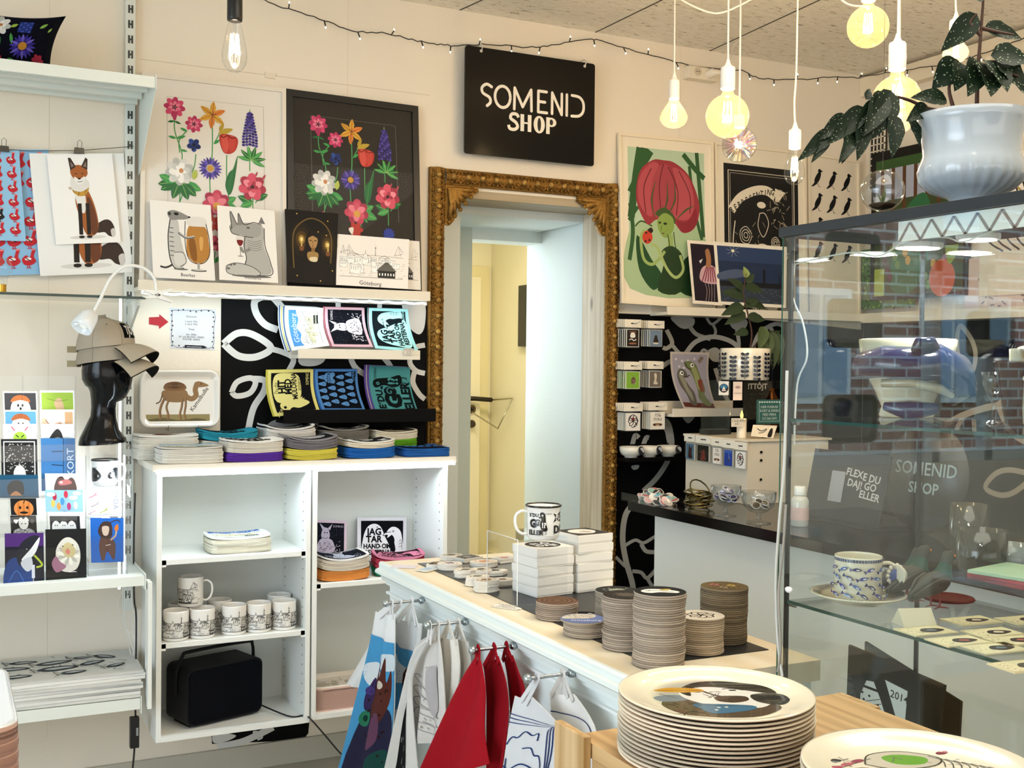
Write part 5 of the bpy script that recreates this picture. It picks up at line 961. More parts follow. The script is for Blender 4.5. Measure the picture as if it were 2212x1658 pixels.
def d_jag(ink='111216', pap='eee'):
    def f(A):
        A.rect(.07, .08, .93, .92, ink); A.blob([(.12, .90), (.10, .55), (.18, .25), (.32, .15), (.46, .22), (.55, .45), (.66, .70), (.70, .90)], pap); bird(A, .66, .36, .75, ink, pap)
        for t, u, v, h, w_ in (('JAG', .32, .33, .135, .9), ('TAR', .33, .50, .13, .9), ('HAND OM', .39, .66, .095, .85), ('RESTERNA!', .41, .80, .095, .8)): A.text(t, u, v, h, ink, 0, 'c', .035, w_)
        logo(A, .84, .86, .045, pap)
    return f
def d_edu(ink='111216', pap='eee'):
    def f(A):
        A.text('E´DU', .24, .20, .13, ink, 0, 'c', .045); A.text('G', .20, .50, .30, ink, 0, 'c', .06); A.ell(.42, .47, .11, .13, ink); A.curve([(.42+.012*k*math.cos(k*.9), .47+.012*k*math.sin(k*.9)*A.asp) for k in range(9)], .02, pap)
        A.text('ELLER', .32, .84, .18, ink, 0, 'c', .045, .95); A.blob([(.50, .14), (.60, .08), (.70, .16), (.74, .50), (.80, .74), (.62, .78), (.52, .60), (.56, .34)], ink); A.ell(.60, .20, .035, .035, pap); A.ell(.60, .20, .015, .015, ink); A.text('!?', .66, .56, .2, pap, 0, 'c', .03); A.poly([(.52, .24), (.44, .28), (.54, .32)], ink)
        for u in (.62, .74): A.line([(u, .76), (u, .88), (u-.04, .91)], .02, ink)
        logo(A, .84, .14, .05, ink)
    return f
def d_drop(ink='0c0f18', pap='3f78c4'):
    def f(A):
        A.rect(.06, .06, .94, .94, ink)
        for j in range(4):
            for i in range(5):
                u, v = .16+.16*i+(j % 2)*.06, .17+.21*j; A.blob([(u-.055, v+.03), (u, v-.12), (u+.055, v+.03), (u, v+.075)], pap, 3); A.ell(u-.018, v, .008, .008, ink, 0, 8); A.ell(u+.018, v, .008, .008, ink, 0, 8); A.curve([(u-.015, v+.035), (u, v+(.045 if (i+j) % 2 else .028)), (u+.015, v+.035)], .006, ink, 3)
        A.ell(.78, .30, .13, .09, pap); A.text('TJÔTA!', .78, .30, .07, ink, 0, 'c', .02, .8); A.rect(.80, .84, .94, .94, ink); logo(A, .83, .88, .05, pap)
    return f
def d_hit(ink='101114', pap='e2d860'):
    def f(A):
        A.rect(.07, .07, .93, .93, ink); A.blob([(.30, .14), (.60, .10), (.88, .16), (.92, .42), (.86, .66), (.60, .72), (.36, .66), (.28, .40)], pap)
        A.text('Du där', .60, .17, .08, ink, 0, 'c', 0, .8); A.text('HIT', .62, .29, .13, ink, 0, 'c', .045); A.text('MED', .62, .43, .12, ink, 0, 'c', .04); A.text('SMULORNA', .60, .56, .10, ink, 0, 'c', .03, .85); A.text('annars!', .66, .67, .07, ink)
        A.blob([(.08, .30), (.18, .18), (.28, .24), (.30, .44), (.34, .66), (.24, .84), (.14, .60), (.16, .44)], pap); A.ell(.17, .28, .03, .03, ink)
        for k in range(6): lf(A, .26, .60, .16, 20+k*18, pap, .25)
        logo(A, .78, .86, .055, pap); A.text('ANDREA', .09, .16, .05, pap, .6)
    return f
def d_city(ink='23262c', pap='f2f2ee', sky='4f8fd0'):
    def f(A):
        A.rect(.08, .08, .92, .36, sky); A.blob([(.08, .36), (.2, .30), (.35, .36), (.5, .28), (.7, .34), (.92, .28), (.92, .5), (.08, .5)], pap); A.rect(.08, .4, .92, .92, 'e9eae2'); city(A, .10, .30, .90, .90, ink, 9, 'e9e6b8' if sky != 'x' else pap, .006, 1.2); A.text('Göteborg', .5, .20, .12, 'cfe2f4')
    return f
def d_roo(ink='12131a', pap='e8dfe6'):
    def f(A):
        A.rect(.06, .07, .94, .93, ink); hatch(A, .06, .07, .94, .45, 70, '3a3c48', .006, 6)
        A.blob([(.40, .40), (.45, .22), (.55, .22), (.60, .40), (.56, .52), (.44, .52)], pap); A.poly([(.43, .26), (.36, .08), (.48, .20)], pap); A.poly([(.55, .22), (.66, .09), (.60, .28)], pap); A.blob([(.36, .55), (.50, .50), (.66, .55), (.70, .85), (.32, .85)], pap)
        A.ell(.48, .34, .015, .015, ink); A.ell(.54, .34, .015, .015, ink); A.curve([(.42, .46), (.5, .5), (.56, .46)], .010, ink); hatch(A, .14, .55, .86, .88, 80, pap, .010, 7); hatch(A, .36, .56, .66, .84, 40, ink, .008, 8); logo(A, .80, .16, .05, pap)
    return f
def d_scr(ink='141518', pap='eee', bub=True):
    def f(A):
        A.rect(.07, .10, .93, .90, ink)
        if bub: A.ell(.55, .42, .30, .22, pap if pap != 'eee' else 'cfd0cc'); A.text('Stick bara', .55, .42, .12, ink, -.05, 'c', .02, .8); hatch(A, .1, .62, .5, .88, 26, pap, .01, 3)
        else:
            r = random.Random(2)
            for k in range(13): A.ell(.18+.64*r.random(), .2+.6*r.random(), .075, .045, pap, r.uniform(-.6, .6), 10)
    return f
def d_small(ink='6b3f24'):
    def f(A): A.curve([(.30, .5), (.35, .62), (.62, .60), (.66, .48), (.74, .40)], .03, ink); A.blob([(.34, .42), (.48, .34), (.62, .42), (.60, .58), (.36, .60)], ink)
    return f
def upright(q, col, draw, label, grp, n=1, dx=(), cols=(), y0=-.035, y1=-.095, edge=None):
    a = []
    for i in range(n):
        c = col if i == 0 or not cols else cols[(i-1) % len(cols)]; o_ = -2.2*i if not dx else -dx[0]*i
        Q = [(p[0]+o_, p[1]-(1.0 if k < 2 else 0)*i*.4) for k, p in enumerate(q)]; base = quad(*Q, y0+.0032*i, y1+.0032*i)
        W_ = (base(1, 1)-base(0, 1)); f_ = lambda u, v, h=0, b=base: b(u, v, h)+Vector((.010*math.sin(PI*v)*(-1), .0, 0))
        lb = label if i == 0 else 'upright dishcloth in a row behind the '+grp
        card('dishcloth', f_, .85, .0022, c, (lambda A: draw(turned(A))) if i == 0 else None, None, .12, 4, 6, 'fabric', label=lb, cat='dishcloth', group=None if i == 0 else 'cloths behind the '+grp, edge=c)
upright(((617, 661), (698, 665), (632, 757), (712, 746)), 'e8ebe4', d_city(), 'upright dishcloth with a blue city drawing, on the short white ledge', 'blue city cloth', 8, (2.3,), ('eef0f0', '3e6ea8', 'f0f2f2', 'e2dc7c'))
upright(((702, 663), (787, 665), (718, 748), (806, 749)), 'e4b9c4', d_roo(), 'upright pink dishcloth printed with a dark kangaroo scene', 'pink kangaroo cloth', 4, (1.6,), ('b03a48', 'f0c8d0'))
upright(((797, 665), (881, 667), (811, 752), (905, 760)), '9fd8d8', d_jag('10181c', 'a8dcdc'), 'upright turquoise dishcloth lettered Jag tar hand om resterna', 'turquoise bird cloth', 3, (1.6,), ('a8324a', '6cc0bc'))
for Q, c, dr_, lb, g_, n, cols in (
    (((579, 799), (677, 797), (594, 899), (692, 890)), 'dfd884', d_hit(pap='e2dc90'), 'upright yellow dishcloth with a bird and black bubble lettering', 'yellow bird cloth', 3, ('d8ce58',)),
    (((681, 797), (772, 797), (698, 887), (790, 887)), '4f84c4', d_drop(pap='5b90cc'), 'upright blue dishcloth covered in drops with faces', 'blue drop cloth', 3, ('3a70ba',)),
    (((798, 789), (886, 793), (811, 885), (902, 885)), '4f9a9e', d_edu('101a1c', '4f9a9e'), 'upright teal dishcloth with big black lettering and a duck', 'teal lettered cloth', 6, ('6a52a4', '6a52a4', 'c9bfa4'))): upright(Q, c, dr_, lb, g_, n, (2.2,), cols)
q = PY(886, 757, -.132); fn = quad((873, 752), (895, 753), (873, 765), (895, 766), -.1195, -.1195)
card('price_label', fn, 1.6, .0005, 'ded8cc', lambda A: [A.text(t, .5, .2+.3*i, .12, '444') for i, t in enumerate(('DISKTRASOR', '1st 59:-', '2st 99:-'))], label='small handwritten price label on the short white ledge', cat='label')
def stack(cx, y, z, runs, where, art=None, W=.185, Dp=.150, t=.0055, curl=.006, rz=0, seed=1, nm='dishcloth', topcol=None, toplabel=None, step=1.0):
    """runs: (colour, count, words) from the bottom up; every cloth is its own object"""
    r = random.Random(seed); tot = sum(x[1] for x in runs); k = 0; top = runs[-1][0] if not topcol else topcol
    for ci, (col, n, wd) in enumerate(runs):
        src = None
        for i in range(n):
            last = k == tot-1; cu = curl*(.35+.65*k/max(1, tot-1))
            if src is None or last:
                b = folded(W, Dp, t*.93, top if last else col, seed+k, cu, edge=col if not last else None, draw=art if last else None, nx=10, ny=4, rnd=.35); o = b.build(nm, 'fabric')
                if src is None: src = o
            else: o = src.copy(); COL.objects.link(o)
            o.location = (cx+r.uniform(-.002, .002), y+r.uniform(-.002, .002), z+t*k*step+.0003); o.rotation_euler = (0, 0, rz+r.uniform(-.03, .03))
            tag(o, (toplabel if last and toplabel else (wd+' dishcloth in the '+where)), 'dishcloth', where); k += 1
    return z+t*tot
ZS = 1.1075; xs = lambda px: PY(px, 990, -.30).x
stack(xs(415), -.247, ZS, [('e6e4da', 9, 'white')], 'front left stack on the display shelf', d_city('3a5a78', 'eef2f4', '8cc4e4'), seed=2, curl=.003, W=.20, toplabel='white dishcloth with a pale blue print, topmost at the front left of the shelf')
stack(xs(550), -.247, ZS, [('5b35a0', 5, 'purple'), ('e2ddd0', 7, 'cream')], 'second front stack, purple at its bottom', d_edu('141414', 'f2f1ec'), seed=3, topcol='f4f3ee', W=.19, toplabel='white dishcloth with black lettering, lying on top of the purple ones')
stack(xs(673), -.247, ZS, [('d8cc52', 6, 'yellow'), ('77747a', 6, 'grey')], 'third front stack, yellow at its bottom', d_scr('141518', 'bdbcc0'), seed=4, topcol='8a878c', curl=.016, W=.178, toplabel='grey dishcloth with an oval text bubble, on top of the yellow ones')
stack(xs(800), -.247, ZS, [('2463b4', 6, 'blue'), ('e6ddc8', 4, 'cream')], 'fourth front stack, blue at its bottom', d_scr('141518', 'f0f0ec', False), seed=5, topcol='f0ece2', curl=.010, W=.175, toplabel='cream dishcloth with white fish like spots, on top of the blue ones')
stack(xs(921), -.247, ZS, [('2a62ae', 5, 'blue')], 'low blue stack at the right end of the display shelf', d_drop('0c1530', '2f66b0'), seed=6, curl=.002, W=.172, toplabel='blue dishcloth with a dark print, topmost of the low blue stack')
stack(xs(393)-.014, -.085, ZS, [('e8e6dc', 14, 'white')], 'back left stack on the display shelf', d_small(), seed=7, curl=.004, W=.20, topcol='f2f1ea', toplabel='white dishcloth with a small brown camel print, topmost at the back left')
stack(xs(520), -.085, ZS, [('e8e6dc', 10, 'white'), ('2f9ab4', 5, 'teal')], 'back stack with teal cloths on top', d_edu('0c1c22', '2f9ab4'), seed=8, curl=.012, W=.19, toplabel='teal dishcloth with black lettering, topmost of its back row stack')
stack(xs(655), -.085, ZS, [('3f8a46', 5, 'green'), ('e4e3df', 12, 'white')], 'back stack with a black text bubble on top', d_scr('141518', 'c9c8c0'), seed=9, curl=.016, W=.18, toplabel='white dishcloth with a dark oval bubble print, topmost in the middle of the back row')
stack(xs(778), -.085, ZS, [('77746f', 16, 'grey')], 'all grey stack in the back row', d_scr('17181a', '8c8a84', False), seed=10, curl=.014, W=.175, topcol='8a8781', toplabel='grey dishcloth with a dark print, topmost of the all grey stack')
stack(xs(893)-.006, -.085, ZS, [('2f72c0', 4, 'blue'), ('6db32c', 5, 'bright green'), ('e2dac4', 5, 'cream')], 'back right stack, green in its middle', d_roo('1a1612', 'b5a68a'), seed=11, curl=.008, W=.168, toplabel='cream dishcloth with a brown black print, above the bright green ones')
# ---------------------------------------------------------------- things in the cabinets
stack(PY(513, 1190, -.19).x, -.185, .8045, [('dedac8', 9, 'cream')], 'lone stack in the top compartment of the left cabinet', d_city('30405c', 'f2f4f4', '3a6cb8'), seed=12, curl=.007, W=.205, topcol='f2f3ee', toplabel='white dishcloth with a blue city print, topmost in the left cabinet')
def mugart(A): city(A, .20, .12, .86, .92, '3c3c3a', 4, 'e4e1da', .006, 2.4)
zc = .5415; mugs = []
for px, yy, lb in ((380, -.250, 'city print coffee mug, front row, leftmost'), (437, -.248, 'city print coffee mug, front row, second from left, under the raised mug'), (505, -.240, 'city print coffee mug, middle of the front row'), (559, -.240, 'city print coffee mug, front row, second from right'), (613, -.238, 'city print coffee mug at the right end of the front row')):
    p = PY(px, 1330, yy); hd = math.atan2(p.x, p.y+D); mug(p.x, yy, zc, .0405, .094, 'coffee_mug', lb, 'efede8', None, mugart, 1.8, 'city print coffee mugs in the left cabinet', rot=-1.5*PI-hd)
for px, yy, lb in ((474, -.14, 'city print coffee mug in the back row, behind the gap'), (603, -.135, 'city print coffee mug in the back row, at the right'), (390, -.14, 'city print coffee mug in the back row, behind the leftmost one')):
    p = PY(px, 1300, yy); mug(p.x, yy, zc, .0405, .094, 'coffee_mug', lb, 'efede8', None, mugart, 1.5, 'city print coffee mugs in the left cabinet', rot=-1.5*PI-.15)
p = PY(415, 1290, -.225); mug(p.x, -.20, zc+.0955, .0405, .094, 'coffee_mug', 'city print coffee mug standing on top of the others, handle to the right', 'efede8', None, mugart, -.25, 'city print coffee mugs in the left cabinet', rot=-1.5*PI-1.9)
p = PY(470, 1570, -.20); SP = Matrix.Translation(Vector((p.x, -.155, .2485))) @ RZ(.30); sp = thing('speaker', 'black box shaped portable speaker with a carrying handle, in the left cabinet', 'speaker', (p.x, -.155, .2485))
def rbox(W, Dp, Hh, r, M0, col, z0=.006):
    b = MB(M0); P = []
    for cx, cz, a in ((W/2-r, r, -90), (W/2-r, Hh-r, 0), (-W/2+r, Hh-r, 90), (-W/2+r, r, 180)): P += [(cx+r*math.cos(rad(a+15*i)), z0+cz+r*math.sin(rad(a+15*i))) for i in range(7)]
    return b, P
b, P = rbox(.275, .14, .185, .025, SP, 0); b.prism(P, -.07, .07, '07080d', 'Y', True); b.build('speaker_body', 'blackplastic', sp)
b, P = rbox(.262, 0, .172, .022, SP, 0, .0125); b.prism(P, -.076, -.070, '090b12', 'Y', True); b.build('grille', 'fabric', sp)
MB(SP).tube(cr_([(-.140, 0, .10), (-.141, -.005, .17), (-.128, -.02, .225), (-.10, -.024, .238), (.10, -.024, .238), (.128, -.02, .225), (.141, -.005, .17), (.140, 0, .10)], 4), .007, '07080c', 8, flat=.7).build('carrying_handle', 'blackplastic', sp)
for x in (-.1, .1): MB(SP).box(x-.02, x+.02, -.05, .05, 0, .006, '0a0a0a').build('foot', 'blackplastic', sp)
q0, q1, q2, q3, q4_ = PY(566, 1532, -.20), PZ(620, 1545, .252), PY(668, 1562, -.31), PY(700, 1585, -.31), PY(742, 1632, -.30)
tag(MB().tube(cr_([tuple(SP @ Vector((.13, .03, .03))), tuple(q1), (1.075, -.28, .252), (1.090, -.312, .245), tuple(q3), tuple(q4_), (q4_.x+.04, -.25, .10), (q4_.x+.06, -.2, .01)], 6), .0028, '0c0c10', 7).build('speaker_cable', 'plastic', None, (1.09, -.31, .24)), 'black cable running from the speaker out over the cabinet edge', 'cable')
def leancl(q, y0, y1, col, draw, label, n, grp):
    for i in range(n):
        base = quad(*[(a, b_) for a, b_ in q], y0+.0065*i, y1+.0065*i); f_ = lambda u, v, h=0, b_=base: b_(u, v, h+.004*math.sin(PI*u))
        card('dishcloth', f_, 1.12, .0055, col, draw if i == 0 else None, None, .15, 6, 3, 'fabric', label=label if i == 0 else 'leaning %s dishcloth behind the printed one' % grp, cat='dishcloth', group=None if i == 0 else 'leaning %s cloths in the right cabinet' % grp)
leancl(((655, 1122), (749, 1125), (655, 1203), (748, 1204)), -.045, -.085, 'dcc4d2', d_roo('10121a', 'b9aec0'), 'leaning pink edged dishcloth with a horned animal print, right cabinet', 5, 'pink')
leancl(((772, 1117), (878, 1117), (772, 1212), (877, 1210)), -.045, -.085, 'e6e4ea', d_jag('0e0f14', 'efedf2'), 'leaning white dishcloth lettered Jag tar hand om resterna, right cabinet', 5, 'white')
stack(PY(735, 1240, -.2).x-.004, -.205, .6915, [('d98a44', 6, 'orange'), ('d8cdbd', 7, 'cream')], 'left stack in the right cabinet, orange at its bottom', d_roo('10131f', 'c4c8d8'), seed=14, curl=.016, W=.178, topcol='f0eeea', toplabel='white dishcloth with a dark blue scene, lying on the orange stack')
stack(PY(858, 1225, -.2).x, -.205, .6915, [('1d8a62', 4, 'green'), ('a8384c', 7, 'dark pink')], 'right stack in the right cabinet, green at its bottom', d_jag('1c0e14', 'e48aa8'), seed=15, curl=.014, W=.18, topcol='e48aa8', rz=-.25, toplabel='pink dishcloth with a bird print, lying on the green stack')
zt = .2545
for k in range(12):
    x0 = PY(679, 1500, -.27).x; fn_ = lambda u, v, h=0: Vector((x0+.235*u, -.10-.175*v, zt+.0062*k+h))
    if k in (0, 11): b = rtray(fn_, 1.34, .05, 'd9cbc4' if k == 0 else 'e2dcd4', 'd9b8aa')
    if k == 11: city(Art(b, fn_, 1.34), .1, .15, .9, .85, '55524c', 6, 'bdb6a6', .006)
    if k in (0, 11): o = b.build('serving_tray', 'satin', None, fn_(.5, .5)); s0 = o if k == 0 else s0
    else: o = s0.copy(); COL.objects.link(o); o.location = fn_(.5, .5)
    tag(o, 'tray with a grey city drawing, topmost of the pile in the right cabinet' if k == 11 else 'tray with a pinkish edge in the pile in the right cabinet', 'tray', 'tray pile in the right cabinet')
# ---------------------------------------------------------------- shop sign
sg = thing('shop_sign', 'glossy black hanging sign lettered SOMENID SHOP above the gilt frame', 'sign', (2.02, -.05, 2.42))
b = MB(); sx0, sx1, sz0, sz1 = 1.742, 2.305, 2.218, 2.622
P = rr(0, 0, 1, 1, .02, 1.4, 4); sf = lambda u, v, h=0: Vector((sx0+(sx1-sx0)*u, -.052-h, sz1-(sz1-sz0)*v))
b.prism([(sf(u, v).x, sf(u, v).z) for u, v in P], -.052, -.044, '060606', 'Y'); b.build('sign_board', 'glossblack', sg)
b = MB(); A = Art(b, sf, (sx1-sx0)/(sz1-sz0), h0=.0004); wv = 'f6efe2'
def st(P, w_=.020, k=5): A.curve(P, w_, wv, k); [A.ell(p[0], p[1], w_/2, w_/2, wv, 0, 10) for p in (P[0], P[-1])]
Y0, Y1 = .335, .535
def lx(x): return .115+x*.80
st([(lx(.10), Y0+.02), (lx(.055), Y0), (lx(.012), Y0+.035), (lx(.02), Y0+.085), (lx(.08), Y0+.12), (lx(.09), Y0+.165), (lx(.06), Y1)])
A.curve([(lx(.205)+.058*math.cos(t*.5236), (Y0+Y1)/2+.100*math.sin(t*.5236)) for t in range(13)], .020, wv, 3)
st([(lx(.315), Y1), (lx(.318), Y0)], k=1); st([(lx(.318), Y0), (lx(.395), Y1-.03)], k=1); st([(lx(.395), Y1-.03), (lx(.475), Y0)], k=1); st([(lx(.475), Y0), (lx(.48), Y1)], k=1)
st([(lx(.625), Y0), (lx(.545), Y0)], k=1); st([(lx(.545), Y0), (lx(.545), Y1)], k=1); st([(lx(.545), Y1), (lx(.63), Y1)], k=1); st([(lx(.545), .435), (lx(.61), .435)], k=1)
st([(lx(.68), Y1), (lx(.68), Y0)], k=1); st([(lx(.68), Y0), (lx(.775), Y1)], k=1); st([(lx(.775), Y1), (lx(.775), Y0)], k=1); st([(lx(.825), Y0), (lx(.825), Y1)], k=1)
st([(lx(.875), Y0), (lx(.95), Y0+.01), (lx(.99), Y0+.06), (lx(.99), Y1-.06), (lx(.95), Y1-.01), (lx(.875), Y1)])
for ch, u, w_ in (('S', .365, 1.2), ('H', .455, 1.25), ('O', .56, 1.2), ('P', .65, 1.2)):
    V0, V1, h_ = .575, .735, .16
    if ch == 'S': A.curve([(u+.035, V0+.035), (u+.02, V0+.008), (u-.015, V0+.01), (u-.025, V0+.05), (u+.015, V0+.085), (u+.028, V1-.035), (u+.005, V1-.008), (u-.03, V1-.012), (u-.04, V1-.045)], .022, wv)
    if ch == 'H': A.rect(u-.04, V0, u-.012, V1, wv); A.rect(u+.016, V0, u+.044, V1, wv); A.rect(u-.012, V0+.072, u+.016, V0+.088, wv)
    if ch == 'O': A.ell(u, V0+h_/2, .044, .060, wv); A.ell(u, V0+h_/2, .014, .046, '060606')
    if ch == 'P': A.rect(u-.036, V0, u-.008, V1, wv); A.ell(u+.004, V0+.045, .040, .032, wv); A.ell(u+.004, V0+.045, .014, .020, '060606'); A.rect(u-.036, V0, u-.008, V1, wv)
b.build('lettering', 'paint', sg)
for u in (.115, .915):
    p = sf(u, .035); MB().cyl((p.x, p.y+.006, p.z), (p.x, p.y-.002, p.z), .006, 'c8c4ba', 12).tube(cr_([(p.x, p.y-.003, p.z), (p.x+.002, p.y-.008, p.z+.015), (p.x+.004, p.y+.01, p.z+.028), (p.x+.006, -.004, p.z+.03)], 4), .0022, 'd8d4c8', 6).build('hook', 'satin', sg)
# ---------------------------------------------------------------- fairy lights
def fairy(pxs, label, fn):
    P = [fn(*p) for p in pxs]; P = [tuple(p) for p in P]; C_ = cr_(P, 7); t = thing('fairy_light_string', label, 'string lights', P[0]); b = MB(); r = random.Random(9)
    C_ = [(x+r.uniform(-.003, .003), y, z+r.uniform(-.003, .003)) for x, y, z in C_]; b.tube(C_, .0020, '14110f', 5)
    acc = 0; L = []; last = Vector(C_[0])
    for c in C_:
        c = Vector(c); acc += (c-last).length; last = c
        if acc > .115: L.append(c); acc = 0
    for i, c in enumerate(L): s_ = -1 if i % 3 else .8; e = c+Vector((r.uniform(-.008, .012), -.004, s_*.020)); b.cyl(tuple(c), tuple(e), .0024, '14110f', 6)
    b.build('cable', 'plastic', t); r = random.Random(9); [r.random() for _ in range(2*len(C_))]
    b = MB()
    for i, c in enumerate(L): s_ = -1 if i % 3 else .8; e = c+Vector((r.uniform(-.008, .012), -.004, s_*.020)); b.ball(tuple(e+Vector((0, 0, s_*.004))), .0028, 'fff', 6, (1, 1, 1.6))
    o = b.build('tiny_bulbs', 'fairy', t); o['kind'] = 'stuff'
fairy([(548, -12), (600, 12), (690, 40), (762, 66), (835, 72), (900, 88), (960, 97), (1005, 98), (1060, 96), (1140, 102), (1200, 96), (1265, 84), (1310, 92), (1400, 118), (1480, 138), (1530, 148), (1600, 152), (1640, 168), (1720, 172), (1800, 166), (1856, 168)], 'black string of tiny warm lights sagging along the back wall', lambda x, y: PY(x, y, -.03))
fairy([(1858, 166), (1960, 150), (2050, 138), (2130, 112), (2225, 78)], 'black string of tiny warm lights along the right hand wall', lambda x, y: PX(x, y, XR-.075))
# ---------------------------------------------------------------- on the counter
Z1 = CZ+.0022
rs = thing('acrylic_riser', 'clear acrylic riser carrying the enamel mug on the counter', 'riser', PZ(1160, 1290, Z1))
a0, a1, a2 = PZ(1050, 1280, Z1), PZ(1117, 1308, Z1), PZ(1215, 1290, Z1); RX0, RX1, RY0, RY1, RH = a1.x, a1.x+.135, a1.y, a0.y+.0, .155
b = MB().box(RX0, RX1, RY0, RY1, Z1+RH-.003, Z1+RH).box(RX0, RX1, RY0, RY0+.003, Z1, Z1+RH-.003).box(RX0, RX1, RY1-.003, RY1, Z1, Z1+RH-.003); b.build('bent_sheet', 'clear_plastic', rs)
MB().tube([(RX0, RY0, Z1), (RX0, RY0, Z1+RH), (RX0, RY1, Z1+RH), (RX0, RY1, Z1)], .0013, 'f2f2ee', 5).build('edge', 'gloss', rs)
def eduart(A): A2 = Art(A.mb, lambda u, v, h: A.fn(.33+.24*u, .08+.80*v, h), A.asp*.30, .08, A.eps, A.h); d_edu('0c0c0e', 'f4f4f0')(A2); A.poly([(.61, .30), (.58, .18), (.63, .24), (.69, .14), (.76, .26), (.70, .46), (.63, .38), (.58, .46)], '0c0c0e'); A.text('FLÔ', .67, .31, .045, 'f4f4f0', 0, 'c', .03); A.text('DAJ', .67, .66, .07, '0c0c0e', 0, 'c', .04)
p = PZ(1135, 1166, Z1+RH); hd = math.atan2(p.x, p.y+D); mug((RX0+RX1)/2-.004, p.y, Z1+RH+.0005, .0400, .079, 'enamel_mug', 'white enamel mug with black lettering standing on the clear riser', 'f4f3ee', '0b0b0c', eduart, PI-.35, None, True, rot=-1.5*PI-hd+.10)
def cbox(px, py, n, label, art, W=.108, Hh=.0235, rz=0, seed=1, col='eeebe2'):
    p = PZ(px, py, Z1); r = random.Random(seed); src = None
    for k in range(n):
        t = thing('gift_box', label if k == n-1 else 'white box inside the stack under '+label.split(',')[0], 'box', (p.x, p.y, Z1+k*(Hh+.0004)), 'white boxes stacked on the counter')
        if src is None or k == n-1:
            MB(T(p.x, p.y, Z1+k*(Hh+.0004))).box(-W/2, W/2, -W/2, W/2, 0, Hh-.004, col, .001).build('box_base', 'paper', t)
            b = MB(T(p.x, p.y, Z1+k*(Hh+.0004))).box(-W/2-.001, W/2+.001, -W/2-.001, W/2+.001, Hh*.18, Hh, 'f2efe7', .001)
            lo = b.build('lid', 'paper', t)
            if k == n-1: b = MB(); zz = Z1+k*(Hh+.0004)+Hh; A = Art(b, lambda u, v, h: Vector((p.x+(u-.5)*W, p.y+(.5-v)*W, zz+h)), 1); art(A); b.build('printed_label', 'paper', lo)
            if src is None: src = t
        else:
            for ch in src.children: c = ch.copy(); COL.objects.link(c); c.parent = t; c.matrix_parent_inverse = ch.matrix_parent_inverse
        t.rotation_euler = (0, 0, rz+r.uniform(-.05, .05)); t.location.x += r.uniform(-.002, .002)
def ba(A): A.ell(.5, .5, .42, .42, '0f0f10'); A.ell(.5, .5, .39, .39, '1c1c1c'); A.text('FLÔ', .5, .38, .2, 'eee', 0, 'c', .03); A.text('DAJ!', .5, .64, .2, 'eee', 0, 'c', .03)
def bb(A): A.rect(.02, .02, .98, .98, '2a2826'); A.blob([(.15, .5), (.3, .2), (.7, .18), (.85, .5), (.6, .8), (.3, .75)], 'e6e2dc'); A.blob([(.4, .5), (.6, .4), (.7, .6), (.5, .7)], 'bdb6ae')
cbox(1172, 1278, 5, 'white box with a round black sticker, topmost beside the riser', ba, rz=.14, seed=3)
cbox(1258, 1268, 6, 'white box with a dark picture lid, topmost of the tall box stack', bb, rz=.08, seed=5)
def pulpstack(px, py, R, n, where, col, art, seed, t=.0042, toplabel='', lean=.0, dxy=(0, 0), nm='coaster', cat='coaster', Z=None, mm='pulp', prof=None):
    Zb = Z1 if Z is None else Z; p = PZ(px, py, Zb); r = random.Random(seed); src = None; ox = oy = 0
    for k in range(n):
        last = k == n-1; ox += r.uniform(-1, 1)*lean; oy += r.uniform(-1, 1)*lean; ox *= .93; oy *= .93; z = Zb+k*t
        if src is None or last:
            b = MB(); P = prof or [(R-.001, 0), (R, .0006), (R, t-.0011), (R-.0008, t-.0004)]
            b.lathe(P, n=44, col=col, cap=True)
            if last and art: A = Art(b, lambda u, v, h: Vector(((u-.5)*2*R*.99, (.5-v)*2*R*.99, P[-1][1]+h)), 1); art(A)
            o = b.build(nm, mm)
            if src is None: src = o
        else: o = src.copy(); COL.objects.link(o)
        o.location = (p.x+ox+(dxy[0] if last else 0), p.y+oy+(dxy[1] if last else 0), z); o.rotation_euler = (0, 0, -.45 if last else r.uniform(0, 6))
        if last and dxy != (0, 0): o.location.z += .001
        tag(o, toplabel if last else nm+' inside the '+where, cat, where)
dk_ = lambda bg, ink, sd: (lambda A: [A.ell(.5, .5, .5, .5, bg, 0, 40), hatch(A, .2, .25, .8, .75, 45, ink, .03, sd), A.ell(.5, .5, .2, .18, ink)])
def ring_(A): A.ell(.5, .5, .5, .5, '5a4236', 0, 40); [A.ell(.5, .5, .46-.06*k, .46-.06*k, ('6e5546', '54402f')[k % 2], 0, 32) for k in range(7)]
def gbgc(A): A.ell(.5, .5, .5, .5, '6a78a4', 0, 40); A.blob([(.04, .5), (.1, .24), (.4, .04), (.8, .14), (.7, .45), (.3, .52)], 'c8c2b4'); hatch(A, .2, .12, .75, .42, 50, '6c6248', .018, 4); A.text('Göteborg', .55, .68, .12, 'e4e6ee')
def fl(A): A.ell(.5, .5, .5, .5, '181716', 0, 40); A.text('FLÔ', .5, .36, .24, 'e8e6e0', 0, 'c', .04); A.text('DAJ!', .5, .66, .24, 'e8e6e0', 0, 'c', .04)
def gull(A): A.ell(.5, .5, .5, .5, '232425', 0, 40); A.blob([(.14, .45), (.3, .3), (.6, .32), (.85, .5), (.8, .66), (.5, .6), (.3, .68), (.16, .6)], 'e9e7e0'); A.curve([(.2, .5), (.4, .44), (.6, .5), (.76, .58)], .03, '2c2a28'); A.blob([(.5, .36), (.66, .26), (.74, .34), (.6, .44)], 'b8a45a'); A.ell(.3, .45, .03, .03, '111')
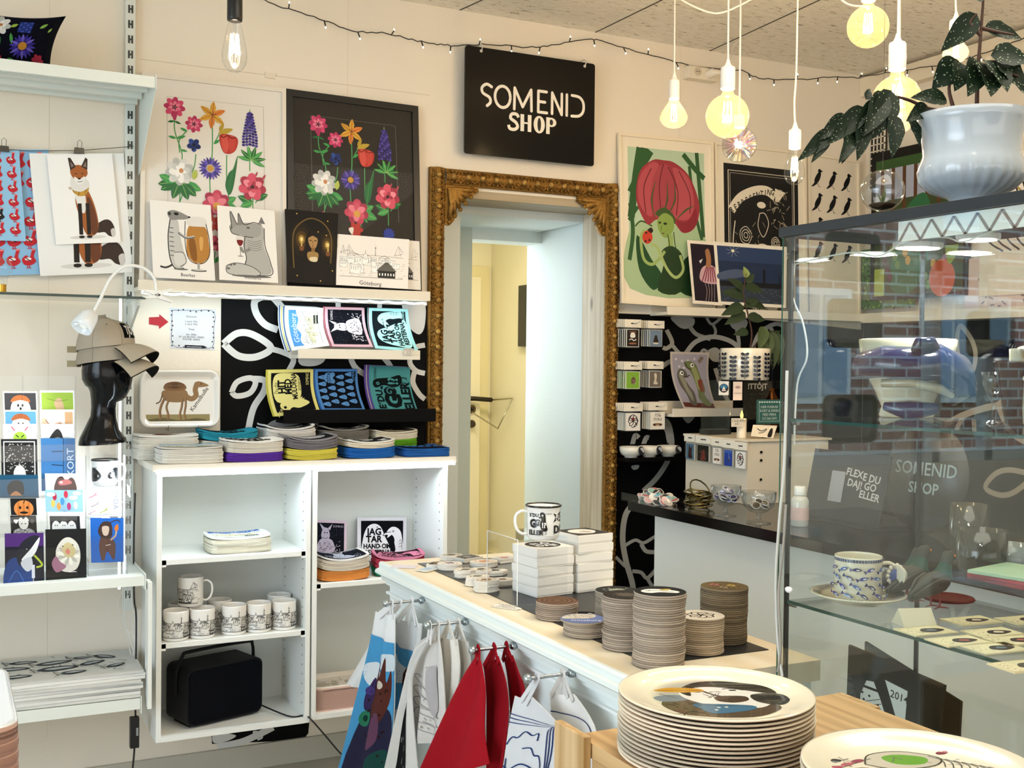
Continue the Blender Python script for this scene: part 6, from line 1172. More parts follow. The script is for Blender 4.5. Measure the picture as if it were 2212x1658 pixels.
def octo(A): A.ell(.5, .5, .5, .5, 'efe6d4', 0, 40); [A.curve([(.5, .5), (.5+.18*math.cos(a), .5+.16*math.sin(a)), (.5+.3*math.cos(a+.6), .5+.28*math.sin(a+.6)), (.5+.24*math.cos(a+1.1), .5+.24*math.sin(a+1.1))], .035, '1c1714') for a in (0, .9, 1.8, 2.7, 3.6, 4.5, 5.4)]
def flor(A): A.ell(.5, .5, .5, .5, '5e5138', 0, 40); hatch(A, .15, .15, .85, .85, 60, '2c261c', .02, 3); rose(A, .32, .35, .12, '8a5a52', '5a3430', 'a8807a'); rose(A, .66, .45, .10, 'a08a4a', '6a5a30', 'c8b070'); rose(A, .45, .68, .11, '7a6a50', '4a4030', 'a89a80')
CP = 'b5a795'
pulpstack(1203, 1332, .0475, 9, 'low brown coaster stack beside the boxes', 'ab9a8a', ring_, 1, toplabel='dark brown coaster with rings, topmost of the low brown stack', lean=.0006)
pulpstack(1262, 1338, .0475, 2, 'pair of coasters lettered in white', '8a7f76', fl, 2, toplabel='black coaster lettered FLÔ DAJ, between two coaster stacks')
pulpstack(1265, 1368, .0475, 8, 'low coaster stack with the blue city coaster on top', CP, gbgc, 3, toplabel='slipping round coaster with a blue city print, on the low front stack', dxy=(-.010, -.006))
pulpstack(1331, 1348, .0475, 18, 'stack at the back, behind the two tall stacks', 'a39a8a', dk_('2c2d2e', '8a8f80', 4), 4, toplabel='dark coaster with pale plants, topmost of the stack behind the others', lean=.0005)
pulpstack(1352, 1396, .0475, 25, 'tall leaning stack behind the tallest front stack', 'b1a292', dk_('33302c', '5c554c', 7), 5, toplabel='dark faced coaster on the tall leaning stack, behind the gull coaster', lean=.0016)
pulpstack(1421, 1432, .0500, 33, 'tallest coaster stack at the front corner of the mat', 'b8a896', gull, 6, toplabel='coaster with a white gull on black, topmost of the tallest stack', lean=.0013)
pulpstack(1512, 1404, .0475, 17, 'pale coaster stack right of the tallest one', 'c3b29a', octo, 7, toplabel='cream coaster with black squiggles, topmost of the pale stack', lean=.0008, mm='pulp')
pulpstack(1562, 1382, .0490, 27, 'dark coaster stack at the right edge of the mat', '8c7d66', flor, 8, toplabel='brown floral coaster, topmost of the stack at the right of the mat', lean=.0005)
def note(px, py, w_, h_, rz, col, draw, label, cat='note', z=None, nm='price_note'):
    z = CZ+.001 if z is None else z; p = PZ(px, py, z); c, s_ = math.cos(rz), math.sin(rz)
    fn = lambda u, v, h=0: Vector((p.x+(u-.5)*w_*c-(.5-v)*h_*s_, p.y+(u-.5)*w_*s_+(.5-v)*h_*c, z+.0004+h)); card(nm, fn, w_/h_, .0004, col, draw, label=label, cat=cat, org=fn(.5, .5))
nt_ = lambda A: [A.text(t, .5, .2+.2*i, .09, '3a3a3a') for i, t in enumerate(('KLISTERMÄRKEN', 'PRIS 30:-/ST', '4 FOR 100:-', 'GLASUNDERLÄGG'))]
note(1098, 1310, .075, .045, -1.0, 'f6f1e6', nt_, 'small printed price note on the counter edge, in front of the riser')
note(873, 1223, .07, .05, -.6, 'dfdce8', None, 'plain pale lilac paper slip at the left end of the counter')
def sticker(px, py, w_, h_, n, rz, ink, bg, label, seed, shape=0):
    z = Z1; p = PZ(px, py, z); r = random.Random(seed); N = 16; w_ *= 1.3; h_ *= 1.3; P = [(w_/2*math.cos(2*PI*k/N)*(1+.10*r.uniform(-1, 1) if shape else 1.05), h_/2*math.sin(2*PI*k/N)*(1+.10*r.uniform(-1, 1) if shape else 1.05)) for k in range(N)]
    if shape == 2: P = [(-w_/2, -h_/2), (w_/2, -h_/2), (w_/2, h_/2), (-w_/2, h_/2)]
    grp = 'sticker pile: '+label
    for k in range(n):
        last = k == n-1; b = MB(); b.prism(P, 0, .0026, 'e8e4da', sm=False)
        if last: A = Art(b, lambda u, v, h: Vector(((u-.5)*w_, (.5-v)*h_, .0026+h)), w_/h_); A.poly([(.5+x/w_*.88, .5+y/h_*.88) for x, y in P], bg); hatch(A, .15, .15, .85, .85, 34, ink, .05, seed); A.ell(.5, .5, .2, .16, ink)
        if k == 0 or last: o = b.build('sticker', 'paper'); s0 = o if k == 0 else s0
        else: o = s0.copy(); COL.objects.link(o)
        o.location = (p.x+r.uniform(-.0015, .0015), p.y+r.uniform(-.0015, .0015), z+k*.0028); o.rotation_euler = (0, 0, rz+r.uniform(-.08, .08)); tag(o, (label+', top one of its pile') if last else 'sticker under the '+label, 'sticker', grp)
for i, a in enumerate(((945, 1222, .05, .035, 3, .2, '8a6a3a', '1c1a18', 'dark sticker at the far left of the mat', 1), (972, 1228, .05, .04, 6, -.3, '6a5a78', 'e6e2da', 'white and violet sticker', 0), (1010, 1210, .055, .04, 4, .3, '8a8a86', '1e1f22', 'black diamond sticker at the back', 2),
    (1045, 1222, .06, .045, 5, 0, 'b8805a', 'dcd4c8', 'oval sticker with an orange centre', 0), (1005, 1245, .05, .035, 7, .2, '5a5a52', 'ddd8ce', 'grey cat shaped sticker', 1), (1030, 1262, .05, .035, 8, .1, '6a6a60', 'e4e0d4', 'scribbled cream sticker', 1), (1050, 1275, .055, .04, 10, .2, '8a6a50', 'd9d0c2', 'brown sticker on the tallest pile', 1),
    (1068, 1240, .06, .035, 4, 0, '1c1c1c', 'f0eee8', 'sticker with black block letters', 1), (975, 1208, .05, .035, 5, .1, '4a3a2a', 'b8b4ac', 'brown grey sticker behind the violet one', 1), (1040, 1242, .045, .04, 6, .4, '3a3a34', 'c9c4b8', 'dark spotted sticker in the middle row', 1), (1090, 1212, .05, .035, 4, .2, 'b86a50', 'c8d0d4', 'square pale blue and red sticker at the back', 2), (1085, 1262, .05, .04, 5, -.2, '6a5040', 'e2ddd2', 'round brown sticker beside the riser', 0), (925, 1230, .05, .03, 1, .5, 'a8c0d8', 'c4d8ea', 'light blue flat sticker', 2))): sticker(*a[:9], i+2, a[9])
# ---------------------------------------------------------------- rods with bags and tea towels
def rod(px, py, label, L=.100):
    e = PX(px, py, CX0+.003); t = thing('hanging_rod', label, 'rod', (e.x, e.y, e.z)); MB().cyl((e.x+.015, e.y, e.z), (e.x-L, e.y, e.z), .0035, 'a9adaf', 10).build('rod', 'metal', t)
    for x in (e.x-L, e.x-.002): MB().lathe([(.004, -.004), (.0085, -.004), (.0095, 0), (.0085, .004), (.006, .007), (0, .008)], n=12, col='b9c6cc').M; b = MB(Matrix.Translation(Vector((x, e.y, e.z))) @ RY(-PI/2)); b.lathe([(.0035, -.005), (.0085, -.005), (.0095, 0), (.0085, .004), (.006, .007), (0, .008)], n=12, col='b9c6cc'); b.build('bolt', 'metal', t)
    return e
e1 = rod(912, 1296, 'steel rod on the counter front holding the sky blue towels'); e2 = rod(1006, 1342, 'steel rod holding the white towels with line prints'); e3 = rod(1110, 1394, 'steel rod holding the three red bags'); e4 = rod(1236, 1453, 'steel rod holding the two white bags with blue print')
def hang(nm, label, cat, e, x, left, right, col, draw=None, loops=1, fold=.006, nf=2.0, grp=None, hem=None, lw=.006):
    """cloth hanging on rod e in the plane X = x; left/right edges as photo points of that plane"""
    t = thing(nm, label, cat, (x, e.y, e.z), grp); Lp = [PX(px, py, x) for px, py in left]; Rp = [PX(px, py, x) for px, py in right]
    Lc, Rc = cr_([tuple(p) for p in Lp], 6), cr_([tuple(p) for p in Rp], 6)
    def smp(C, v): s_ = v*(len(C)-1); i = min(int(s_), len(C)-2); f = s_-i; return Vector(C[i])*(1-f)+Vector(C[i+1])*f
    def fn(u, v, h=0):
        p = smp(Lc, v)*(1-u)+smp(Rc, v)*u; return Vector((p.x+fold*(.35+.65*v)*math.sin(u*nf*2*PI+1.3*x*40+1.5*v)-h-.0, p.y, p.z-.004*math.sin(PI*u)*(1-v)))
    b = MB(); b.grid(lambda u, v: fn(u, v), 26, 22, col); b.grid(lambda u, v: fn(u, v)+Vector((.0022, 0, 0)), 26, 22, col)
    for g in (lambda a: (0, a), lambda a: (1, a), lambda a: (a, 0), lambda a: (a, 1)): b.grid(lambda a, c: fn(*g(a))+Vector((.0022*c, 0, 0)), 22, 1, col)
    if draw: draw(Art(b, fn, .5, .05, h0=.0016))
    b.build('cloth', 'fabric', t)
    tl, tr = fn(.04, .0), fn(.96, .0); w_ = tr-tl
    for k in range(loops):
        a = tl+w_*(.5 if loops == 1 else .12+.76*k/(loops-1)); s_ = Vector((0, .006, 0)); b = MB()
        b.tube(cr_([tuple(a+s_*1.8+Vector((0, 0, -.012))), tuple((a+s_)*.5+Vector((x, e.y+.003, e.z))*.5), (x, e.y+.004, e.z+.001), (x, e.y, e.z+.0055), (x, e.y-.004, e.z+.001), tuple((a-s_)*.5+Vector((x, e.y-.003, e.z))*.5), tuple(a-s_*1.8+Vector((0, 0, -.012)))], 4), (.0009), hem or col, 6) if 0 else b.tube(cr_([tuple(a+s_*1.8+Vector((0, 0, -.012))), (x, e.y+.005, e.z-.004), (x, e.y+.003, e.z+.004), (x, e.y, e.z+.0055), (x, e.y-.003, e.z+.004), (x, e.y-.005, e.z-.004), tuple(a-s_*1.8+Vector((0, 0, -.012)))], 4), [(lw, .0011)]*25, hem or col, 8, up=(1, 0, 0))
        b.build('hanging_loop', 'fabric', t)
def sky1(A):
    A.poly([(-.0, .22), (1, .24), (1, 1), (0, 1)], '4f9fd4'); A.blob([(.0, .45), (.4, .40), (.7, .48), (.3, .56)], 'e2ecf2'); A.blob([(.5, .34), (1, .32), (1, .42), (.6, .42)], 'd8e6ef'); A.blob([(.1, 1), (.2, .72), (.5, .62), (.9, .66), (1, .8), (.95, 1)], '2b2a44'); A.blob([(.35, .62), (.5, .42), (.6, .36), (.62, .48), (.78, .34), (.82, .5), (.92, .42), (.92, .58), (.75, .72), (.5, .74)], '5a2f28')
    A.blob([(.20, .60), (.34, .50), (.46, .54), (.36, .66), (.22, .68)], '3a2c58'); A.ell(.28, .58, .10, .05, '4a3c7c'); A.ell(.28, .72, .12, .07, '2f7c5e'); A.ell(.28, .72, .05, .03, '12382c'); A.ell(.66, .52, .10, .05, 'd8d2c4'); A.blob([(.48, .72), (.7, .68), (.74, .8), (.5, .84)], '6a4460'); A.blob([(.6, .88), (.9, .84), (.94, .96), (.62, .98)], '1f4a44'); hatch(A, .3, .5, .9, .95, 30, '2a1816', .02, 4)
def sky2(A): A.poly([(0, .22), (1, .30), (1, 1), (0, 1)], '5aa6d8'); A.blob([(0, .30), (.4, .36), (.8, .50), (.4, .50), (0, .44)], 'e8f0f4'); A.blob([(.5, .44), (.8, .36), (.95, .42), (.85, .60), (.6, .66)], '4e2a26'); A.blob([(0, .74), (.5, .66), (.6, .8), (.1, .9)], 'eaf1f4'); A.blob([(.1, .95), (.7, .8), (1, .9), (1, 1), (.1, 1)], '6a9ac0')
def lines(A):
    for k in range(5): A.curve([(.5+.4*math.cos(t*.7+k), .55+.07*k+.05*math.sin(t*.9+k)) for t in range(8)], .012, 'a9a4a8')
    hatch(A, .25, .35, .9, .85, 50, 'b0aaaa', .012, 6); A.blob([(.5, .42), (.8, .38), (.9, .6), (.6, .7)], 'c9c4c6')
def peng(A): A.blob([(.3, .9), (.35, .74), (.6, .70), (.75, .8), (.7, 1), (.3, 1)], '18191c'); A.ell(.55, .78, .08, .03, 'eee'); hatch(A, .35, .82, .7, 1, 12, 'ccc', .015, 2)
def boatb(A):
    n_ = '1f3a78'
    for k in range(3): A.curve([(.0, .28+.05*k), (.5, .32+.05*k), (.98-.06*k, .46+.04*k), (.9-.06*k, .62), (.86-.06*k, .8), (.7, 1)], .022, n_)
    A.curve([(.02, .62), (.12, .56), (.22, .58), (.34, .52), (.46, .60), (.58, .60), (.56, .68)], .026, n_, 6); A.curve([(.30, .70), (.44, .72), (.50, .78), (.60, .80), (.62, .88), (.5, .90)], .018, n_); A.curve([(0, .8), (.1, .84), (.3, .82), (.6, .92)], .02, n_); A.ell(.03, .95, .04, .05, n_); A.line([(.04, .74), (.03, .95)], .02, n_)
hang('tea_towel', 'white corner of a towel hanging behind the sky blue towels, leftmost', 'towel', e1, e1.x-.062, [(822, 1330), (800, 1390), (748, 1478)], [(838, 1332), (835, 1400), (786, 1490)], 'f2f3f2', None, 1, .003)
hang('tea_towel', 'sky blue towel with a brown creature print, leftmost on its rod', 'towel', e1, e1.x-.085, [(812, 1320), (800, 1400), (772, 1520), (733, 1680)], [(850, 1326), (848, 1420), (845, 1540), (833, 1680)], 'f4f6f6', sky1, 2, .010, 1.6)
hang('tea_towel', 'sky blue towel with white clouds, hanging nearest the counter', 'towel', e1, e1.x-.030, [(846, 1330), (846, 1420), (842, 1540), (834, 1680)], [(914, 1346), (906, 1420), (884, 1520), (852, 1680)], 'f4f6f6', sky2, 3, .010, 1.8)
hang('tea_towel', 'plain white towel hanging in the middle of the second rod', 'towel', e2, e2.x-.045, [(948, 1372), (952, 1450), (956, 1560)], [(985, 1380), (992, 1450), (980, 1560)], 'f0ece2', None, 2, .008, 2.5)
hang('tea_towel', 'plain white towel at the counter end of the second rod', 'towel', e2, e2.x-.018, [(975, 1372), (985, 1440), (985, 1530)], [(1008, 1385), (1014, 1440), (1005, 1510)], 'f3f0e8', None, 2, .006, 2.2)
hang('tea_towel', 'white towel with a pale grey line drawing, on the second rod', 'towel', e2, e2.x-.072, [(926, 1374), (898, 1402), (886, 1500), (880, 1600)], [(950, 1374), (958, 1440), (962, 1560), (955, 1610)], 'eeebe6', lines, 2, .010, 2.2)
hang('tea_towel', 'long white towel with a black bird print near its lower end', 'towel', e2, e2.x-.092, [(925, 1376), (893, 1410), (872, 1490), (828, 1690)], [(929, 1380), (898, 1440), (888, 1500), (900, 1690)], 'f3f2ee', peng, 1, .007, 1.4)
RD = '9c1420'
hang('cloth_bag', 'dark red bag hanging nearest the counter, last of three', 'bag', e3, e3.x-.018, [(1086, 1418), (1094, 1470), (1098, 1560), (1085, 1620)], [(1108, 1414), (1122, 1450), (1136, 1495), (1120, 1560)], RD, None, 2, .006, 1.6, lw=.007)
hang('cloth_bag', 'dark red bag hanging in the middle of three', 'bag', e3, e3.x-.048, [(1046, 1432), (1052, 1500), (1050, 1600), (1046, 1690)], [(1078, 1416), (1098, 1480), (1102, 1560), (1084, 1690)], 'a01622', None, 2, .009, 1.8, lw=.007)
hang('cloth_bag', 'dark red bag hanging foremost of three, widest at its bottom', 'bag', e3, e3.x-.086, [(1026, 1420), (1000, 1466), (962, 1550), (896, 1700)], [(1040, 1426), (1050, 1490), (1046, 1580), (1052, 1650)], 'a81824', None, 1, .010, 1.3, lw=.007)
hang('cloth_bag', 'white bag with a navy stripe, partly hidden behind the boat print bag', 'bag', e4, e4.x-.022, [(1186, 1492), (1188, 1560), (1192, 1680)], [(1240, 1498), (1275, 1545), (1294, 1590), (1300, 1680)], 'efece6', lambda A: [A.curve([(0, .36), (.5, .34), (.8, .46), (.9, .62)], .03, '1f2f66')], 3, .007, 1.5)
hang('cloth_bag', 'white bag with navy stripes and a cloud drawing, foremost on its rod', 'bag', e4, e4.x-.080, [(1113, 1502), (1100, 1580), (1088, 1690)], [(1150, 1505), (1205, 1560), (1213, 1575), (1214, 1690)], 'f1f2f4', boatb, 1, .005, 1.0)
# ---------------------------------------------------------------- right part of the back wall
def girl(A):
    A.rect(0, 0, 1, 1, 'b7d0b4'); A.blob([(0, .6), (.3, .5), (.7, .5), (1, .6), (1, 1), (0, 1)], 'a9c49a')
    for P, w_ in (([(.03, .5), (.10, .2), (.16, 0)], .09), ([(.02, .32), (.16, .16), (.30, .02)], .07), ([(0, .8), (.05, .6), (.02, .4)], .05), ([(.22, 0), (.2, .12)], .1), ([(.72, .02), (.88, .12), (1, .18)], .06), ([(.90, 0), (.94, .3), (.98, .6)], .05), ([(.80, .1), (.86, .4), (.96, .62)], .04), ([(.0, .52), (.12, .42)], .04)): A.curve(P, w_, '2f5a30')
    A.blob([(.10, .62), (.28, .78), (.42, .9), (.30, 1), (.12, .86)], '1f4a28'); A.blob([(.68, .8), (.9, .7), (1, .74), (1, 1), (.66, 1)], '143418'); A.curve([(.30, .55), (.16, .52), (.08, .56)], .018, '3a5a30')
    A.blob([(.10, .30), (.16, .16), (.32, .08), (.46, .075), (.60, .085), (.78, .16), (.90, .30), (.93, .42), (.86, .54), (.70, .58), (.56, .50), (.36, .50), (.24, .54), (.12, .42)], '9c3440')
    for P, c in (([(.14, .40), (.14, .22), (.30, .10), (.40, .12), (.30, .28), (.30, .48)], 'b8505a'), ([(.30, .46), (.30, .26), (.40, .12), (.54, .12), (.60, .28), (.56, .48)], 'a84450'), ([(.58, .46), (.62, .24), (.58, .12), (.78, .18), (.86, .36), (.78, .48)], 'b8505a'), ([(.62, .50), (.76, .50), (.88, .40), (.88, .52), (.72, .58)], '8a2634')): A.blob(P, c)
    for P in ([(.30, .14), (.20, .28), (.22, .46)], [(.46, .10), (.40, .26), (.42, .46)], [(.52, .12), (.64, .28), (.62, .46)], [(.66, .14), (.80, .30), (.80, .44)]): A.curve(P, .012, '6a1c2a')
    for P in ([(.36, .22), (.30, .36), (.34, .50)], [(.50, .22), (.50, .36), (.42, .50)], [(.60, .22), (.60, .36), (.48, .48)], [(.86, .38), (.74, .42), (.60, .50)]): A.curve(P, .022, '3f5a2c', taper=True)
    A.blob([(.34, .46), (.46, .41), (.58, .46), (.60, .52), (.48, .50)], '3f5a2c'); A.blob([(.37, .50), (.46, .45), (.57, .48), (.58, .56), (.50, .62), (.44, .62), (.38, .57)], '8aa652'); A.rect(.50, .60, .57, .72, '9ab268'); A.ell(.40, .52, .018, .012, '1c2c14'); A.ell(.47, .525, .024, .014, '1c2c14'); A.line([(.42, .54), (.415, .575)], .010, '5c7a34'); A.ell(.44, .595, .018, .007, '6a4a3a')
    A.blob([(.42, .72), (.56, .68), (.70, .76), (.66, 1), (.36, 1), (.44, .82)], '1f3a1c'); A.curve([(.46, .72), (.38, .78), (.28, .82), (.18, .78), (.15, .64), (.20, .58)], .035, '9cb46a', 7); A.curve([(.66, .74), (.70, .84), (.60, .90), (.48, .84), (.36, .70), (.28, .68)], .035, 'a8bc78', 7)
    A.ell(.235, .63, .065, .075, 'c8402c', .3); [A.ell(u, v, .014, .012, '1a1010') for u, v in ((.22, .60), (.26, .65), (.21, .66), (.25, .58))]; A.ell(.28, .58, .03, .03, '2a1c18'); A.curve([(.5, .6), (.52, .68), (.46, .72)], .012, '2f4a24'); A.curve([(.58, .58), (.60, .68), (.64, .72)], .012, '2f4a24')
framed('framed_poster', ((1333, 287), (1538, 307), (1340, 655), (1542, 668)), -.012, -.060, 'efe4cc', .012, 'f1e8d4', lambda A: girl(Art(A.mb, lambda u, v, h: A.fn(.075+.85*u, .06+.865*v, h), A.asp*.98, 0, A.eps, A.h)), 'white framed poster of a green figure with a big red flower as hair')
def repre(A):
    A.rect(.08, .10, .93, .97, '100f0e'); w_ = 'e9dfca'; A.line([(.13, .14), (.88, .14), (.88, .95), (.13, .95)], .010, w_, True); A.line([(.15, .155), (.86, .155), (.86, .94), (.15, .94)], .004, w_, True)
    A.curve([(.16, .38), (.26, .30), (.42, .25), (.56, .24), (.66, .27)], .085, w_); [A.text(c, .165+.0425*i, .375-.130*math.sin(i/11*1.5), .052, '15120f', -.55+.075*i, 'c', .02, .8) for i, c in enumerate('REPRESENTING')]; A.poly([(.66, .22), (.78, .24), (.70, .30), (.66, .30)], w_)
    A.blob([(.30, .72), (.40, .60), (.52, .56), (.66, .62), (.72, .78), (.66, .95), (.36, .95)], w_); A.curve([(.36, .64), (.5, .66), (.68, .74)], .012, '15120f'); A.ell(.42, .74, .02, .01, '15120f'); A.ell(.52, .74, .024, .012, '15120f'); A.curve([(.44, .76), (.40, .82), (.46, .83)], .008, '15120f'); hatch(A, .36, .86, .56, .95, 30, '15120f', .006, 2, 1.4)
    for u, v, r_ in ((.32, .52, .07), (.66, .55, .05), (.74, .62, .06)): [A.curve([(u+r_*k/3*math.cos(t), v+r_*k/3*math.sin(t)*.75) for t in (0, 1.2, 2.4, 3.6, 4.8, 6.1)], .006, w_, 4) for k in (1, 2, 3)]
    A.curve([(.48, .38), (.46, .46), (.52, .52), (.58, .44), (.54, .38), (.48, .38)], .007, w_); A.ell(.50, .33, .05, .03, w_); hatch(A, .18, .42, .84, .92, 70, 'b9ad96', .004, 12); hatch(A, .60, .20, .84, .50, 40, 'b9ad96', .005, 13); A.curve([(.20, .44), (.18, .60), (.30, .66), (.22, .80), (.34, .92)], .010, w_)
framed('framed_poster', ((1541, 308), (1738, 331), (1546, 680), (1742, 700)), -.012, -.050, 'efe4cc', .010, 'f0e7d3', repre, 'white framed black poster with a banner reading Representing')
def crows(A):
    for j in range(4):
        for i in range(3):
            Q = lambda P, u=.16+.30*i, v=.125+.145*j: [(u+.125*x, v+.125*y*A.asp) for x, y in P]; A.blob(Q([(.5, -.8), (.72, -.55), (.55, .1), (.2, .6), (-.3, .85), (-.35, .3), (.05, -.4)]), '0d0c0b'); A.ell(*Q([(.5, -.85)])[0], .034, .034, '0d0c0b', 0, 12); A.poly(Q([(.62, -1.08), (1.05, -.82), (.68, -.72)]), '0d0c0b'); A.line(Q([(.15, .5), (.3, 1.1), (.6, 1.15)]), .009, '0d0c0b'); A.poly(Q([(-.1, .4), (-.9, 1.25), (-.55, 1.2), (.1, .8)]), '0d0c0b')
framed('framed_poster', ((1742, 331), (1853, 350), (1746, 700), (1856, 712)), -.010, -.040, 'efe4cc', .008, 'ece2ce', crows, 'white framed poster with rows of black crows')
def jelly(A): A.rect(.08, .05, .92, .95, '1a1020'); A.blob([(.3, .62), (.34, .46), (.5, .38), (.7, .38), (.9, .48), (.92, .64), (.6, .67)], 'c9a3ae'); [A.line([(.36+.09*k, .64), (.52+.04*k, .40)], .03, '7a1c38') for k in range(6)]; A.blob([(.5, .4), (.52, .3), (.5, .15), (.6, .12), (.66, .25), (.64, .4)], 'a0704c'); [A.curve([(.45+.1*k, .66), (.5+.08*k, .8), (.44+.1*k, .94)], .012, 'b9a8a8') for k in range(4)]; A.poly([(.3, .32), (.42, .28), (.34, .36)], 'ddd')
leanprint(((1484, 518), (1560, 524), (1497, 655), (1560, 660)), jelly, 'narrow dark print of a figure rising from a pink jellyfish', 'f1e8da', .62)
def harb(A):
    A.rect(.04, .06, .96, .95, '20304f'); A.rect(.04, .06, .96, .30, '2c4066'); A.blob([(.04, .5), (.3, .42), (.5, .5), (.3, .56), (.04, .6)], '4c5a78'); A.rect(.04, .62, .96, .70, '10131c'); A.rect(.04, .70, .96, .95, '2e3848'); hatch(A, .06, .72, .94, .93, 50, '56616e', .006, 3, 0); A.rect(.66, .40, .69, .66, '0c0e14'); A.line([(.88, .46), (.9, .66)], .01, '0c0e14'); A.line([(.93, .42), (.9, .66)], .008, '0c0e14')
    for k in range(8): a = k*PI/4+.2; A.line([(.25, .13), (.25+.09*math.cos(a), .13+.09*math.sin(a)*1.1)], .004, 'b8c0c8')
    A.ell(.25, .13, .02, .02, 'fff6d8')
leanprint(((1541, 521), (1700, 533), (1552, 657), (1698, 665)), harb, 'night blue photo print of a harbour with a bright star', 'f1ebdc', 1.15)
# key ring packs hanging on hooks
def pk(kind):
    def f(A):
        if kind == 0: A.rect(0, 0, 1, 1, '241a16'); A.ell(.5, .14, .3, .06, '8a5a44'); A.blob([(.3, .45), (.35, .2), (.65, .2), (.7, .45)], 'f0ece4'); A.curve([(.2, .62), (.4, .55), (.6, .65), (.8, .56)], .08, 'e0d8cc'); A.ell(.5, .82, .34, .07, 'a06a4a'); A.ell(.43, .3, .03, .02, '111'); A.ell(.57, .3, .03, .02, '111')
        if kind == 1: A.rect(0, 0, 1, 1, '6f8299'); A.blob([(.3, .8), (.35, .5), (.5, .3), (.65, .5), (.7, .8)], '2a2019'); A.ell(.5, .82, .26, .08, 'd8d0c0'); A.ell(.5, .35, .13, .05, '1a1614')
        if kind == 2: A.rect(0, 0, 1, 1, '7fae3a'); A.blob([(.4, .4), (.6, .3), (.75, .55), (.6, .75), (.4, .7)], '6a5240'); hatch(A, .35, .3, .75, .75, 16, 'd8d0c0', .03, 2)
        if kind == 3: A.rect(0, 0, 1, 1, '6f665c'); A.blob([(.4, .2), (.55, .12), (.65, .3), (.6, .6), (.75, .8), (.35, .8), (.45, .5)], 'cfc6b4')
        if kind == 4: A.rect(0, 0, 1, 1, 'f0ece6'); [A.curve([(.5, .45), (.5+.3*math.cos(a), .4+.25*math.sin(a)), (.5+.36*math.cos(a+.7), .45+.38*math.sin(a+.7)), (.5+.25*math.cos(a+1.3), .45+.38*math.sin(a+1.3))], .06, '1a1512') for a in (0, .8, 1.6, 2.4, 3.2, 4, 4.8, 5.6)]; A.ell(.5, .32, .12, .12, '7a2a30')
        if kind == 5: A.rect(0, 0, 1, 1, 'f2ece2'); [A.text(t, .5, v, .13, '2a2018', 0, 'c', .01) for t, v in (('KEEP', .1), ('CLAM', .2), ('GRAB A', .36), ('COFFEE', .46))]; A.ell(.5, .74, .36, .14, '4a2418'); A.ell(.5, .70, .2, .05, 'b08a6a'); A.ell(.5, .80, .16, .05, 'd8c8b0')
        if kind == 6: A.rect(0, 0, 1, 1, '1e3f9a'); A.rect(0, 0, 1, .2, '3a5cb0'); A.ell(.55, .6, .12, .2, '3a3a5c'); A.poly([(.5, .1), (.7, .5), (.6, .6)], '6f86c8')
        if kind == 7: A.rect(0, 0, 1, 1, '4f6f84'); A.blob([(.3, .9), (.3, .5), (.4, .1), (.6, .3), (.8, .1), (.7, .6), (.8, .9)], '2f1614')
        if kind == 8: A.rect(0, 0, 1, 1, '1c1712'); A.blob([(.3, .9), (.4, .4), (.6, .3), (.7, .9)], '6a2a24'); hatch(A, .2, .3, .8, .9, 20, 'b09a80', .03, 5)
    return f
def pack(fn, kind, label, grp=None, n=1, step=Vector((0, .006, 0)), hw=1.0):
    for i in range(n):
        g = lambda u, v, h=0, i=i: fn(u, v, h)+step*i; t = thing('keyring_pack', label if i == 0 else 'key ring pack behind the front one '+label[label.rfind(' on the') if ' on the' in label else 0:].replace(', front one', '').strip(), 'key ring pack', g(.5, 0), grp)
        b = MB(); b.add([g(*p, .002) for p in ((0, 0), (1, 0), (1, .28), (0, .28))]+[g(*p, -.001) for p in ((0, 0), (1, 0), (1, .28), (0, .28))], [(0, 1, 2, 3), (7, 6, 5, 4), (0, 4, 5, 1), (1, 5, 6, 2), (2, 6, 7, 3), (3, 7, 4, 0)], 'efe8d8'); A = Art(b, g, .56, h0=.0023); A.rect(.38, .12, .72, .16, '1a1714'); b.build('paper_header', 'paper', t)
        b = MB(); b.add([g(*p, 0) for p in ((0, .28), (1, .28), (1, 1), (0, 1))], [(0, 1, 2, 3)]); bo = b.build('clear_bag', 'clear', t)
        b = MB(); q = lambda u, v, h=0: g(.12+.78*u, .34+.62*v, h); sheet(b, q, .003, 'efece4'); A = Art(b, lambda u, v, h: q(.05+.9*u, .03+.94*v, h), .7); pk(kind)(A); b.build('picture_tag', 'paper', bo)
for k, (x0, y0, x1, y1, w_) in enumerate(((1349, 689, 1384, 752, 'top left hook'), (1399, 692, 1434, 751, 'top right hook'), (1347, 781, 1386, 842, 'middle left hook'), (1398, 780, 1432, 839, 'middle right hook'), (1347, 871, 1387, 932, 'bottom left hook'), (1400, 869, 1440, 929, 'bottom right hook'))):
    nm_ = ('ghost burger', 'blue sweater bird', 'green background', 'grey peanut', 'octopus', 'keep clam coffee crab')[k]; p, r_ = PY(x0, y0, -.075), PY(x1, y1, -.075)
    fn = lambda u, v, h=0, p=p, r_=r_: Vector((p.x+(r_.x-p.x)*u, -.075-h, p.z+(r_.z-p.z)*v)); pack(fn, k, 'front key ring pack with a %s picture on the %s' % (nm_, w_), 'key ring packs on the '+w_, 5, Vector((-.0025, .011, .0004)))
    c = fn(.55, .13); MB_ = MB().tube(cr_([(c.x-.006, -.001, c.z+.002), (c.x, -.08, c.z), (c.x+.002, -.112, c.z+.002), (c.x+.003, -.120, c.z+.012)], 4), .0022, 'efe9dc', 6); tag(MB_.build('peg_hook', 'satin', None, (c.x, -.06, c.z)), 'white wire hook of the %s pack row, the %s' % (nm_, w_), 'hook')
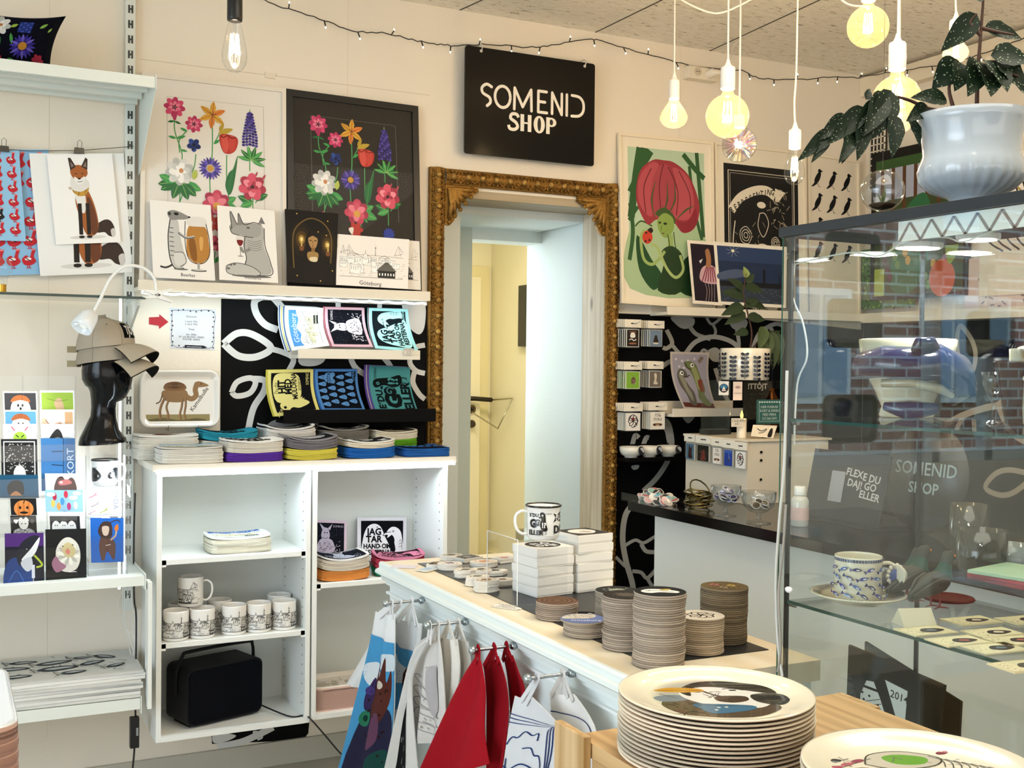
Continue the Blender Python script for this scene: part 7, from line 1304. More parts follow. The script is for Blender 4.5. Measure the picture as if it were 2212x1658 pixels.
def fish(A):
    A.rect(.05, .04, .95, .96, '9c98a6'); A.rect(.05, .88, .95, .96, '5c2c20')
    for u, v in ((.14, .13), (.30, .16), (.45, .15), (.62, .12), (.22, .26), (.34, .28)): A.ell(u, v, .03, .03, 'c8c4cc')
    A.blob([(.14, .40), (.22, .30), (.36, .32), (.42, .42), (.34, .46), (.42, .60), (.50, .72), (.44, .92), (.28, .90), (.26, .74), (.16, .58)], '5c5a50'); A.blob([(.18, .40), (.26, .36), (.34, .44), (.36, .60), (.42, .72), (.38, .86), (.30, .72), (.24, .56)], '8a8878'); A.ell(.27, .37, .05, .05, 'eee'); A.ell(.28, .37, .025, .025, '111'); A.curve([(.30, .43), (.38, .44), (.48, .40)], .025, '3a3228')
    A.blob([(.36, .18), (.50, .16), (.66, .22), (.76, .40), (.84, .62), (.78, .74), (.88, .90), (.72, .92), (.58, .80), (.62, .66), (.58, .46), (.48, .32), (.38, .26)], '6a7448'); A.blob([(.52, .24), (.66, .28), (.74, .46), (.76, .62), (.64, .64), (.60, .44)], '8f9668'); A.ell(.56, .23, .05, .05, 'eee'); A.ell(.57, .23, .024, .024, '111'); A.blob([(.68, .50), (.80, .48), (.80, .66), (.70, .68)], '7a3a28'); A.curve([(.36, .18), (.44, .28), (.54, .30)], .02, '3a2c20'); A.poly([(.70, .16), (.78, .07), (.86, .10), (.76, .20)], '7c6a60')
base = quad((1448, 759), (1532, 761), (1478, 883), (1550, 887), -.045, -.105)
card('art_print', lambda u, v, h=0: base(u, v, h)+Vector((-.022*math.sin(PI*v), 0, 0)), .72, .001, 'b9b0a8', fish, None, .1, 4, 10, label='curved print of two fish standing upright and toasting', cat='print')
def lathe_thing(nm, label, cat, c, prof, col, m='ceramic', grp=None, n=32): return tag(MB(T(*c)).lathe(prof, n=n, col=col, cap=True).build(nm, m, None, c), label, cat, grp)
BW = [(.026, 0), (.027, .005), (.040, .012), (.047, .026), (.048, .044), (.045, .044), (.043, .026), (.03, .012), (0, .010)]
zb = PY(1410, 990, -.12).z+.002
for px, w_ in ((1363, 'left'), (1402, 'middle'), (1443, 'right')):
    p = PY(px, 985, -.062); lathe_thing('bowl', '%s one of three white bowls on the small black ledge' % w_, 'bowl', (p.x, -.062, zb), BW, 'e9e6da')
    b = MB(); c = Vector((p.x+.018, -.062-.047, zb+.030)); b.cyl(tuple(c), tuple(c+Vector((.001, -.004, .001))), .0165, '2c2c34', 20); b.cyl(tuple(c+Vector((.001, -.004, .001))), tuple(c+Vector((.001, -.0046, .001))), .012, 'b9c0c4', 16); tag(b.build('badge', 'gloss', None, tuple(c)), 'round dark badge hooked on the %s white bowl' % w_, 'badge')
# pedestal box with packs, planter and small things
PB = (2.60, 2.98, -.667, -.286, .9305, 1.158); pb = thing('desk_pedestal', 'white box unit standing on the black topped desk', 'box unit', (2.79, -.47, PB[4]))
MB().box(*PB, 'dcd3c0', .001).build('carcass', 'satin', pb); MB().box(2.59, 2.99, -.675, -.28, 1.158, 1.166, 'd9cfba', .001).build('top', 'satin', pb)
for z in (1.12, 1.09, 1.02): MB().cyl((2.66, -.6685, z), (2.66, -.672, z), .005, '4a443c', 10).build('screw', 'metal', pb)
ZP = 1.1665
for k, (px0, px1, y0, y1, kd, w_) in enumerate(((1479, 1502, 936, 996, 7, 'blue grey'), (1502, 1535, 939, 1001, 8, 'dark brown'), (1537, 1560, 945, 1006, 5, 'keep clam'), (1561, 1585, 949, 1011, 6, 'deep blue'), (1586, 1612, 953, 1016, 4, 'octopus'))):
    p, r_ = PX(px0, y0, 2.585), PX(px1, y1, 2.585); pack(lambda u, v, h=0, p=p, r_=r_: Vector((2.585-h, p.y+(r_.y-p.y)*u, p.z+(r_.z-p.z)*v)), kd, 'key ring pack with a %s picture hanging on the white box unit, front one' % w_, 'key ring packs on the white box unit', 2, Vector((.005, .002, 0)))
pt = PY(1609, 820, -.45); ptc = (pt.x, -.45, pt.z); Rr = (PY(1652, 790, -.45)-PY(1566, 790, -.45)).length/2; ph = (PY(1609, 752, -.45).z-pt.z)
rc = thing('acrylic_riser', 'clear acrylic riser under the leaf patterned planter', 'riser', (pt.x, -.45, ZP)); a_, b_ = PY(1551, 900, -.47).x, PY(1672, 900, -.47).x
MB().box(a_, b_, -.54, -.36, ptc[2]-.004, ptc[2]-.001).box(a_, a_+.003, -.54, -.36, ZP, ptc[2]-.004).box(b_-.003, b_, -.54, -.36, ZP, ptc[2]-.004).build('bent_sheet', 'clear_plastic', rc)
def sq(x0, y0, x1, y1, y, h0=0): p, r_ = PY(x0, y0, y), PY(x1, y1, y); return lambda u, v, h=0: Vector((p.x+(r_.x-p.x)*u, y-h, p.z+(r_.z-p.z)*v))
pc_ = lambda nm, q, y, col, dr, lb, ct_, t=.0008, m='paper': card(nm, sq(*q, y), (q[2]-q[0])/(q[3]-q[1]), t, col, dr, label=lb, cat=ct_, m=m)
pc_('sticker', (1553, 823, 1574, 853), -.545, 'e6e8ea', lambda A: [A.ell(.5, .5, .46, .46, '2a2d33'), A.ell(.5, .4, .36, .24, '3a78a4'), A.poly([(.3, .7), (.5, .35), (.7, .7)], 'f2f2ee'), A.ell(.5, .62, .08, .06, 'b0503a')], 'oval sticker with a blue sky on the acrylic riser', 'sticker')
pc_('sticker', (1584, 824, 1603, 864), -.545, 'e0d4d0', lambda A: [A.ell(.5, .3, .3, .16, 'a88e92'), A.text('SOMENID', .5, .62, .14, '6a5a58')], 'pinkish tag shaped sticker on the acrylic riser', 'sticker')
pc_('sign_card', (1606, 822, 1666, 905), -.350, '2c2a22', lambda A: [hatch(A, .05, .3, .95, .95, 40, '4c4a34', .03, 3), A.text('!TTÔJT', .5, .14, .19, 'd8d0bc', 0, 'c', .03, .8)], 'dark card behind the riser with big pale mirrored lettering', 'sign')
pc_('sign_card', (1636, 863, 1688, 914), -.56, '2f5f5c', lambda A: [A.line([(.08, .1), (.92, .1), (.92, .9), (.08, .9)], .02, 'b9ccc4', True)]+[A.ell(.1+.1*k, .1, .03, .03, 'dce8e2') for k in range(9)]+[A.text(t, .5, .3+.16*i, .10, 'cfdcd6', 0, 'c', 0, .8) for i, t in enumerate(('HÄR FUNKAR', 'KORT & SWISH', 'MED MERA', '123 266 5691'))], 'small green sign with a white border and lettering', 'sign', .004, 'satin')
fn = quad((1627, 917), (1679, 919), (1622, 941), (1670, 946), -.60, -.63); card('business_card', fn, 1.8, .001, 'e9e0cc', lambda A: [A.curve([(.2, .3), (.4, .5), (.6, .3), (.5, .6), (.3, .7)], .03, '2a2620'), A.blob([(.72, .9), (.76, .3), (.86, .3), (.9, .9)], '1a1816')], label='cream card with a small ink drawing leaning on the box unit', cat='card')
cd = PY(1602, 925, -.58); tag(MB(T(cd.x, -.58, ZP)).lathe([(.0175, 0), (.018, .002), (.018, .070), (.014, .072), (0, .068)], n=24, col='eadfc8').build('candle', 'satin', None, (cd.x, -.58, ZP)), 'lit white electric candle on the box unit', 'candle')
MB(T(cd.x, -.58, ZP+.069)).lathe([(.001, 0), (.006, .010), (.0055, .018), (.001, .032)], n=12, col='fff').build('flame', 'flame', bpy.data.objects['candle']).matrix_parent_inverse = Matrix.Translation(-Vector((cd.x, -.58, ZP)))
l = light('candle_glow', 'POINT', (cd.x, -.58, ZP+.085), .25, (1, .6, .2), .01)
pc_('price_note', (1580, 903, 1606, 921), -.605, 'e6dfcf', lambda A: [A.text(t, .5, .3+.35*i, .2, '444') for i, t in enumerate(('NYCKELRING', '60:-'))], 'small white price note in front of the candle', 'note')
tag(MB(T(2.68, -.36, ZP)).box(-.05, .06, -.03, .03, 0, .02, '08080a', .004).build('card_terminal', 'plastic', None, (2.68, -.36, ZP)), 'small black card terminal at the back of the box unit', 'terminal')
tag(MB(T(2.74, -.60, ZP)).lathe([(.018, 0), (.02, .002), (.018, .004)], n=20, col='5a5548').build('coin_dish', 'metal', None, (2.74, -.60, ZP)), 'small dark disc lying on the box unit', 'dish')
pl = thing('planter', 'cream planter with a dark blue leaf pattern on the acrylic riser', 'planter', ptc); b = MB(T(*ptc)); b.lathe([(Rr*.93, 0), (Rr*.96, .003), (Rr, ph-.002), (Rr*.98, ph), (Rr*.95, ph-.004), (Rr*.94, ph*.7), (0, ph*.7)], n=44, col=['efe8d6']*5+['3a2a1c'])
fn = lambda u, v, h=0: Vector((ptc[0]+(Rr*.985+h)*math.cos(u*2*PI), -.45+(Rr*.985+h)*math.sin(u*2*PI), ptc[2]+ph*(1-v))); b2 = MB(); A = Art(b2, fn, 2*PI*Rr/ph, .05, h0=.001)
for k in range(14):
    u = k/14; v0 = .12 if k % 2 else .22; A.line([(u, v0+.05), (u, .98)], .004, '1b2234')
    for j in range(6):
        v = v0+.04+j*.135; [A.ell(u+s_*.013, v+.03, .012, .0095, '1b2234', s_*-.5, 10) for s_ in (-1, 1) if v < .97]
n0 = len(b.v); b.v += b2.v; b.f += [tuple(n0+i for i in f) for f in b2.f]; b.c += b2.c; b.s += b2.s; b.build('pot', 'ceramic', pl)
def leafmesh(b, p, q, wd, nrm=(0, -1, .3), col='2f4a2c', droop=.15, spots=False, back='6a2c30', seed=0):
    p, q = Vector(p), Vector(q); d = q-p; L = d.length; d.normalize(); s_ = d.cross(Vector(nrm)).normalized(); n = s_.cross(d).normalized(); m = 10; g = []
    for i in range(m+1):
        t = i/m; w_ = wd*(math.sin(PI*t**.75)**.8)*(1-.35*t); c = p+d*(L*t)+n*(-droop*L*t*t)+n*(droop*L*.5*t)
        g += [c-s_*w_*(.5)+n*(.16*w_+.004*math.sin(t*20)*w_*8), c-s_*w_*.25+n*.08*w_, c, c+s_*w_*.25+n*.08*w_, c+s_*w_*.5+n*(.16*w_+.004*math.cos(t*20)*w_*8)]
    b.add(g, [(i*5+j, i*5+j+1, i*5+j+6, i*5+j+5) for i in range(m) for j in range(4)], col, True)
    if spots:
        r = random.Random(seed)
        for k in range(26):
            i = r.randint(1, m-2); j = r.choice((0, 1, 2, 3)); f1, f2 = r.random(), r.random(); A_, B_, C_, D_ = [Vector(g[x]) for x in (i*5+j, i*5+j+1, (i+1)*5+j, (i+1)*5+j+1)]; c = (A_*(1-f1)+B_*f1)*(1-f2)+(C_*(1-f1)+D_*f1)*f2; e = wd*.017
            for sg_ in (1, -1): b.add([c+(s_*math.cos(a)+d*1.5*math.sin(a))*e+n*.0006*sg_ for a in (0, 1.05, 2.1, 3.14, 4.2, 5.25)], [(0, 1, 2, 3, 4, 5)], '9aa78c')
def plantP(nm, label, base, stems, leaves, PP, spots, col='2f4a2c', wdk=1.0):
    t = thing(nm, label, 'plant', base)
    b = MB()
    for s_ in stems: P = [tuple(PP(*q)) for q in s_]; b.tube(cr_(P, 4), [.0042*(1-.6*i/((len(P)-1)*4)) for i in range((len(P)-1)*4+1)], '4a3228', 6)
    b.build('stem', 'leaf', t)
    for i, (p, q, w_, *c_) in enumerate(leaves): b = MB(); leafmesh(b, PP(*p), PP(*q), w_*wdk, (0, -1, .4), c_[0] if c_ else col, .12, spots, seed=i); b.build('leaf', 'leaf', t)
PPl = lambda px, py, dy=0: PY(px, py, -.46+dy)
plantP('potted_plant', 'leafy plant with drooping patterned leaves in the leaf print planter', (ptc[0], -.45, ptc[2]+ph*.7), [[(1618, 762), (1624, 720), (1614, 672), (1606, 635), (1612, 590)], [(1620, 762), (1640, 735), (1662, 725)]],
    [((1607, 640), (1560, 630), .055), ((1606, 625), (1572, 600), .045), ((1608, 620), (1650, 628), .05), ((1612, 600), (1607, 575), .04, '8a9a5a'), ((1612, 610), (1630, 590), .035), ((1605, 660), (1559, 680), .055), ((1607, 660), (1640, 648), .045), ((1610, 675), (1566, 700), .05), ((1614, 685), (1655, 690), .05), ((1616, 715), (1585, 722), .04), ((1612, 650), (1658, 665, .03), .05),
     ((1650, 705), (1640, 755, -.03), .06, '4a5a38'), ((1658, 715), (1650, 790, -.03), .07, '46563a'), ((1668, 715), (1672, 800, -.02), .07, '435238'), ((1680, 718), (1684, 790, .02), .06, '435238'), ((1640, 735), (1690, 712, .04), .04)], PPl, False, '2c3c26', 1.0)
ob = PY(1680, 850, -.38); lathe_thing('copper_vase', 'dark copper vase half hidden behind the planter leaves', 'vase', (ob.x, -.34, ZP), [(.03, 0), (.05, .03), (.055, .08), (.04, .13), (.02, .16), (.022, .18)], '4a2c14', 'metal')
# trinkets on the desk top
ZD = .9305
def disc(p, q, r, col, b, rim='d8d4cc'): p, q = Vector(p), Vector(q); d = (q-p).normalized()*.004; b.cyl(tuple(p), tuple(p+d), r, rim, 14); b.cyl(tuple(p+d), tuple(p+d*1.12), r*.85, col, 12)
tr = PZ(1430, 1085, ZD); ac = MB().box(tr.x-.10, tr.x+.06, tr.y-.10, tr.y+.12, ZD+.0005, ZD+.002).box(tr.x-.10, tr.x-.098, tr.y-.10, tr.y+.12, ZD+.002, ZD+.03).box(tr.x-.10, tr.x+.06, tr.y-.10, tr.y-.098, ZD+.002, ZD+.03)
tag(ac.build('acrylic_tray', 'clear_plastic', None, (tr.x, tr.y, ZD)), 'clear tray full of small round badges on the black desk', 'tray')
r = random.Random(21); cols = ('b8434a', '6ab0c4', '2c2a2c', 'e2b8bc', '8ab4b0', '40404a', 'a8565c', 'cfc8c0')
def badges(x, y, z, rx, ry, n, label, grp, rb=.016, cs=cols, hgt=.05):
    src = {}
    for k in range(n):
        c = cs[k % len(cs)]; a = r.uniform(0, 6.28); q = r.uniform(0, 1)**.6; px_, py_ = x+rx*q*math.cos(a), y+ry*q*math.sin(a); z_ = z+hgt*(1-q*.8)*r.uniform(.3, 1)
        if c not in src: b = MB(); disc((0, 0, 0), (0, 0, 1), rb, c, b); o = b.build('badge', 'gloss'); src[c] = o
        else: o = src[c].copy(); COL.objects.link(o)
        o.location = (px_, py_, z_); o.rotation_euler = (r.uniform(.1, 1.1), r.uniform(-.5, .3), r.uniform(-.8, .8)); tag(o, label, 'badge', grp)
badges(tr.x-.02, tr.y+.01, ZD+.003, .065, .09, 46, 'small round badge in the heap inside the clear tray', 'badges in the clear tray')
p = PZ(1512, 1095, ZD)
for k in range(11):
    b = MB(); b.tube([(.046*math.cos(t*.4488), .046*math.sin(t*.4488), 0) for t in range(15)], .0026, ('8a7a4a', '5a5030', 'a39460')[k % 3], 6, cap=False); o = b.build('bangle', 'metal'); o.location = (p.x+r.uniform(-.012, .012), p.y+r.uniform(-.012, .012), ZD+.006+.0052*k); o.rotation_euler = (r.uniform(-.25, .25), r.uniform(-.25, .25), 0) if k < 10 else (.9, .3, 0)
    tag(o, 'brassy bangle in the loose heap on the black desk', 'bangle', 'bangles heaped on the desk')
def coupe(px, py, label, R=.05, Hh=.10, m='goblet', Zb=ZD):
    p = PZ(px, py, Zb); c = (p.x, p.y, Zb); tag(MB(T(*c)).lathe([(R*.72, 0), (R*.7, .003), (R*.2, .008), (R*.13, .018), (R*.14, .028), (R*.5, .036), (R*.85, .052), (R, Hh*.78), (R*1.02, Hh), (R*.98, Hh), (R*.94, Hh*.78), (R*.8, .058), (R*.4, .042), (0, .040)], n=28, col='fff', cap=False).build('glass_bowl', m, None, c), label, 'glass bowl'); return p
p = coupe(1568, 1112, 'footed glass bowl full of dark blue badges'); badges(p.x, p.y, ZD+.05, .034, .034, 22, 'dark blue badge lying in the footed glass bowl', 'badges in the footed glass bowl', .015, ('1a2268', '8a84b4', '12184a', '6a5c98'), .045)
p = coupe(1638, 1128, 'footed glass bowl with dark trinkets, nearest the display case', .056, .10); badges(p.x, p.y, ZD+.05, .034, .034, 14, 'dark trinket lying in the footed bowl nearest the case', 'trinkets in the footed bowl nearest the case', .014, ('2a2a22', '4a4638', '6c675a'), .02)
coupe(1602, 1075, 'low footed glass bowl behind the two filled ones', .05, .08); coupe(1690, 1062, 'glass bowl with silvery pieces beside the box unit', .05, .09)
for px, py, c, w_ in ((1540, 1062, 'd8c94a', 'yellow'), (1580, 1068, 'c9687c', 'pink')):
    p = PZ(px, py, ZD); lathe_thing('bowl', 'pale bowl carrying a big %s badge on its rim' % w_, 'bowl', (p.x, p.y, ZD), BW, 'dcdcd0'); b = MB(); disc((p.x-.03, p.y-.03, ZD+.052), (p.x-.033, p.y-.034, ZD+.0525), .020, c, b, c); tag(b.build('badge', 'gloss', None, (p.x-.03, p.y-.03, ZD+.05)), 'big %s badge on the rim of a pale bowl' % w_, 'badge')
# wall socket, pendants
def PD(px, py, dep): return CAM+(RT*((px-1106)/F_PX)+UP*((829-py)/F_PX)+FW)*dep
p, q = PY(1484, 142, -.03), PY(1524, 176, -.03); so = thing('wall_socket', 'white double wall socket high on the wall with a plug in it', 'socket', (p.x, 0, q.z)); MB().box(p.x, q.x+.055, -.045, 0, q.z+.002, p.z, 'e9e0cc', .004).build('socket_body', 'satin', so)
c = PY(1508, 154, -.046); MB().cyl((c.x, -.046, c.z), (c.x, -.0445, c.z), .018, 'cfc5b0', 20).cyl((c.x-.006, -.047, c.z), (c.x-.006, -.045, c.z), .0025, '3a352c').cyl((c.x+.006, -.047, c.z), (c.x+.006, -.045, c.z), .0025, '3a352c').build('outlet', 'satin', so)
c = PY(1532, 160, -.05); MB().tube([(c.x, -.045, c.z), (c.x, -.075, c.z), (c.x+.01, -.085, c.z), (c.x+.03, -.09, c.z)], [.019, .019, .012, .006], 'eee6d6', 16).build('plug', 'satin', so)
wc = 'f0eadc'
def pend(label, px, topy, dep, cordpts, sock, kind, R, L, glass='amber', en=2.6, sr=.0205, glow=True):
    en *= 1.7; tp = PD(px, topy, dep); return bulb_thing('pendant_lamp', label, tuple(tp), [tuple(PD(a, b_, dep)) for a, b_ in cordpts], sock, kind, R, L, glass, 'f3efe6', en, wc, sr, glow)
pend('pendant with a small diamond shaped bulb, nearest the shop sign', 1456, 212, 3.7, [(1458, -40), (1457, 90)], .058, 'a', .046, .098, 'amber', 2.4, .0175)
pend('pendant with a big amber globe bulb, in front of the sparkling one', 1572, 190, 3.2, [(1574, -40), (1573, 80)], .058, 'globe', .061, .1)
pend('pendant with a slim elongated bulb on a long cord, over the crow poster', 1717, 318, 3.4, [(1724, -40), (1722, 60), (1720, 160), (1716, 220)], .052, 'st', .031, .112, 'clear', 1.4, .018)
pend('pendant with a large frosty globe at the top edge', 1876, 0, 3.3, [(1876, -60)], .05, 'globe', .060, .1, 'amber', 2.6)
pend('pendant with the largest amber globe, partly behind the begonia', 1938, 148, 2.75, [(1942, -40), (1940, 60)], .062, 'globe', .058, .1, 'amber', 2.2)
pend('low pendant glowing behind the begonia leaves, under the amber globe', 1944, 228, 3.5, [(1944, -40), (1944, 120)], .05, 'a', .036, .086, 'amber', 2.2, .017)
pend('pendant glowing behind the tall begonia stem, furthest right', 2065, 78, 3.2, [(2063, -40)], .045, 'a', .036, .075, 'amber', 2.6, .018)
dp = PD(1597, 275, 3.5); ds = thing('pendant_lamp', 'sparkling iridescent globe lamp hanging behind the amber globe', 'pendant lamp', dp); c = PD(1597, 312, 3.5); R = .054
MB().tube(cr_([tuple(PD(1600, -40, 3.5)), tuple(PD(1599, 80, 3.5)), tuple(PD(1597, 262, 3.5))], 5), .0028, wc, 6).build('cord', 'plastic', ds); MB().cyl(tuple(PD(1597, 250, 3.5)), tuple(PD(1597, 276, 3.5)), .017, 'f3efe6', 16).build('socket', 'satin', ds); MB().ball(tuple(c), R, 'fff', 24).build('glass_bulb', 'clear', ds)
b = MB(); r = random.Random(3); pal = ('f4d8a0', 'e8b0d8', 'a8d8f0', 'fff4d8', 'f0c070', 'c8a8f0')
for k in range(320): v = Vector((r.gauss(0, 1), r.gauss(0, 1), r.gauss(0, 1))).normalized(); b.cyl(tuple(c+v*R*r.uniform(.35, .6)), tuple(c+v*R*.97), .0011, pal[k % 6], 3, .0004, False)
b.build('glass_needles', 'metal', ds)
l = light('bulb_glow', 'POINT', tuple(c), 1.2, (1, .85, .7), .01)
b = MB(); b.tube(cr_([tuple(PD(1450, -30, 3.3)), tuple(PD(1470, -2, 3.4)), tuple(PD(1530, 26, 3.4)), tuple(PD(1570, 24, 3.4)), tuple(PD(1640, -10, 3.4))], 6), .0028, wc, 6); tag(b.build('lamp_cable', 'plastic', None, PD(1500, 10, 3.4)), 'white lamp cable sagging at the top edge, left of the sparkling lamp', 'cable'); b = MB(); b.tube(cr_([tuple(PD(1790, -30, 3.2)), tuple(PD(1830, 8, 3.2)), tuple(PD(1878, 14, 3.2))], 6), .0028, wc, 6); tag(b.build('lamp_cable', 'plastic', None, PD(1830, 8, 3.2)), 'white lamp cable sagging beside the frosty globe', 'cable'); b = MB(); b.tube(cr_([(PY(1560, 158, -.09).x, -.09, PY(1560, 158, -.09).z), tuple(PY(1578, 130, -.12)), tuple(PY(1584, 100, -.2)), tuple(PY(1600, 80, -.3)), tuple(PY(1604, 20, -.5))], 6), .0028, wc, 6)
tag(b.build('lamp_cable', 'plastic', None, (3, -.3, 2.6)), 'white lamp cable rising from the plug in the wall socket', 'cable')
tg = PD(1906, 412, 2.95); te = thing('hanging_terrarium', 'clear glass globe with a small air plant, hanging behind the display case', 'terrarium', tg); MB().ball(tuple(tg), .0565, 'fff', 32, (1, 1, .95)).build('glass_globe', 'goblet', te)
MB().tube([tuple(PD(1912, -30, 2.95)), tuple(PD(1907, 362, 2.95))], .0006, '3a3a36', 4).build('cord', 'plastic', te); MB().lathe([(.0, -.05), (.026, -.044), (.034, -.036), (.028, -.033), (0, -.031)], tg.x, tg.y, tg.z, 20, '2a1e14').build('soil', 'pulp', te)
b = MB(); [leafmesh(b, tg+Vector((0, 0, -.034)), tg+Vector((.012*math.cos(a), .012*math.sin(a), h_)), .007, (1, .2, .1), '4a5c38') for a, h_ in ((0, .022), (2, -.005), (4, -.008), (5, .0))]; b.build('air_plant', 'leaf', te)
# ---------------------------------------------------------------- glass display case
GX, GB, GY0, GY1, GT = 1.400, 1.752, -3.42, -2.278, 1.690
gc = thing('display_case', 'tall glass display case with a dark top board at right', 'display case', (1.57, -2.85, 0))
MB().box(GX-.006, GB+.006, GY0-.006, GY1+.006, GT-.018, GT, '20272c', .001).build('top_board', 'satin', gc); MB().box(GX-.003, GB+.003, GY0, GY1, .0, .42, 'e4e6e2').build('base_cabinet', 'satin', gc)
MB().box(GX, GX+.004, GY0, GY1, .42, GT-.018).build('front_pane', 'pane', gc); MB().box(GX+.004, GB-.004, GY1-.004, GY1, .42, GT-.018).build('end_pane', 'clear', gc); MB().box(GB-.004, GB, GY0, GY1-.004, .42, GT-.018).build('rear_pane', 'clear', gc)
for x, c, w_ in ((GX+.011, '14181b', .006), (GB-.006, '1a2024', .005)): MB().box(x, x+w_, GY1-.012, GY1-.004, .42, GT-.018, c).build('post', 'satin', gc)
MB().box(GX-.0005, GX+.0015, GY1-.001, GY1+.001, .42, GT-.018, '1f5a48').build('glass_edge', 'gloss', gc)
for z, w_ in ((1.335, 'upper glass shelf inside the display case'), (.995, 'lower glass shelf inside the display case')):
    t = thing('case_shelf', w_, 'shelf', (1.57, -2.8, z)); MB().box(GX+.012, GB-.01, GY0+.01, GY1-.014, z-.006, z).build('glass_sheet', 'clear', t); MB().box(GX+.0112, GX+.0122, GY0+.01, GY1-.014, z-.006, z, '1d4a42').build('front_edge', 'gloss', t)
    MB().cyl((GX+.017, GY1-.006, z-.008), (GX+.017, GY1-.03, z-.008), .0045, '8a8f90').build('shelf_pin', 'metal', t)
MB().ball((GX-.002, PX(1706, 1273, GX).y, PX(1706, 1273, GX).z), .006, 'f6f6f4', 12, (1, 1.6, 1)).build('stop_knob', 'satin', gc)
for px, py, w_ in ((1771, 552, 'furthest from the camera'), (1942, 536, 'second from the far end'), (2113, 511, 'third from the far end')):
    p = PZ(px, py, GT-.022); c = (min(max(p.x, 1.45), 1.7), min(p.y, GY1-.06), GT-.018); t = thing('puck_light', 'round white puck light under the case top, '+w_, 'light', c); MB(T(*c)).lathe([(.036, -.010), (.038, -.008), (.038, 0)], n=28, col='e8e8e4').build('housing', 'satin', t); MB(T(*c)).lathe([(.0, -.0115), (.031, -.0112), (.031, -.0102)], n=28, col='fff').build('diffuser', 'puck', t); light('puck_glow', 'AREA', (c[0], c[1], c[2]-.014), 1.8, (1, .97, .9), .05, .05, (0, 0, -1))
tag(MB().tube(cr_([tuple(PX(*q, 1.43)) for q in ((1712, 590), (1716, 572), (1760, 560), (1840, 545), (1900, 552), (1960, 520), (2040, 512), (2080, 522), (2140, 500), (2212, 480))], 6), .0016, 'eceae0', 5).tube(cr_([tuple(PX(*q, 1.422)) for q in ((1716, 572), (1712, 640), (1735, 700), (1743, 770), (1722, 830), (1715, 960))], 6), .0018, 'eceae0', 5).build('lamp_cable', 'plastic', None, (1.43, -2.5, 1.6)), 'thin white cable running under the case top and down its corner', 'cable')
tag(MB().tube(cr_([tuple(PX(*q, 1.392)) for q in ((1700, 800), (1694, 1000), (1684, 1120), (1676, 1250), (1680, 1380), (1690, 1460))], 6), .0028, 'd9dad2', 6).tube(cr_([tuple(PX(*q, 1.389)) for q in ((1698, 1090), (1692, 1180), (1682, 1280), (1686, 1400), (1680, 1450))], 6), .0024, 'a8a39a', 6).build('loose_cable', 'plastic', None, (1.39, -2.3, 1.2)), 'pale cables hanging down outside the near left edge of the display case', 'cable')
b = MB(); y0, y1 = PX(1935, 500, GX).y, GY0+.02; n = int((y0-y1)/.045)
b.box(GX+.0055, GX+.0065, y1, y0, GT-.052, GT-.019, 'eef0ec')
for k in range(n):
    for s_ in (0, 1): ya, yb_ = y0-.045*k-(.0225 if s_ else 0), y0-.045*k-(.045 if s_ else .0225); za, zb_ = (GT-.052, GT-.022) if not s_ else (GT-.022, GT-.052); b.add([(GX+.005, ya, za), (GX+.005, ya-.006, za), (GX+.005, yb_-.006, zb_), (GX+.005, yb_, zb_)], [(0, 1, 2, 3)], '8d8078')
tag(b.build('paper_border', 'paper', None, (GX, -2.9, GT-.04)), 'white paper border with a grey lattice inside the top of the case pane', 'border')
# on the case: urn and begonia
UC = PD(2096, 440, 2.02); UC = (UC.x, UC.y, GT+.0005); us = 1.0
ur = thing('urn_planter', 'pale blue grey footed urn on top of the display case', 'planter', UC); U0 = [(.046, 0), (.048, .004), (.040, .012), (.034, .024), (.032, .036), (.040, .044), (.070, .056), (.086, .072), (.091, .090), (.086, .108), (.082, .120), (.084, .150), (.091, .176), (.097, .190), (.094, .190), (.086, .176), (.079, .150), (0, .146)]
b = MB(T(*UC)); n = 96; vs = []
for r_, z_ in U0:
    for i in range(n): a = 2*PI*i/n; f = 1+.035*math.cos(24*a)*max(0, 1-abs(z_-.068)/.028); vs.append((r_*f*math.cos(a), r_*f*math.sin(a), z_))
b.add(vs, [(j*n+i, j*n+(i+1) % n, (j+1)*n+(i+1) % n, (j+1)*n+i) for j in range(len(U0)-1) for i in range(n)], 'b9c3cb', True); b.build('urn', 'ceramic', ur)
BD = 2.02; PPb = lambda px, py, dd=0: PD(px, py, BD+dd)
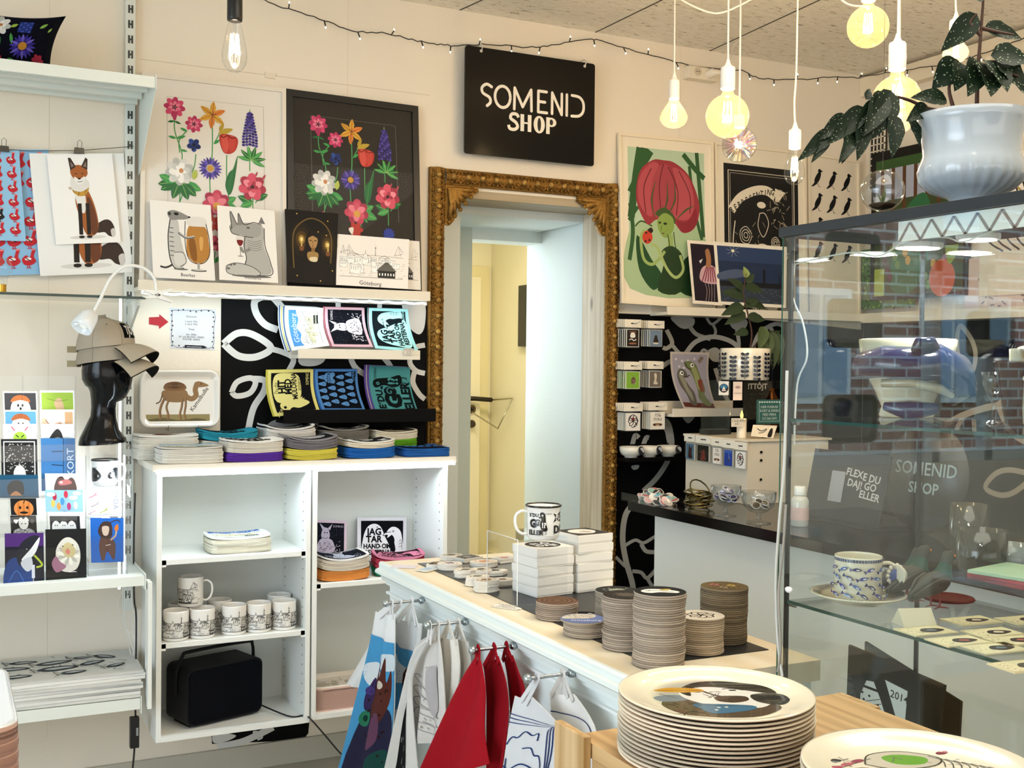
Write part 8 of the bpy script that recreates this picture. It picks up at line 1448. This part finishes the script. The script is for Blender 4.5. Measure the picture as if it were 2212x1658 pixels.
plantP('begonia', 'spotted begonia with dark drooping leaves growing from the urn', (UC[0], UC[1], UC[2]+.146),
    [[(2110, 235), (2112, 160), (2118, 80), (2124, 0), (2126, -40)], [(2060, 235), (2050, 190), (2062, 150)], [(2040, 240), (2010, 236), (1990, 228), (1960, 215), (1920, 210, -.03), (1860, 240, -.05), (1800, 275, -.06)], [(2112, 160), (2150, 150), (2200, 165)], [(2118, 75), (2095, 50), (2110, 30)], [(2118, 60), (2150, 68), (2190, 75)]],
    [((2110, 30), (2035, 110), .050), ((2126, 0), (2080, -20), .04), ((2125, 62), (2212, 80, .03), .045), ((2070, 130), (2015, 190), .060), ((2075, 135), (2065, 195, -.03), .050), ((2110, 130), (2095, 205, -.05), .060), ((2120, 135), (2145, 205, -.05), .075), ((2130, 130), (2180, 195, -.04), .075), ((2150, 130), (2225, 205), .07), ((2140, 120), (2230, 130), .06), ((2045, 215), (1970, 208, -.03), .040),
     ((1925, 195, -.03), (1885, 300, -.06), .058), ((1930, 245, -.03), (1930, 340, -.06), .045), ((1965, 255), (1990, 315, -.02), .030), ((1900, 220, -.04), (1845, 300, -.07), .050), ((1868, 232, -.05), (1790, 310, -.08), .042), ((1865, 255, -.05), (1855, 345, -.08), .040), ((1845, 262, -.05), (1822, 352, -.08), .036), ((1830, 250, -.05), (1770, 300, -.08), .036), ((1800, 280, -.06), (1726, 345, -.09), .034), ((1790, 290, -.06), (1755, 350, -.09), .024), ((1870, 215, -.04), (1880, 190, -.03), .018), ((1845, 290, -.06), (1815, 350, -.1), .03), ((2005, 230), (1960, 260, -.03), .036), ((1910, 200, -.03), (1870, 290, -.08), .05)], PPb, True, '122414', 1.0)
# right hand wall seen over and through the case
def xq(x0, y0, x1, y1, s_, X_, nm, col, dr, label, cat='poster', t=.001):
    tl, tr = PX(x0, y0, X_), PX(x1, y0+s_, X_); zb_ = PX(x0, y1, X_).z; fn = lambda u, v, h=0: Vector((X_-h, tl.y+(tr.y-tl.y)*u, tl.z+(zb_-tl.z)*v)); return fn, card(nm, fn, abs(tr.y-tl.y)/abs(tl.z-zb_), t, col, dr, label=label, cat=cat)
def forest(A): A.rect(0, 0, 1, 1, '3a4a2a'); A.rect(0, 0, 1, .3, 'a9b0c4'); [A.rect(.06+.13*k, .0, .10+.13*k, .42, '5a3a24') for k in range(8)]; A.rect(0, 0, 1, .07, '35562c'); A.blob([(.2, .95), (.25, .6), (.4, .35), (.6, .3), (.66, .6), (.5, .95)], '2f6a44'); A.blob([(.4, .5), (.48, .4), (.5, .6), (.36, .7)], 'b8788c'); A.rect(.46, .56, .62, .68, 'b8323c'); [A.ell(.1+.8*((k*37) % 100)/100, .45+.5*((k*61) % 100)/100, .03, .04, ('8a5a78', 'c9a04a', '6a8a3a', '5a2c3a')[k % 4]) for k in range(30)]; A.ell(.78, .9, .14, .16, 'd06a50'); A.blob([(.78, .45), (.9, .5), (.95, .7), (.84, .8)], '8aa840'); A.rect(0, .8, .12, 1, 'a8b84a')
fn, o1 = xq(1893, 350, 2085, 640, -44, XR-.065, 'poster', '3a4a2a', forest, 'colourful forest picture in a black frame above the case top')
fn2, o = xq(1884, 332, 2096, 650, -50, XR-.055, 'framed_back', '0a0908', None, 'black frame of the colourful forest picture', 'frame', .015)
o.name = 'framed_picture'; o['category'] = 'picture'; o['label'] = 'colourful forest picture in a black frame above the case top'; o1.parent = o; o1.matrix_parent_inverse = Matrix.Translation(-o.location); o1.name = 'print'; [o1.pop(k_) for k_ in ('category', 'label')]
def octd(A): A.blob([(.1, .4), (.3, .1), (.7, .05), (1, .3), (.9, .6), (.2, .6)], 'f6efe4'); [A.curve([(.1+.1*k, .2), (.2+.1*k, .4), (.1+.12*k, .6), (.3+.1*k, .7)], .02, '2a1e18') for k in range(7)]; A.ell(.7, .35, .06, .06, 'eee'); A.ell(.7, .35, .03, .03, '111'); A.curve([(.2, .15), (.5, .3), (.75, .5)], .02, 'a8904a')
xq(2120, 330, 2300, 640, -48, XR-.055, 'poster', 'e9dfce', octd, 'pale poster with an ink octopus, right of the urn foot')
def whitep(A): A.curve([(.3, .2), (.5, .1), (.7, .25), (.6, .5), (.4, .6), (.45, .9)], .02, '5a6068'); hatch(A, .3, .15, .7, .85, 30, '7a8088', .01, 6)
xq(1745, 500, 1850, 690, -10, XR-.04, 'poster', 'dfe2e0', whitep, 'white poster of a faint drawn figure seen through the case, leftmost')
def greenp(A): A.rect(0, 0, 1, 1, '3f6a2c'); hatch(A, 0, 0, 1, 1, 90, '1f3a1a', .03, 7); hatch(A, 0, 0, 1, 1, 60, '8aa84a', .02, 8)
xq(1862, 540, 1978, 668, -8, XR-.05, 'poster', '3f6a2c', greenp, 'green leafy poster seen through the display case')
def cat_(A): A.curve([(.15, .35), (.4, .2), (.8, .3), (.7, .5), (.3, .5), (.15, .35)], .015, '5a4438'); A.blob([(.55, .25), (.75, .18), (.85, .3), (.7, .36)], '8a6a58'); hatch(A, .2, .4, .9, .8, 40, '6a5248', .01, 9); A.ell(.7, .3, .03, .03, '111')
xq(2085, 560, 2300, 690, -6, XR-.05, 'poster', 'd9c4bc', cat_, 'pinkish poster with an ink animal seen through the display case')
b = MB(); p0 = PX(1870, 668, XR-.1).y; b.box(XR-.12, XR, -3.4, p0, 1.630, 1.650, 'e9e0cc').box(XR-.129, XR-.12, -3.4, p0, 1.630, 1.672, 'e9e0cc'); tag(b.build('picture_ledge', 'satin', None, (XR-.06, -1.9, 1.65)), 'white picture ledge on the right hand wall, seen through the case', 'shelf')
p = PX(1892, 300, XR-.02); tag(MB().box(XR-.02, XR-.012, p.y-.06, p.y+.03, p.z-.22, p.z+.05, '14100c').build('wall_vent', 'satin', None, (XR, p.y, p.z)), 'dark grille on the wall beside the forest picture', 'grille')
b = MB()
for k in range(5): b.box(XR-.026, XR-.021, p.y-.06+.022*k, p.y-.055+.022*k, p.z-.22, p.z+.05, 'ece4d4')
for k in range(9): b.box(XR-.026, XR-.021, p.y-.06, p.y+.03, p.z-.21+.03*k, p.z-.205+.03*k, 'ece4d4')
o = b.build('lattice', 'satin', bpy.data.objects['wall_vent']); o.matrix_parent_inverse = Matrix.Translation(-Vector((XR, p.y, p.z)))
# things on the desk behind the case
lp = thing('laptop', 'dark laptop with stickers on its lid, seen through the case', 'laptop', (2.62, -1.40, ZD)); LY = PX(1815, 1150, 2.55).y; LT = Matrix.Translation(Vector((2.55, LY, ZD))) @ RZ(rad(-90)) @ RX(rad(-12))
MB(Matrix.Translation(Vector((2.55, LY, ZD))) @ RZ(rad(-90))).box(-.17, .17, 0, .23, 0, .016, '20242a', .003).build('keyboard_base', 'plastic', lp); MB(LT).box(-.17, .17, -.008, 0, .012, .235, '14181f', .003).build('lid', 'plastic', lp)
b = MB(); lf_ = lambda u, v, h=0: LT @ Vector((-.17+.34*u, -.009-h, .235-.22*v)); A = Art(b, lf_, 1.5); A.rect(.30, .3, .48, .75, '9a9ca0'); [A.text(t, u, v, .07, 'c8c8c4', .1, 'c', .02) for t, u, v in (('FLEX', .60, .3), ('DAJ!', .62, .45), ('E DU', .82, .35), ('GO', .82, .47), ('ELLER', .83, .6))]; b.build('stickers', 'paper', lp)
q = PZ(1727, 1135, ZD); bt = thing('spray_bottle', 'small clear bottle with a white cap and red label behind the case pane', 'bottle', (q.x, q.y, ZD)); MB(T(q.x, q.y, ZD)).lathe([(.026, 0), (.028, .004), (.028, .08), (.022, .092), (.012, .096)], n=24, col='c9c9c4').build('bottle_body', 'gloss', bt); MB(T(q.x, q.y, ZD)).lathe([(.017, .097), (.018, .1), (.018, .122), (.016, .125)], n=20, col='f4f4f0').build('cap', 'satin', bt); MB(T(q.x, q.y, ZD)).lathe([(.0284, .02), (.0284, .06)], n=24, col='d8b8b4', cap=False).build('label', 'paper', bt)
q = PZ(2000, 1230, ZD); rs_ = thing('round_sign', 'dark round shop sign leaning behind the case, lettered SOMENID', 'sign', (2.75, -1.75, ZD)); RT_ = Matrix.Translation(Vector((2.70, PX(2000, 1065, 2.70).y, ZD+.165))) @ RZ(rad(-90)) @ RX(rad(90-8)); MB(RT_).lathe([(.165, 0), (.165, .006), (0, .0062)], n=48, col='15130f').build('disc', 'satin', rs_)
b = MB(); A = Art(b, lambda u, v, h=0: RT_ @ Vector(((u-.5)*.33, (.5-v)*.33, .0065+h)), 1); A.text('SOMENID', .5, .42, .12, '8fa0a4', 0, 'c', .01); A.text('SHOP', .5, .6, .1, '8fa0a4', 0, 'c', .02); b.build('lettering', 'satin', rs_)
for px, py, R, Hh, c, w_ in ((2092, 1190, .05, .13, '2c2a22', 'tall dark tin'), (2120, 1230, .06, .10, '1c211c', 'low dark green pot'), (2180, 1225, .05, .06, '7a8688', 'glass dish')): q = PZ(px, py, ZD); lathe_thing('container', w_+' on the desk behind the case', 'container', (q.x, q.y, ZD), [(R*.95, 0), (R, .004), (R, Hh), (R*.95, Hh), (R*.93, .01), (0, .01)], c, 'gloss')
for k, c in enumerate(('8a1c28', 'a52a34', '9fc0a0')): q = PZ(2190, 1262, ZD); o = MB().box(-.09, .09, -.12, .12, 0, .008, c, .001).build('folder', 'plastic'); o.location = (q.x+.05, q.y-.02, ZD+.009*k+.0005); o.rotation_euler = (0, 0, .1*k); tag(o, ('dark red folder, lowest of three', 'bright red folder, middle of three', 'pale green folder, uppermost of three')[k]+' on the desk', 'folder')
# dark trays hung in the far window
for k, (x, z) in enumerate(((-.86, 1.93), (-.88, 1.63), (-.86, 1.20), (-1.75, 1.60))): b = rtray(lambda u, v, h=0: Vector((x-.16+.32*u, -.05-h, z+.11-.22*v)), 1.45, .05, '16130f', '16130f'); tag(b.build('serving_tray', 'satin', None, (x, -.05, z)), 'dark tray hung in the window left of the view', 'tray', 'trays hung in the window')
# inside the case
SZ = .9955; q = PZ(1852, 1300, SZ); CC = (q.x+.002, q.y, SZ)
pz_ = thing('saucer', 'white saucer with a blue hatched rim under the fish cup', 'saucer', CC); b = MB(T(*CC)).lathe([(.045, 0), (.047, .002), (.066, .008), (.086, .016), (.088, .018), (.084, .019), (.064, .012), (.046, .006), (0, .005)], n=56, col='ece4cc')
fs = lambda u, v, h=0: Vector((CC[0]+(.067+.015*v)*math.cos(u*2*PI), CC[1]+(.067+.015*v)*math.sin(u*2*PI), SZ+.0135+.0052*v+h+.0006)); b.build('dish', 'ceramic', pz_); b = MB(); A = Art(b, fs, 20)
for k in range(72): A.tris([(k/72, 0), (k/72+.006, 0), (k/72+.006, 1), (k/72, 1)], [(0, 1, 2), (0, 2, 3)], '5a6476')
b.build('hatched_rim', 'ceramic', pz_)
def cupart(A):
    A.rect(.28, .035, .99, .10, '8a94b4')
    for k in range(38): A.rect(.28+.0187*k, .035, .288+.0187*k, .10, '141c3a')
    r = random.Random(4)
    for j in range(4):
        for i in range(7):
            u, v = .32+.085*i+(j % 2)*.04, .25+.19*j; a = r.uniform(-.6, .8); c, s_ = math.cos(a), math.sin(a); Q = lambda P: [(u+.030*(x*c-y*s_), v+.030*(x*s_+y*c)*A.asp) for x, y in P]
            A.blob(Q([(-.9, 0), (-.3, -.42), (.5, -.3), (1, .0), (.5, .3), (-.3, .3)]), ('2238a0', '3f6cb8', '18246c')[(i+j) % 3]); A.poly(Q([(-.8, 0), (-1.5, -.5), (-1.4, .5)]), '1a2470'); A.blob(Q([(-.1, -.1), (.5, -.1), (.6, .12), (.0, .15)]), 'e6e6dc'); A.ell(*Q([(.62, -.08)])[0], .003, .003, '111')
cp = mug(CC[0]-.001, CC[1], SZ+.0055, .043, .082, 'fish_cup', 'cream cup painted with blue fish, standing on its saucer in the case', 'efe6cc', None, cupart, -.55, None, False, rot=-1.5*PI-.75)
bpy.data.objects[[c.name for c in cp.children if c.name.startswith('handle')][0]].hide_render = False
hd_ = Vector((math.cos(-.55), math.sin(-.55), 0)); hc = Vector(CC)+hd_*.066+Vector((0, 0, .052)); b = MB()
b.cyl(tuple(hc-Vector((-.004, .003, 0))), tuple(hc+Vector((-.003, -.005, 0))), .019, 'e9e2cc', 22); b.cyl(tuple(hc+Vector((-.003, -.005, 0))), tuple(hc+Vector((-.0035, -.006, 0))), .013, '4f66a8', 18)
for k in range(14): a = 2*PI*k/14; b.ball(tuple(hc+Vector((.019*math.cos(a), -.001, .019*math.sin(a)))), .0042, 'efe9d8', 6)
b.build('scalloped_handle', 'ceramic', cp)
def pigeon(px, py, face, label, s_=1.0, Zb=SZ):
    q = PZ(px, py, Zb); t = thing('pigeon_figure', label, 'figurine', (q.x, q.y, Zb)); Mx = Matrix.Translation(Vector((q.x, q.y, Zb))) @ RZ(face) @ Matrix.Scale(s_, 4); b = MB(Mx); U_ = (0, 1, 0)
    b.tube([(-.085, 0, .030), (-.065, 0, .034), (-.045, 0, .042), (-.022, 0, .050), (0, 0, .054), (.018, 0, .058), (.030, 0, .070), (.036, 0, .086), (.040, 0, .098), (.046, 0, .106), (.054, 0, .107), (.060, 0, .104)], [(.008, .003), (.013, .006), (.017, .013), (.021, .022), (.023, .026), (.021, .024), (.015, .017), (.011, .012), (.0125, .013), (.0135, .0135), (.010, .010), (.003, .003)], '3f4038', 16, up=(0, 1, 0)); b.build('body', 'bird', t)
    for y in (-1, 1): MB(Mx).tube([(.022, y*.020, .058), (0, y*.025, .056), (-.03, y*.022, .048), (-.06, y*.012, .038), (-.078, y*.006, .033)], [(.006, .004), (.016, .005), (.015, .005), (.009, .003), (.002, .001)], '4a463c' if y > 0 else '44413a', 10, up=(0, 1, 0)).build('wing', 'bird', t)
    MB(Mx).tube([(.024, 0, .064), (.032, 0, .078), (.037, 0, .090)], [(.0205, .0235), (.0150, .0165), (.0124, .0134)], '1f4a3c', 16, up=(0, 1, 0), cap=False).build('neck_feathers', 'bird', t); MB(Mx).tube([(.058, 0, .104), (.066, 0, .100), (.070, 0, .096)], [.0045, .003, .001], '2a241e', 8).build('beak', 'satin', t)
    for y in (-1, 1): MB(Mx).ball((.050, y*.0125, .108), .003, 'c9702c', 8).ball((.0505, y*.0142, .108), .0016, '0a0a0a', 6).build('eye', 'gloss', t)
    for y in (-1, 1):
        b = MB(Mx); b.tube([(.002, y*.010, .036), (.004, y*.011, .018), (.003, y*.011, .002)], .0020, '8a3030', 6); [b.tube([(.003, y*.011, .003), (.003+.018*math.cos(a), y*.011+.018*math.sin(a), .0015)], [.0018, .001], '8a3030', 5) for a in (0, .6, -.6, PI)]; b.build('leg', 'satin', t)
pigeon(1948, 1290, -.1, 'pigeon figure half hidden behind the fish cup', .80); pigeon(1968, 1297, .15, 'pigeon figure with raised head, middle of three', .86); pigeon(2018, 1312, .12, 'pigeon figure nearest the red coaster, rightmost of three', .86)
q = PZ(2050, 1300, SZ); tag(MB(T(q.x+.02, q.y+.02, SZ)).lathe([(.046, 0), (.048, .002), (.046, .005), (.036, .0045), (.034, .003), (.024, .0045), (.012, .003), (0, .004)], n=36, col='6a2c28').build('coaster', 'pulp', None, (q.x, q.y, SZ)), 'dark red round mat under the rightmost pigeon', 'mat')
q = PZ(1975, 1348, SZ); b = MB(T(q.x, q.y, SZ) @ RZ(-.3)); b.prism([(-.022, .0), (0, .028), (.022, 0)], -.03, .03, 'e6dcc0', 'X'); tag(b.build('price_tent', 'paper', None, (q.x, q.y, SZ)), 'blank folded cream card tent between the cup and the pigeons', 'card')
def gc_(k):
    def f(A): A.line([(.03, .05), (.97, .05), (.97, .95), (.03, .95)], .015, 'b8a878', True); A.blob([(.35, .6), (.45, .35), (.6, .3), (.8, .4), (.88, .6), (.7, .75), (.5, .78)], '1c1814'); A.blob([(.5, .55), (.6, .4), (.72, .5), (.66, .65)], ('d8ccb0', '6a7a84', 'a85a50')[k % 3]); hatch(A, .06, .15, .3, .85, 14, '6a5c40', .012, k)
    return f
for k, (px, py) in enumerate(((2098, 1342), (2000, 1364), (2070, 1386), (2145, 1368), (2150, 1402), (2195, 1385), (2215, 1340), (2212, 1440))): q = PZ(px, py, SZ); c_, s_ = math.cos(-.1), math.sin(-.1); fn = lambda u, v, h=0, q=q: Vector((q.x+(u-.5)*.088*c_-(.5-v)*.055*s_, q.y+(u-.5)*.088*s_+(.5-v)*.055*c_, SZ+.0025+h)); card('magnet_card', fn, 1.6, .002, 'eadfb4', gc_(k), label='cream picture card on the lower case shelf, %s' % ('alone behind the others', 'leftmost of the front rows', 'nearest the case pane in the front row', 'in the middle of the second row', 'right of the middle, touching four others', 'in the right of the second row', 'at the right edge in the back row', 'lowest at the right edge of the frame')[k], cat='card', org=fn(.5, .5))
# blue whale jar, black face vase, wine glass on the upper shelf
S2 = 1.3355; q = PZ(1960, 905, S2); wj = thing('whale_jar', 'cream ceramic jar with a glossy dark blue whale modelled on it', 'jar', (1.60, -2.50, S2)); WC = Vector((PD(1958, 900, 2.22).x, PD(1958, 900, 2.22).y, S2))
MB(T(*WC)).lathe([(.050, 0), (.052, .004), (.047, .02), (.060, .05), (.080, .09), (.090, .128), (.092, .150), (.088, .152), (.084, .13), (0, .10)], n=40, col='e6dfc4').build('jar_body', 'ceramic', wj); Mw = Matrix.Translation(WC) @ RZ(rad(-42))
b = MB(Mw); b.tube([(-.092, -.02, .095), (-.080, -.05, .100), (-.045, -.078, .108), (0, -.086, .104), (.045, -.085, .108), (.080, -.062, .090), (.096, -.02, .065), (.080, .0, .030)], [(.012, .012), (.026, .034), (.030, .042), (.032, .044), (.034, .044), (.034, .042), (.030, .034), (.012, .012)], '101a3c', 18, up=(0, 1, 0)); b.build('whale_body', 'ceramic', wj)
MB(Mw).tube([(.005, -.105, .128), (.012, -.112, .140), (.035, -.108, .142), (.045, -.10, .128)], [.008, .014, .013, .008], '0f1632', 12).build('fin', 'ceramic', wj); MB(Mw).tube([(-.05, -.080, .066), (0, -.098, .068), (.05, -.092, .058), (.075, -.07, .045)], [(.010, .008), (.020, .010), (.018, .010), (.008, .006)], 'b9b49c', 12).build('whale_belly', 'ceramic', wj); MB(Mw).tube([(-.045, -.062, .022), (0, -.078, .014), (.05, -.070, .02)], [.008, .020, .010], '1c2c5c', 12).build('jaw', 'ceramic', wj)
q = PD(2200, 920, 1.95); VC = Vector((q.x, q.y, S2)); fv = thing('face_vase', 'tapering black vase with a pale bearded face at the right edge', 'vase', VC); MB(T(*VC)).lathe([(.020, 0), (.022, .003), (.032, .06), (.040, .105), (.043, .108), (.040, .108), (.030, .06), (0, .02)], n=36, col='0a0a0a').build('vase_body', 'ceramic', fv)
Mv = Matrix.Translation(VC) @ RZ(rad(-45)); MB(Mv).tube([(.01, -.022, .004), (.012, -.03, .03), (.014, -.036, .06), (.014, -.038, .085), (.012, -.036, .096)], [(.016, .006), (.020, .010), (.020, .011), (.016, .010), (.006, .005)], 'd9d2bc', 14).build('face', 'ceramic', fv); MB(Mv).ball((.006, -.048, .080), .006, 'f0ead8', 12).ball((.005, -.053, .080), .003, '0a0a0a', 8).build('eye', 'gloss', fv); MB(T(*VC)).tube([(-.01, 0, .1), (-.012, 0, .128), (.008, 0, .132), (.012, 0, .1)], [(.012, .006)]*4, 'cfc8ae', 10).build('ear', 'ceramic', fv)
q = PD(2146, 918, 2.0); tag(MB(T(q.x, q.y, S2)).lathe([(.022, 0), (.020, .002), (.004, .006), (.003, .035), (.012, .05), (.020, .07), (.022, .09), (.0205, .09), (.018, .07), (.010, .053), (0, .05)], n=28, col='fff', cap=False).build('wine_glass', 'goblet', None, (q.x, q.y, S2)), 'small stemmed glass beside the black face vase', 'glass')
# black tote bag and shirt on the case floor
tag(MB().box(GX+.01, GB-.008, GY0+.01, GY1-.012, .42, .43, 'cfd4cc').build('case_floor', 'satin', None, (1.57, -2.8, .42)), 'pale floor board inside the display case', 'board')
fn = corners(PX(1833, 1392, 1.60), PX(2040, 1480, 1.60), PX(1822, 1680, 1.60), PX(2010, 1720, 1.60)); 
def tote(A):
    f0 = A.fn; A.fn = lambda u, v, h: f0(.06+u, v-.13, h)
    w_ = 'dfe0da'; A.poly([(.10, .62), (.10, .46), (.16, .34), (.24, .33), (.32, .44), (.40, .58), (.42, .72), (.10, .76)], w_); [A.line([(.10, .52+.03*k), (.34, .44+.04*k)], .006, '16181a') for k in range(5)]; A.rect(.12, .38, .30, .40, '16181a')
    for u, v in ((.12, .44), (.14, .49), (.2, .45), (.3, .5)): A.ell(u, v, .014, .012, '16181a')
    A.poly([(.36, .28), (.60, .30), (.60, .56), (.52, .58)], w_); A.text('2014', .52, .37, .075, '16181a', .05, 'c', .01, .9); A.text('SOMENID', .27, .62, .058, '16181a', .06, 'c', .01); A.text('SHOP', .27, .68, .05, '16181a', .06, 'c', .03); A.poly([(.50, .60), (.56, .55), (.64, .60), (.56, .64)], w_)
card('tote_bag', fn, .8, .006, '14171a', tote, None, 0, 6, 6, 'fabric', label='black tote bag with a bird, SOMENID SHOP and 2014, low in the case', cat='bag')
fn = corners(PX(1868, 1385, 1.69), PX(2075, 1515, 1.69), PX(1860, 1700, 1.69), PX(2065, 1700, 1.69)); card('tote_bag', fn, .8, .006, '0e1012', None, None, 0, 6, 6, 'fabric', label='plain black bag standing behind the one lettered 2014', cat='bag')
# ---------------------------------------------------------------- wooden stand with plates
st_ = thing('wooden_stand', 'pine shelf stand in the foreground carrying the two plate stacks', 'shelf stand', (1.0, -2.9, 0)); SX, SY, SZt = .811, -2.545, .900
MB().box(SX+.002, 1.30, -3.30, SY, SZt-.022, SZt, 'fff', .001).build('shelf_board', 'wood_stand', st_)
MB().box(SX-.012, SX, SY-.045, SY+.040, 0, SZt+.010, 'fff', .001).build('post', 'wood_post', st_); MB().box(SX-.012, SX, -3.28, -3.20, 0, SZt+.010, 'fff', .001).build('post', 'wood_post', st_)
MB().box(1.30, 1.312, SY-.085, SY, 0, SZt+.0, 'fff').build('post', 'wood_post', st_); MB().box(SX+.002, SX+.016, -3.20, SY-.045, SZt-.045, SZt-.022, 'fff').build('side_rail', 'wood_stand', st_); MB().box(SX+.002, 1.30, -3.3, SY, .3, .32, 'fff').build('shelf_board', 'wood_stand', st_)
def gullplate(A):
    for k in range(8): A.ell(.5, .5, .345-.012*k, .345-.012*k, ('efe6cf', 'e6ddc8', 'ddd4c2', 'd2cabb', 'c8c2b6', 'c2beb4', 'bfbcb3', 'bdbab2')[k], 0, 48)
    A.blob([(.20, .60), (.30, .46), (.44, .44), (.72, .56), (.80, .66), (.66, .80), (.46, .82), (.28, .76)], '5a4a38'); A.blob([(.18, .48), (.30, .44), (.36, .52), (.22, .56)], '7c8794'); A.line([(.22, .42), (.30, .50)], .006, '5a5048'); A.line([(.34, .40), (.38, .50)], .006, '8a5c54')
    A.blob([(.34, .37), (.44, .27), (.60, .26), (.74, .36), (.78, .54), (.70, .66), (.54, .66), (.40, .58), (.33, .47)], 'f1eee6'); A.blob([(.34, .34), (.44, .22), (.58, .19), (.74, .24), (.82, .32), (.84, .42), (.76, .40), (.60, .32), (.48, .30), (.40, .34), (.38, .46), (.34, .42)], '23241f'); A.blob([(.70, .44), (.84, .42), (.88, .54), (.80, .62), (.70, .56)], '2a2b26'); A.line([(.56, .24), (.82, .36)], .008, '4c4c44')
    A.blob([(.20, .36), (.30, .31), (.44, .33), (.46, .38), (.36, .40), (.26, .39)], 'd29a34'); A.curve([(.21, .365), (.32, .36), (.45, .36)], .006, '8a5c1c'); A.ell(.62, .36, .022, .012, '1a1a16'); A.curve([(.57, .34), (.62, .33), (.68, .36)], .010, '3a342c'); A.curve([(.46, .38), (.50, .44), (.56, .49)], .018, '4a3020'); A.blob([(.50, .48), (.56, .46), (.66, .47), (.66, .54), (.58, .58), (.50, .55)], '4a3424'); A.ell(.61, .485, .036, .014, '2a1c14'); hatch(A, .42, .38, .54, .46, 16, '4c4840', .004, 3)
    A.blob([(.36, .60), (.46, .60), (.66, .63), (.64, .70), (.46, .76), (.40, .72)], '3f7394'); A.curve([(.36, .60), (.50, .63), (.66, .64)], .008, '2a4c64'); [A.ell(u, v, .010, .010, 'd8dcd0') for u, v in ((.48, .66), (.46, .70), (.52, .655))]; hatch(A, .24, .56, .40, .76, 20, '3f3428', .006, 5)
def veg(A):
    f0 = A.fn; A.fn = lambda u, v, h: f0(u, v-.12, h)
    A.blob([(.30, .50), (.36, .38), (.52, .34), (.66, .42), (.60, .52), (.42, .56)], 'd8d0bc'); A.curve([(.30, .50), (.36, .38), (.52, .34), (.66, .42), (.60, .52), (.42, .56), (.30, .5)], .008, '4a4234'); A.blob([(.40, .42), (.48, .38), (.60, .42), (.56, .50), (.44, .50)], '6fae2c'); A.ell(.27, .62, .09, .08, '5a4430'); [A.curve([(.27+.02*k*math.cos(k), .62+.02*k*math.sin(k)) for k in range(5)], .008, '2a1e14')]
    A.blob([(.36, .66), (.48, .58), (.66, .58), (.76, .66), (.70, .76), (.48, .78)], 'e2c878'); A.blob([(.42, .68), (.52, .61), (.66, .62), (.72, .68), (.6, .76), (.48, .76)], '1f2a30'); A.curve([(.48, .66), (.6, .64), (.68, .68)], .012, 'a8b8bc')
    for u, v, c in ((.16, .54, 'b0485c'), (.22, .50, 'c45a6c'), (.28, .46, '9a3c54'), (.70, .36, '8a3040'), (.18, .46, '3a3228')): A.ell(u, v, .035, .018, c, -.5); A.curve([(u+.02, v), (u+.07, v-.03)], .005, '4a4a30')
    for k in range(8): A.curve([(.62+.03*k, .40+.02*k), (.66+.03*k, .46+.02*k), (.64+.03*k, .54+.015*k)], .006, '5a544a')
    [A.ell(.74+.02*k, .58+.025*k, .02, .016, 'ddd6c6') for k in range(5)]; hatch(A, .2, .35, .85, .8, 30, '7a7262', .004, 8)
PR = .130; pprof = lambda R, t: [(R*.62, 0), (R*.66, .001), (R*.80, .006), (R*.985, .0125), (R, .0138), (R*1.0, .0150), (R*.975, .0155), (R*.84, .0095), (R*.70, .0050), (0, .0045)]
def plates(cx, cy, zt_, n, art, name_top, where, step=.0056, R=PR, rz=0):
    src = None
    for k in range(n):
        last = k == n-1
        if src is None or last:
            b = MB(); b.lathe(pprof(R, 0), n=96, col=['d8b69a']*2+['d6b49c', 'cdaa90', 'ead9c2', 'efe4c9', 'f3ead2', 'f3ead2', 'f4ecd6'], cap=False)
            if last:
                fn = lambda u, v, h: (lambda x, y, r_: Vector((x, y, (.0048 if r_ < R*.70 else .0048+(r_-R*.70)*.15/.8)+h)))((u-.5)*2*R, (.5-v)*2*R, math.hypot((u-.5)*2*R, (.5-v)*2*R)); art(Art(b, fn, 1))
            o = b.build('plate', 'gloss' if last else 'pulp')
            if src is None: src = o
        else: o = src.copy(); COL.objects.link(o)
        o.location = (cx+R_.uniform(-.001, .001), cy+R_.uniform(-.001, .001), zt_-.0155-step*(n-1-k)); o.rotation_euler = (0, 0, rz if last else R_.uniform(0, 6)); tag(o, name_top if last else 'round plate with a plywood coloured edge inside the '+where, 'plate', where)
plates(.925, -2.722, .996, 15, gullplate, 'round cream plate printed with a pipe smoking gull in a cap', 'left plate stack under the gull plate', rz=-.42)
plates(.985, -3.022, .984, 14, veg, 'round cream plate printed with vegetables and food, at the bottom edge', 'right plate stack at the bottom edge', rz=-.42, R=.132)
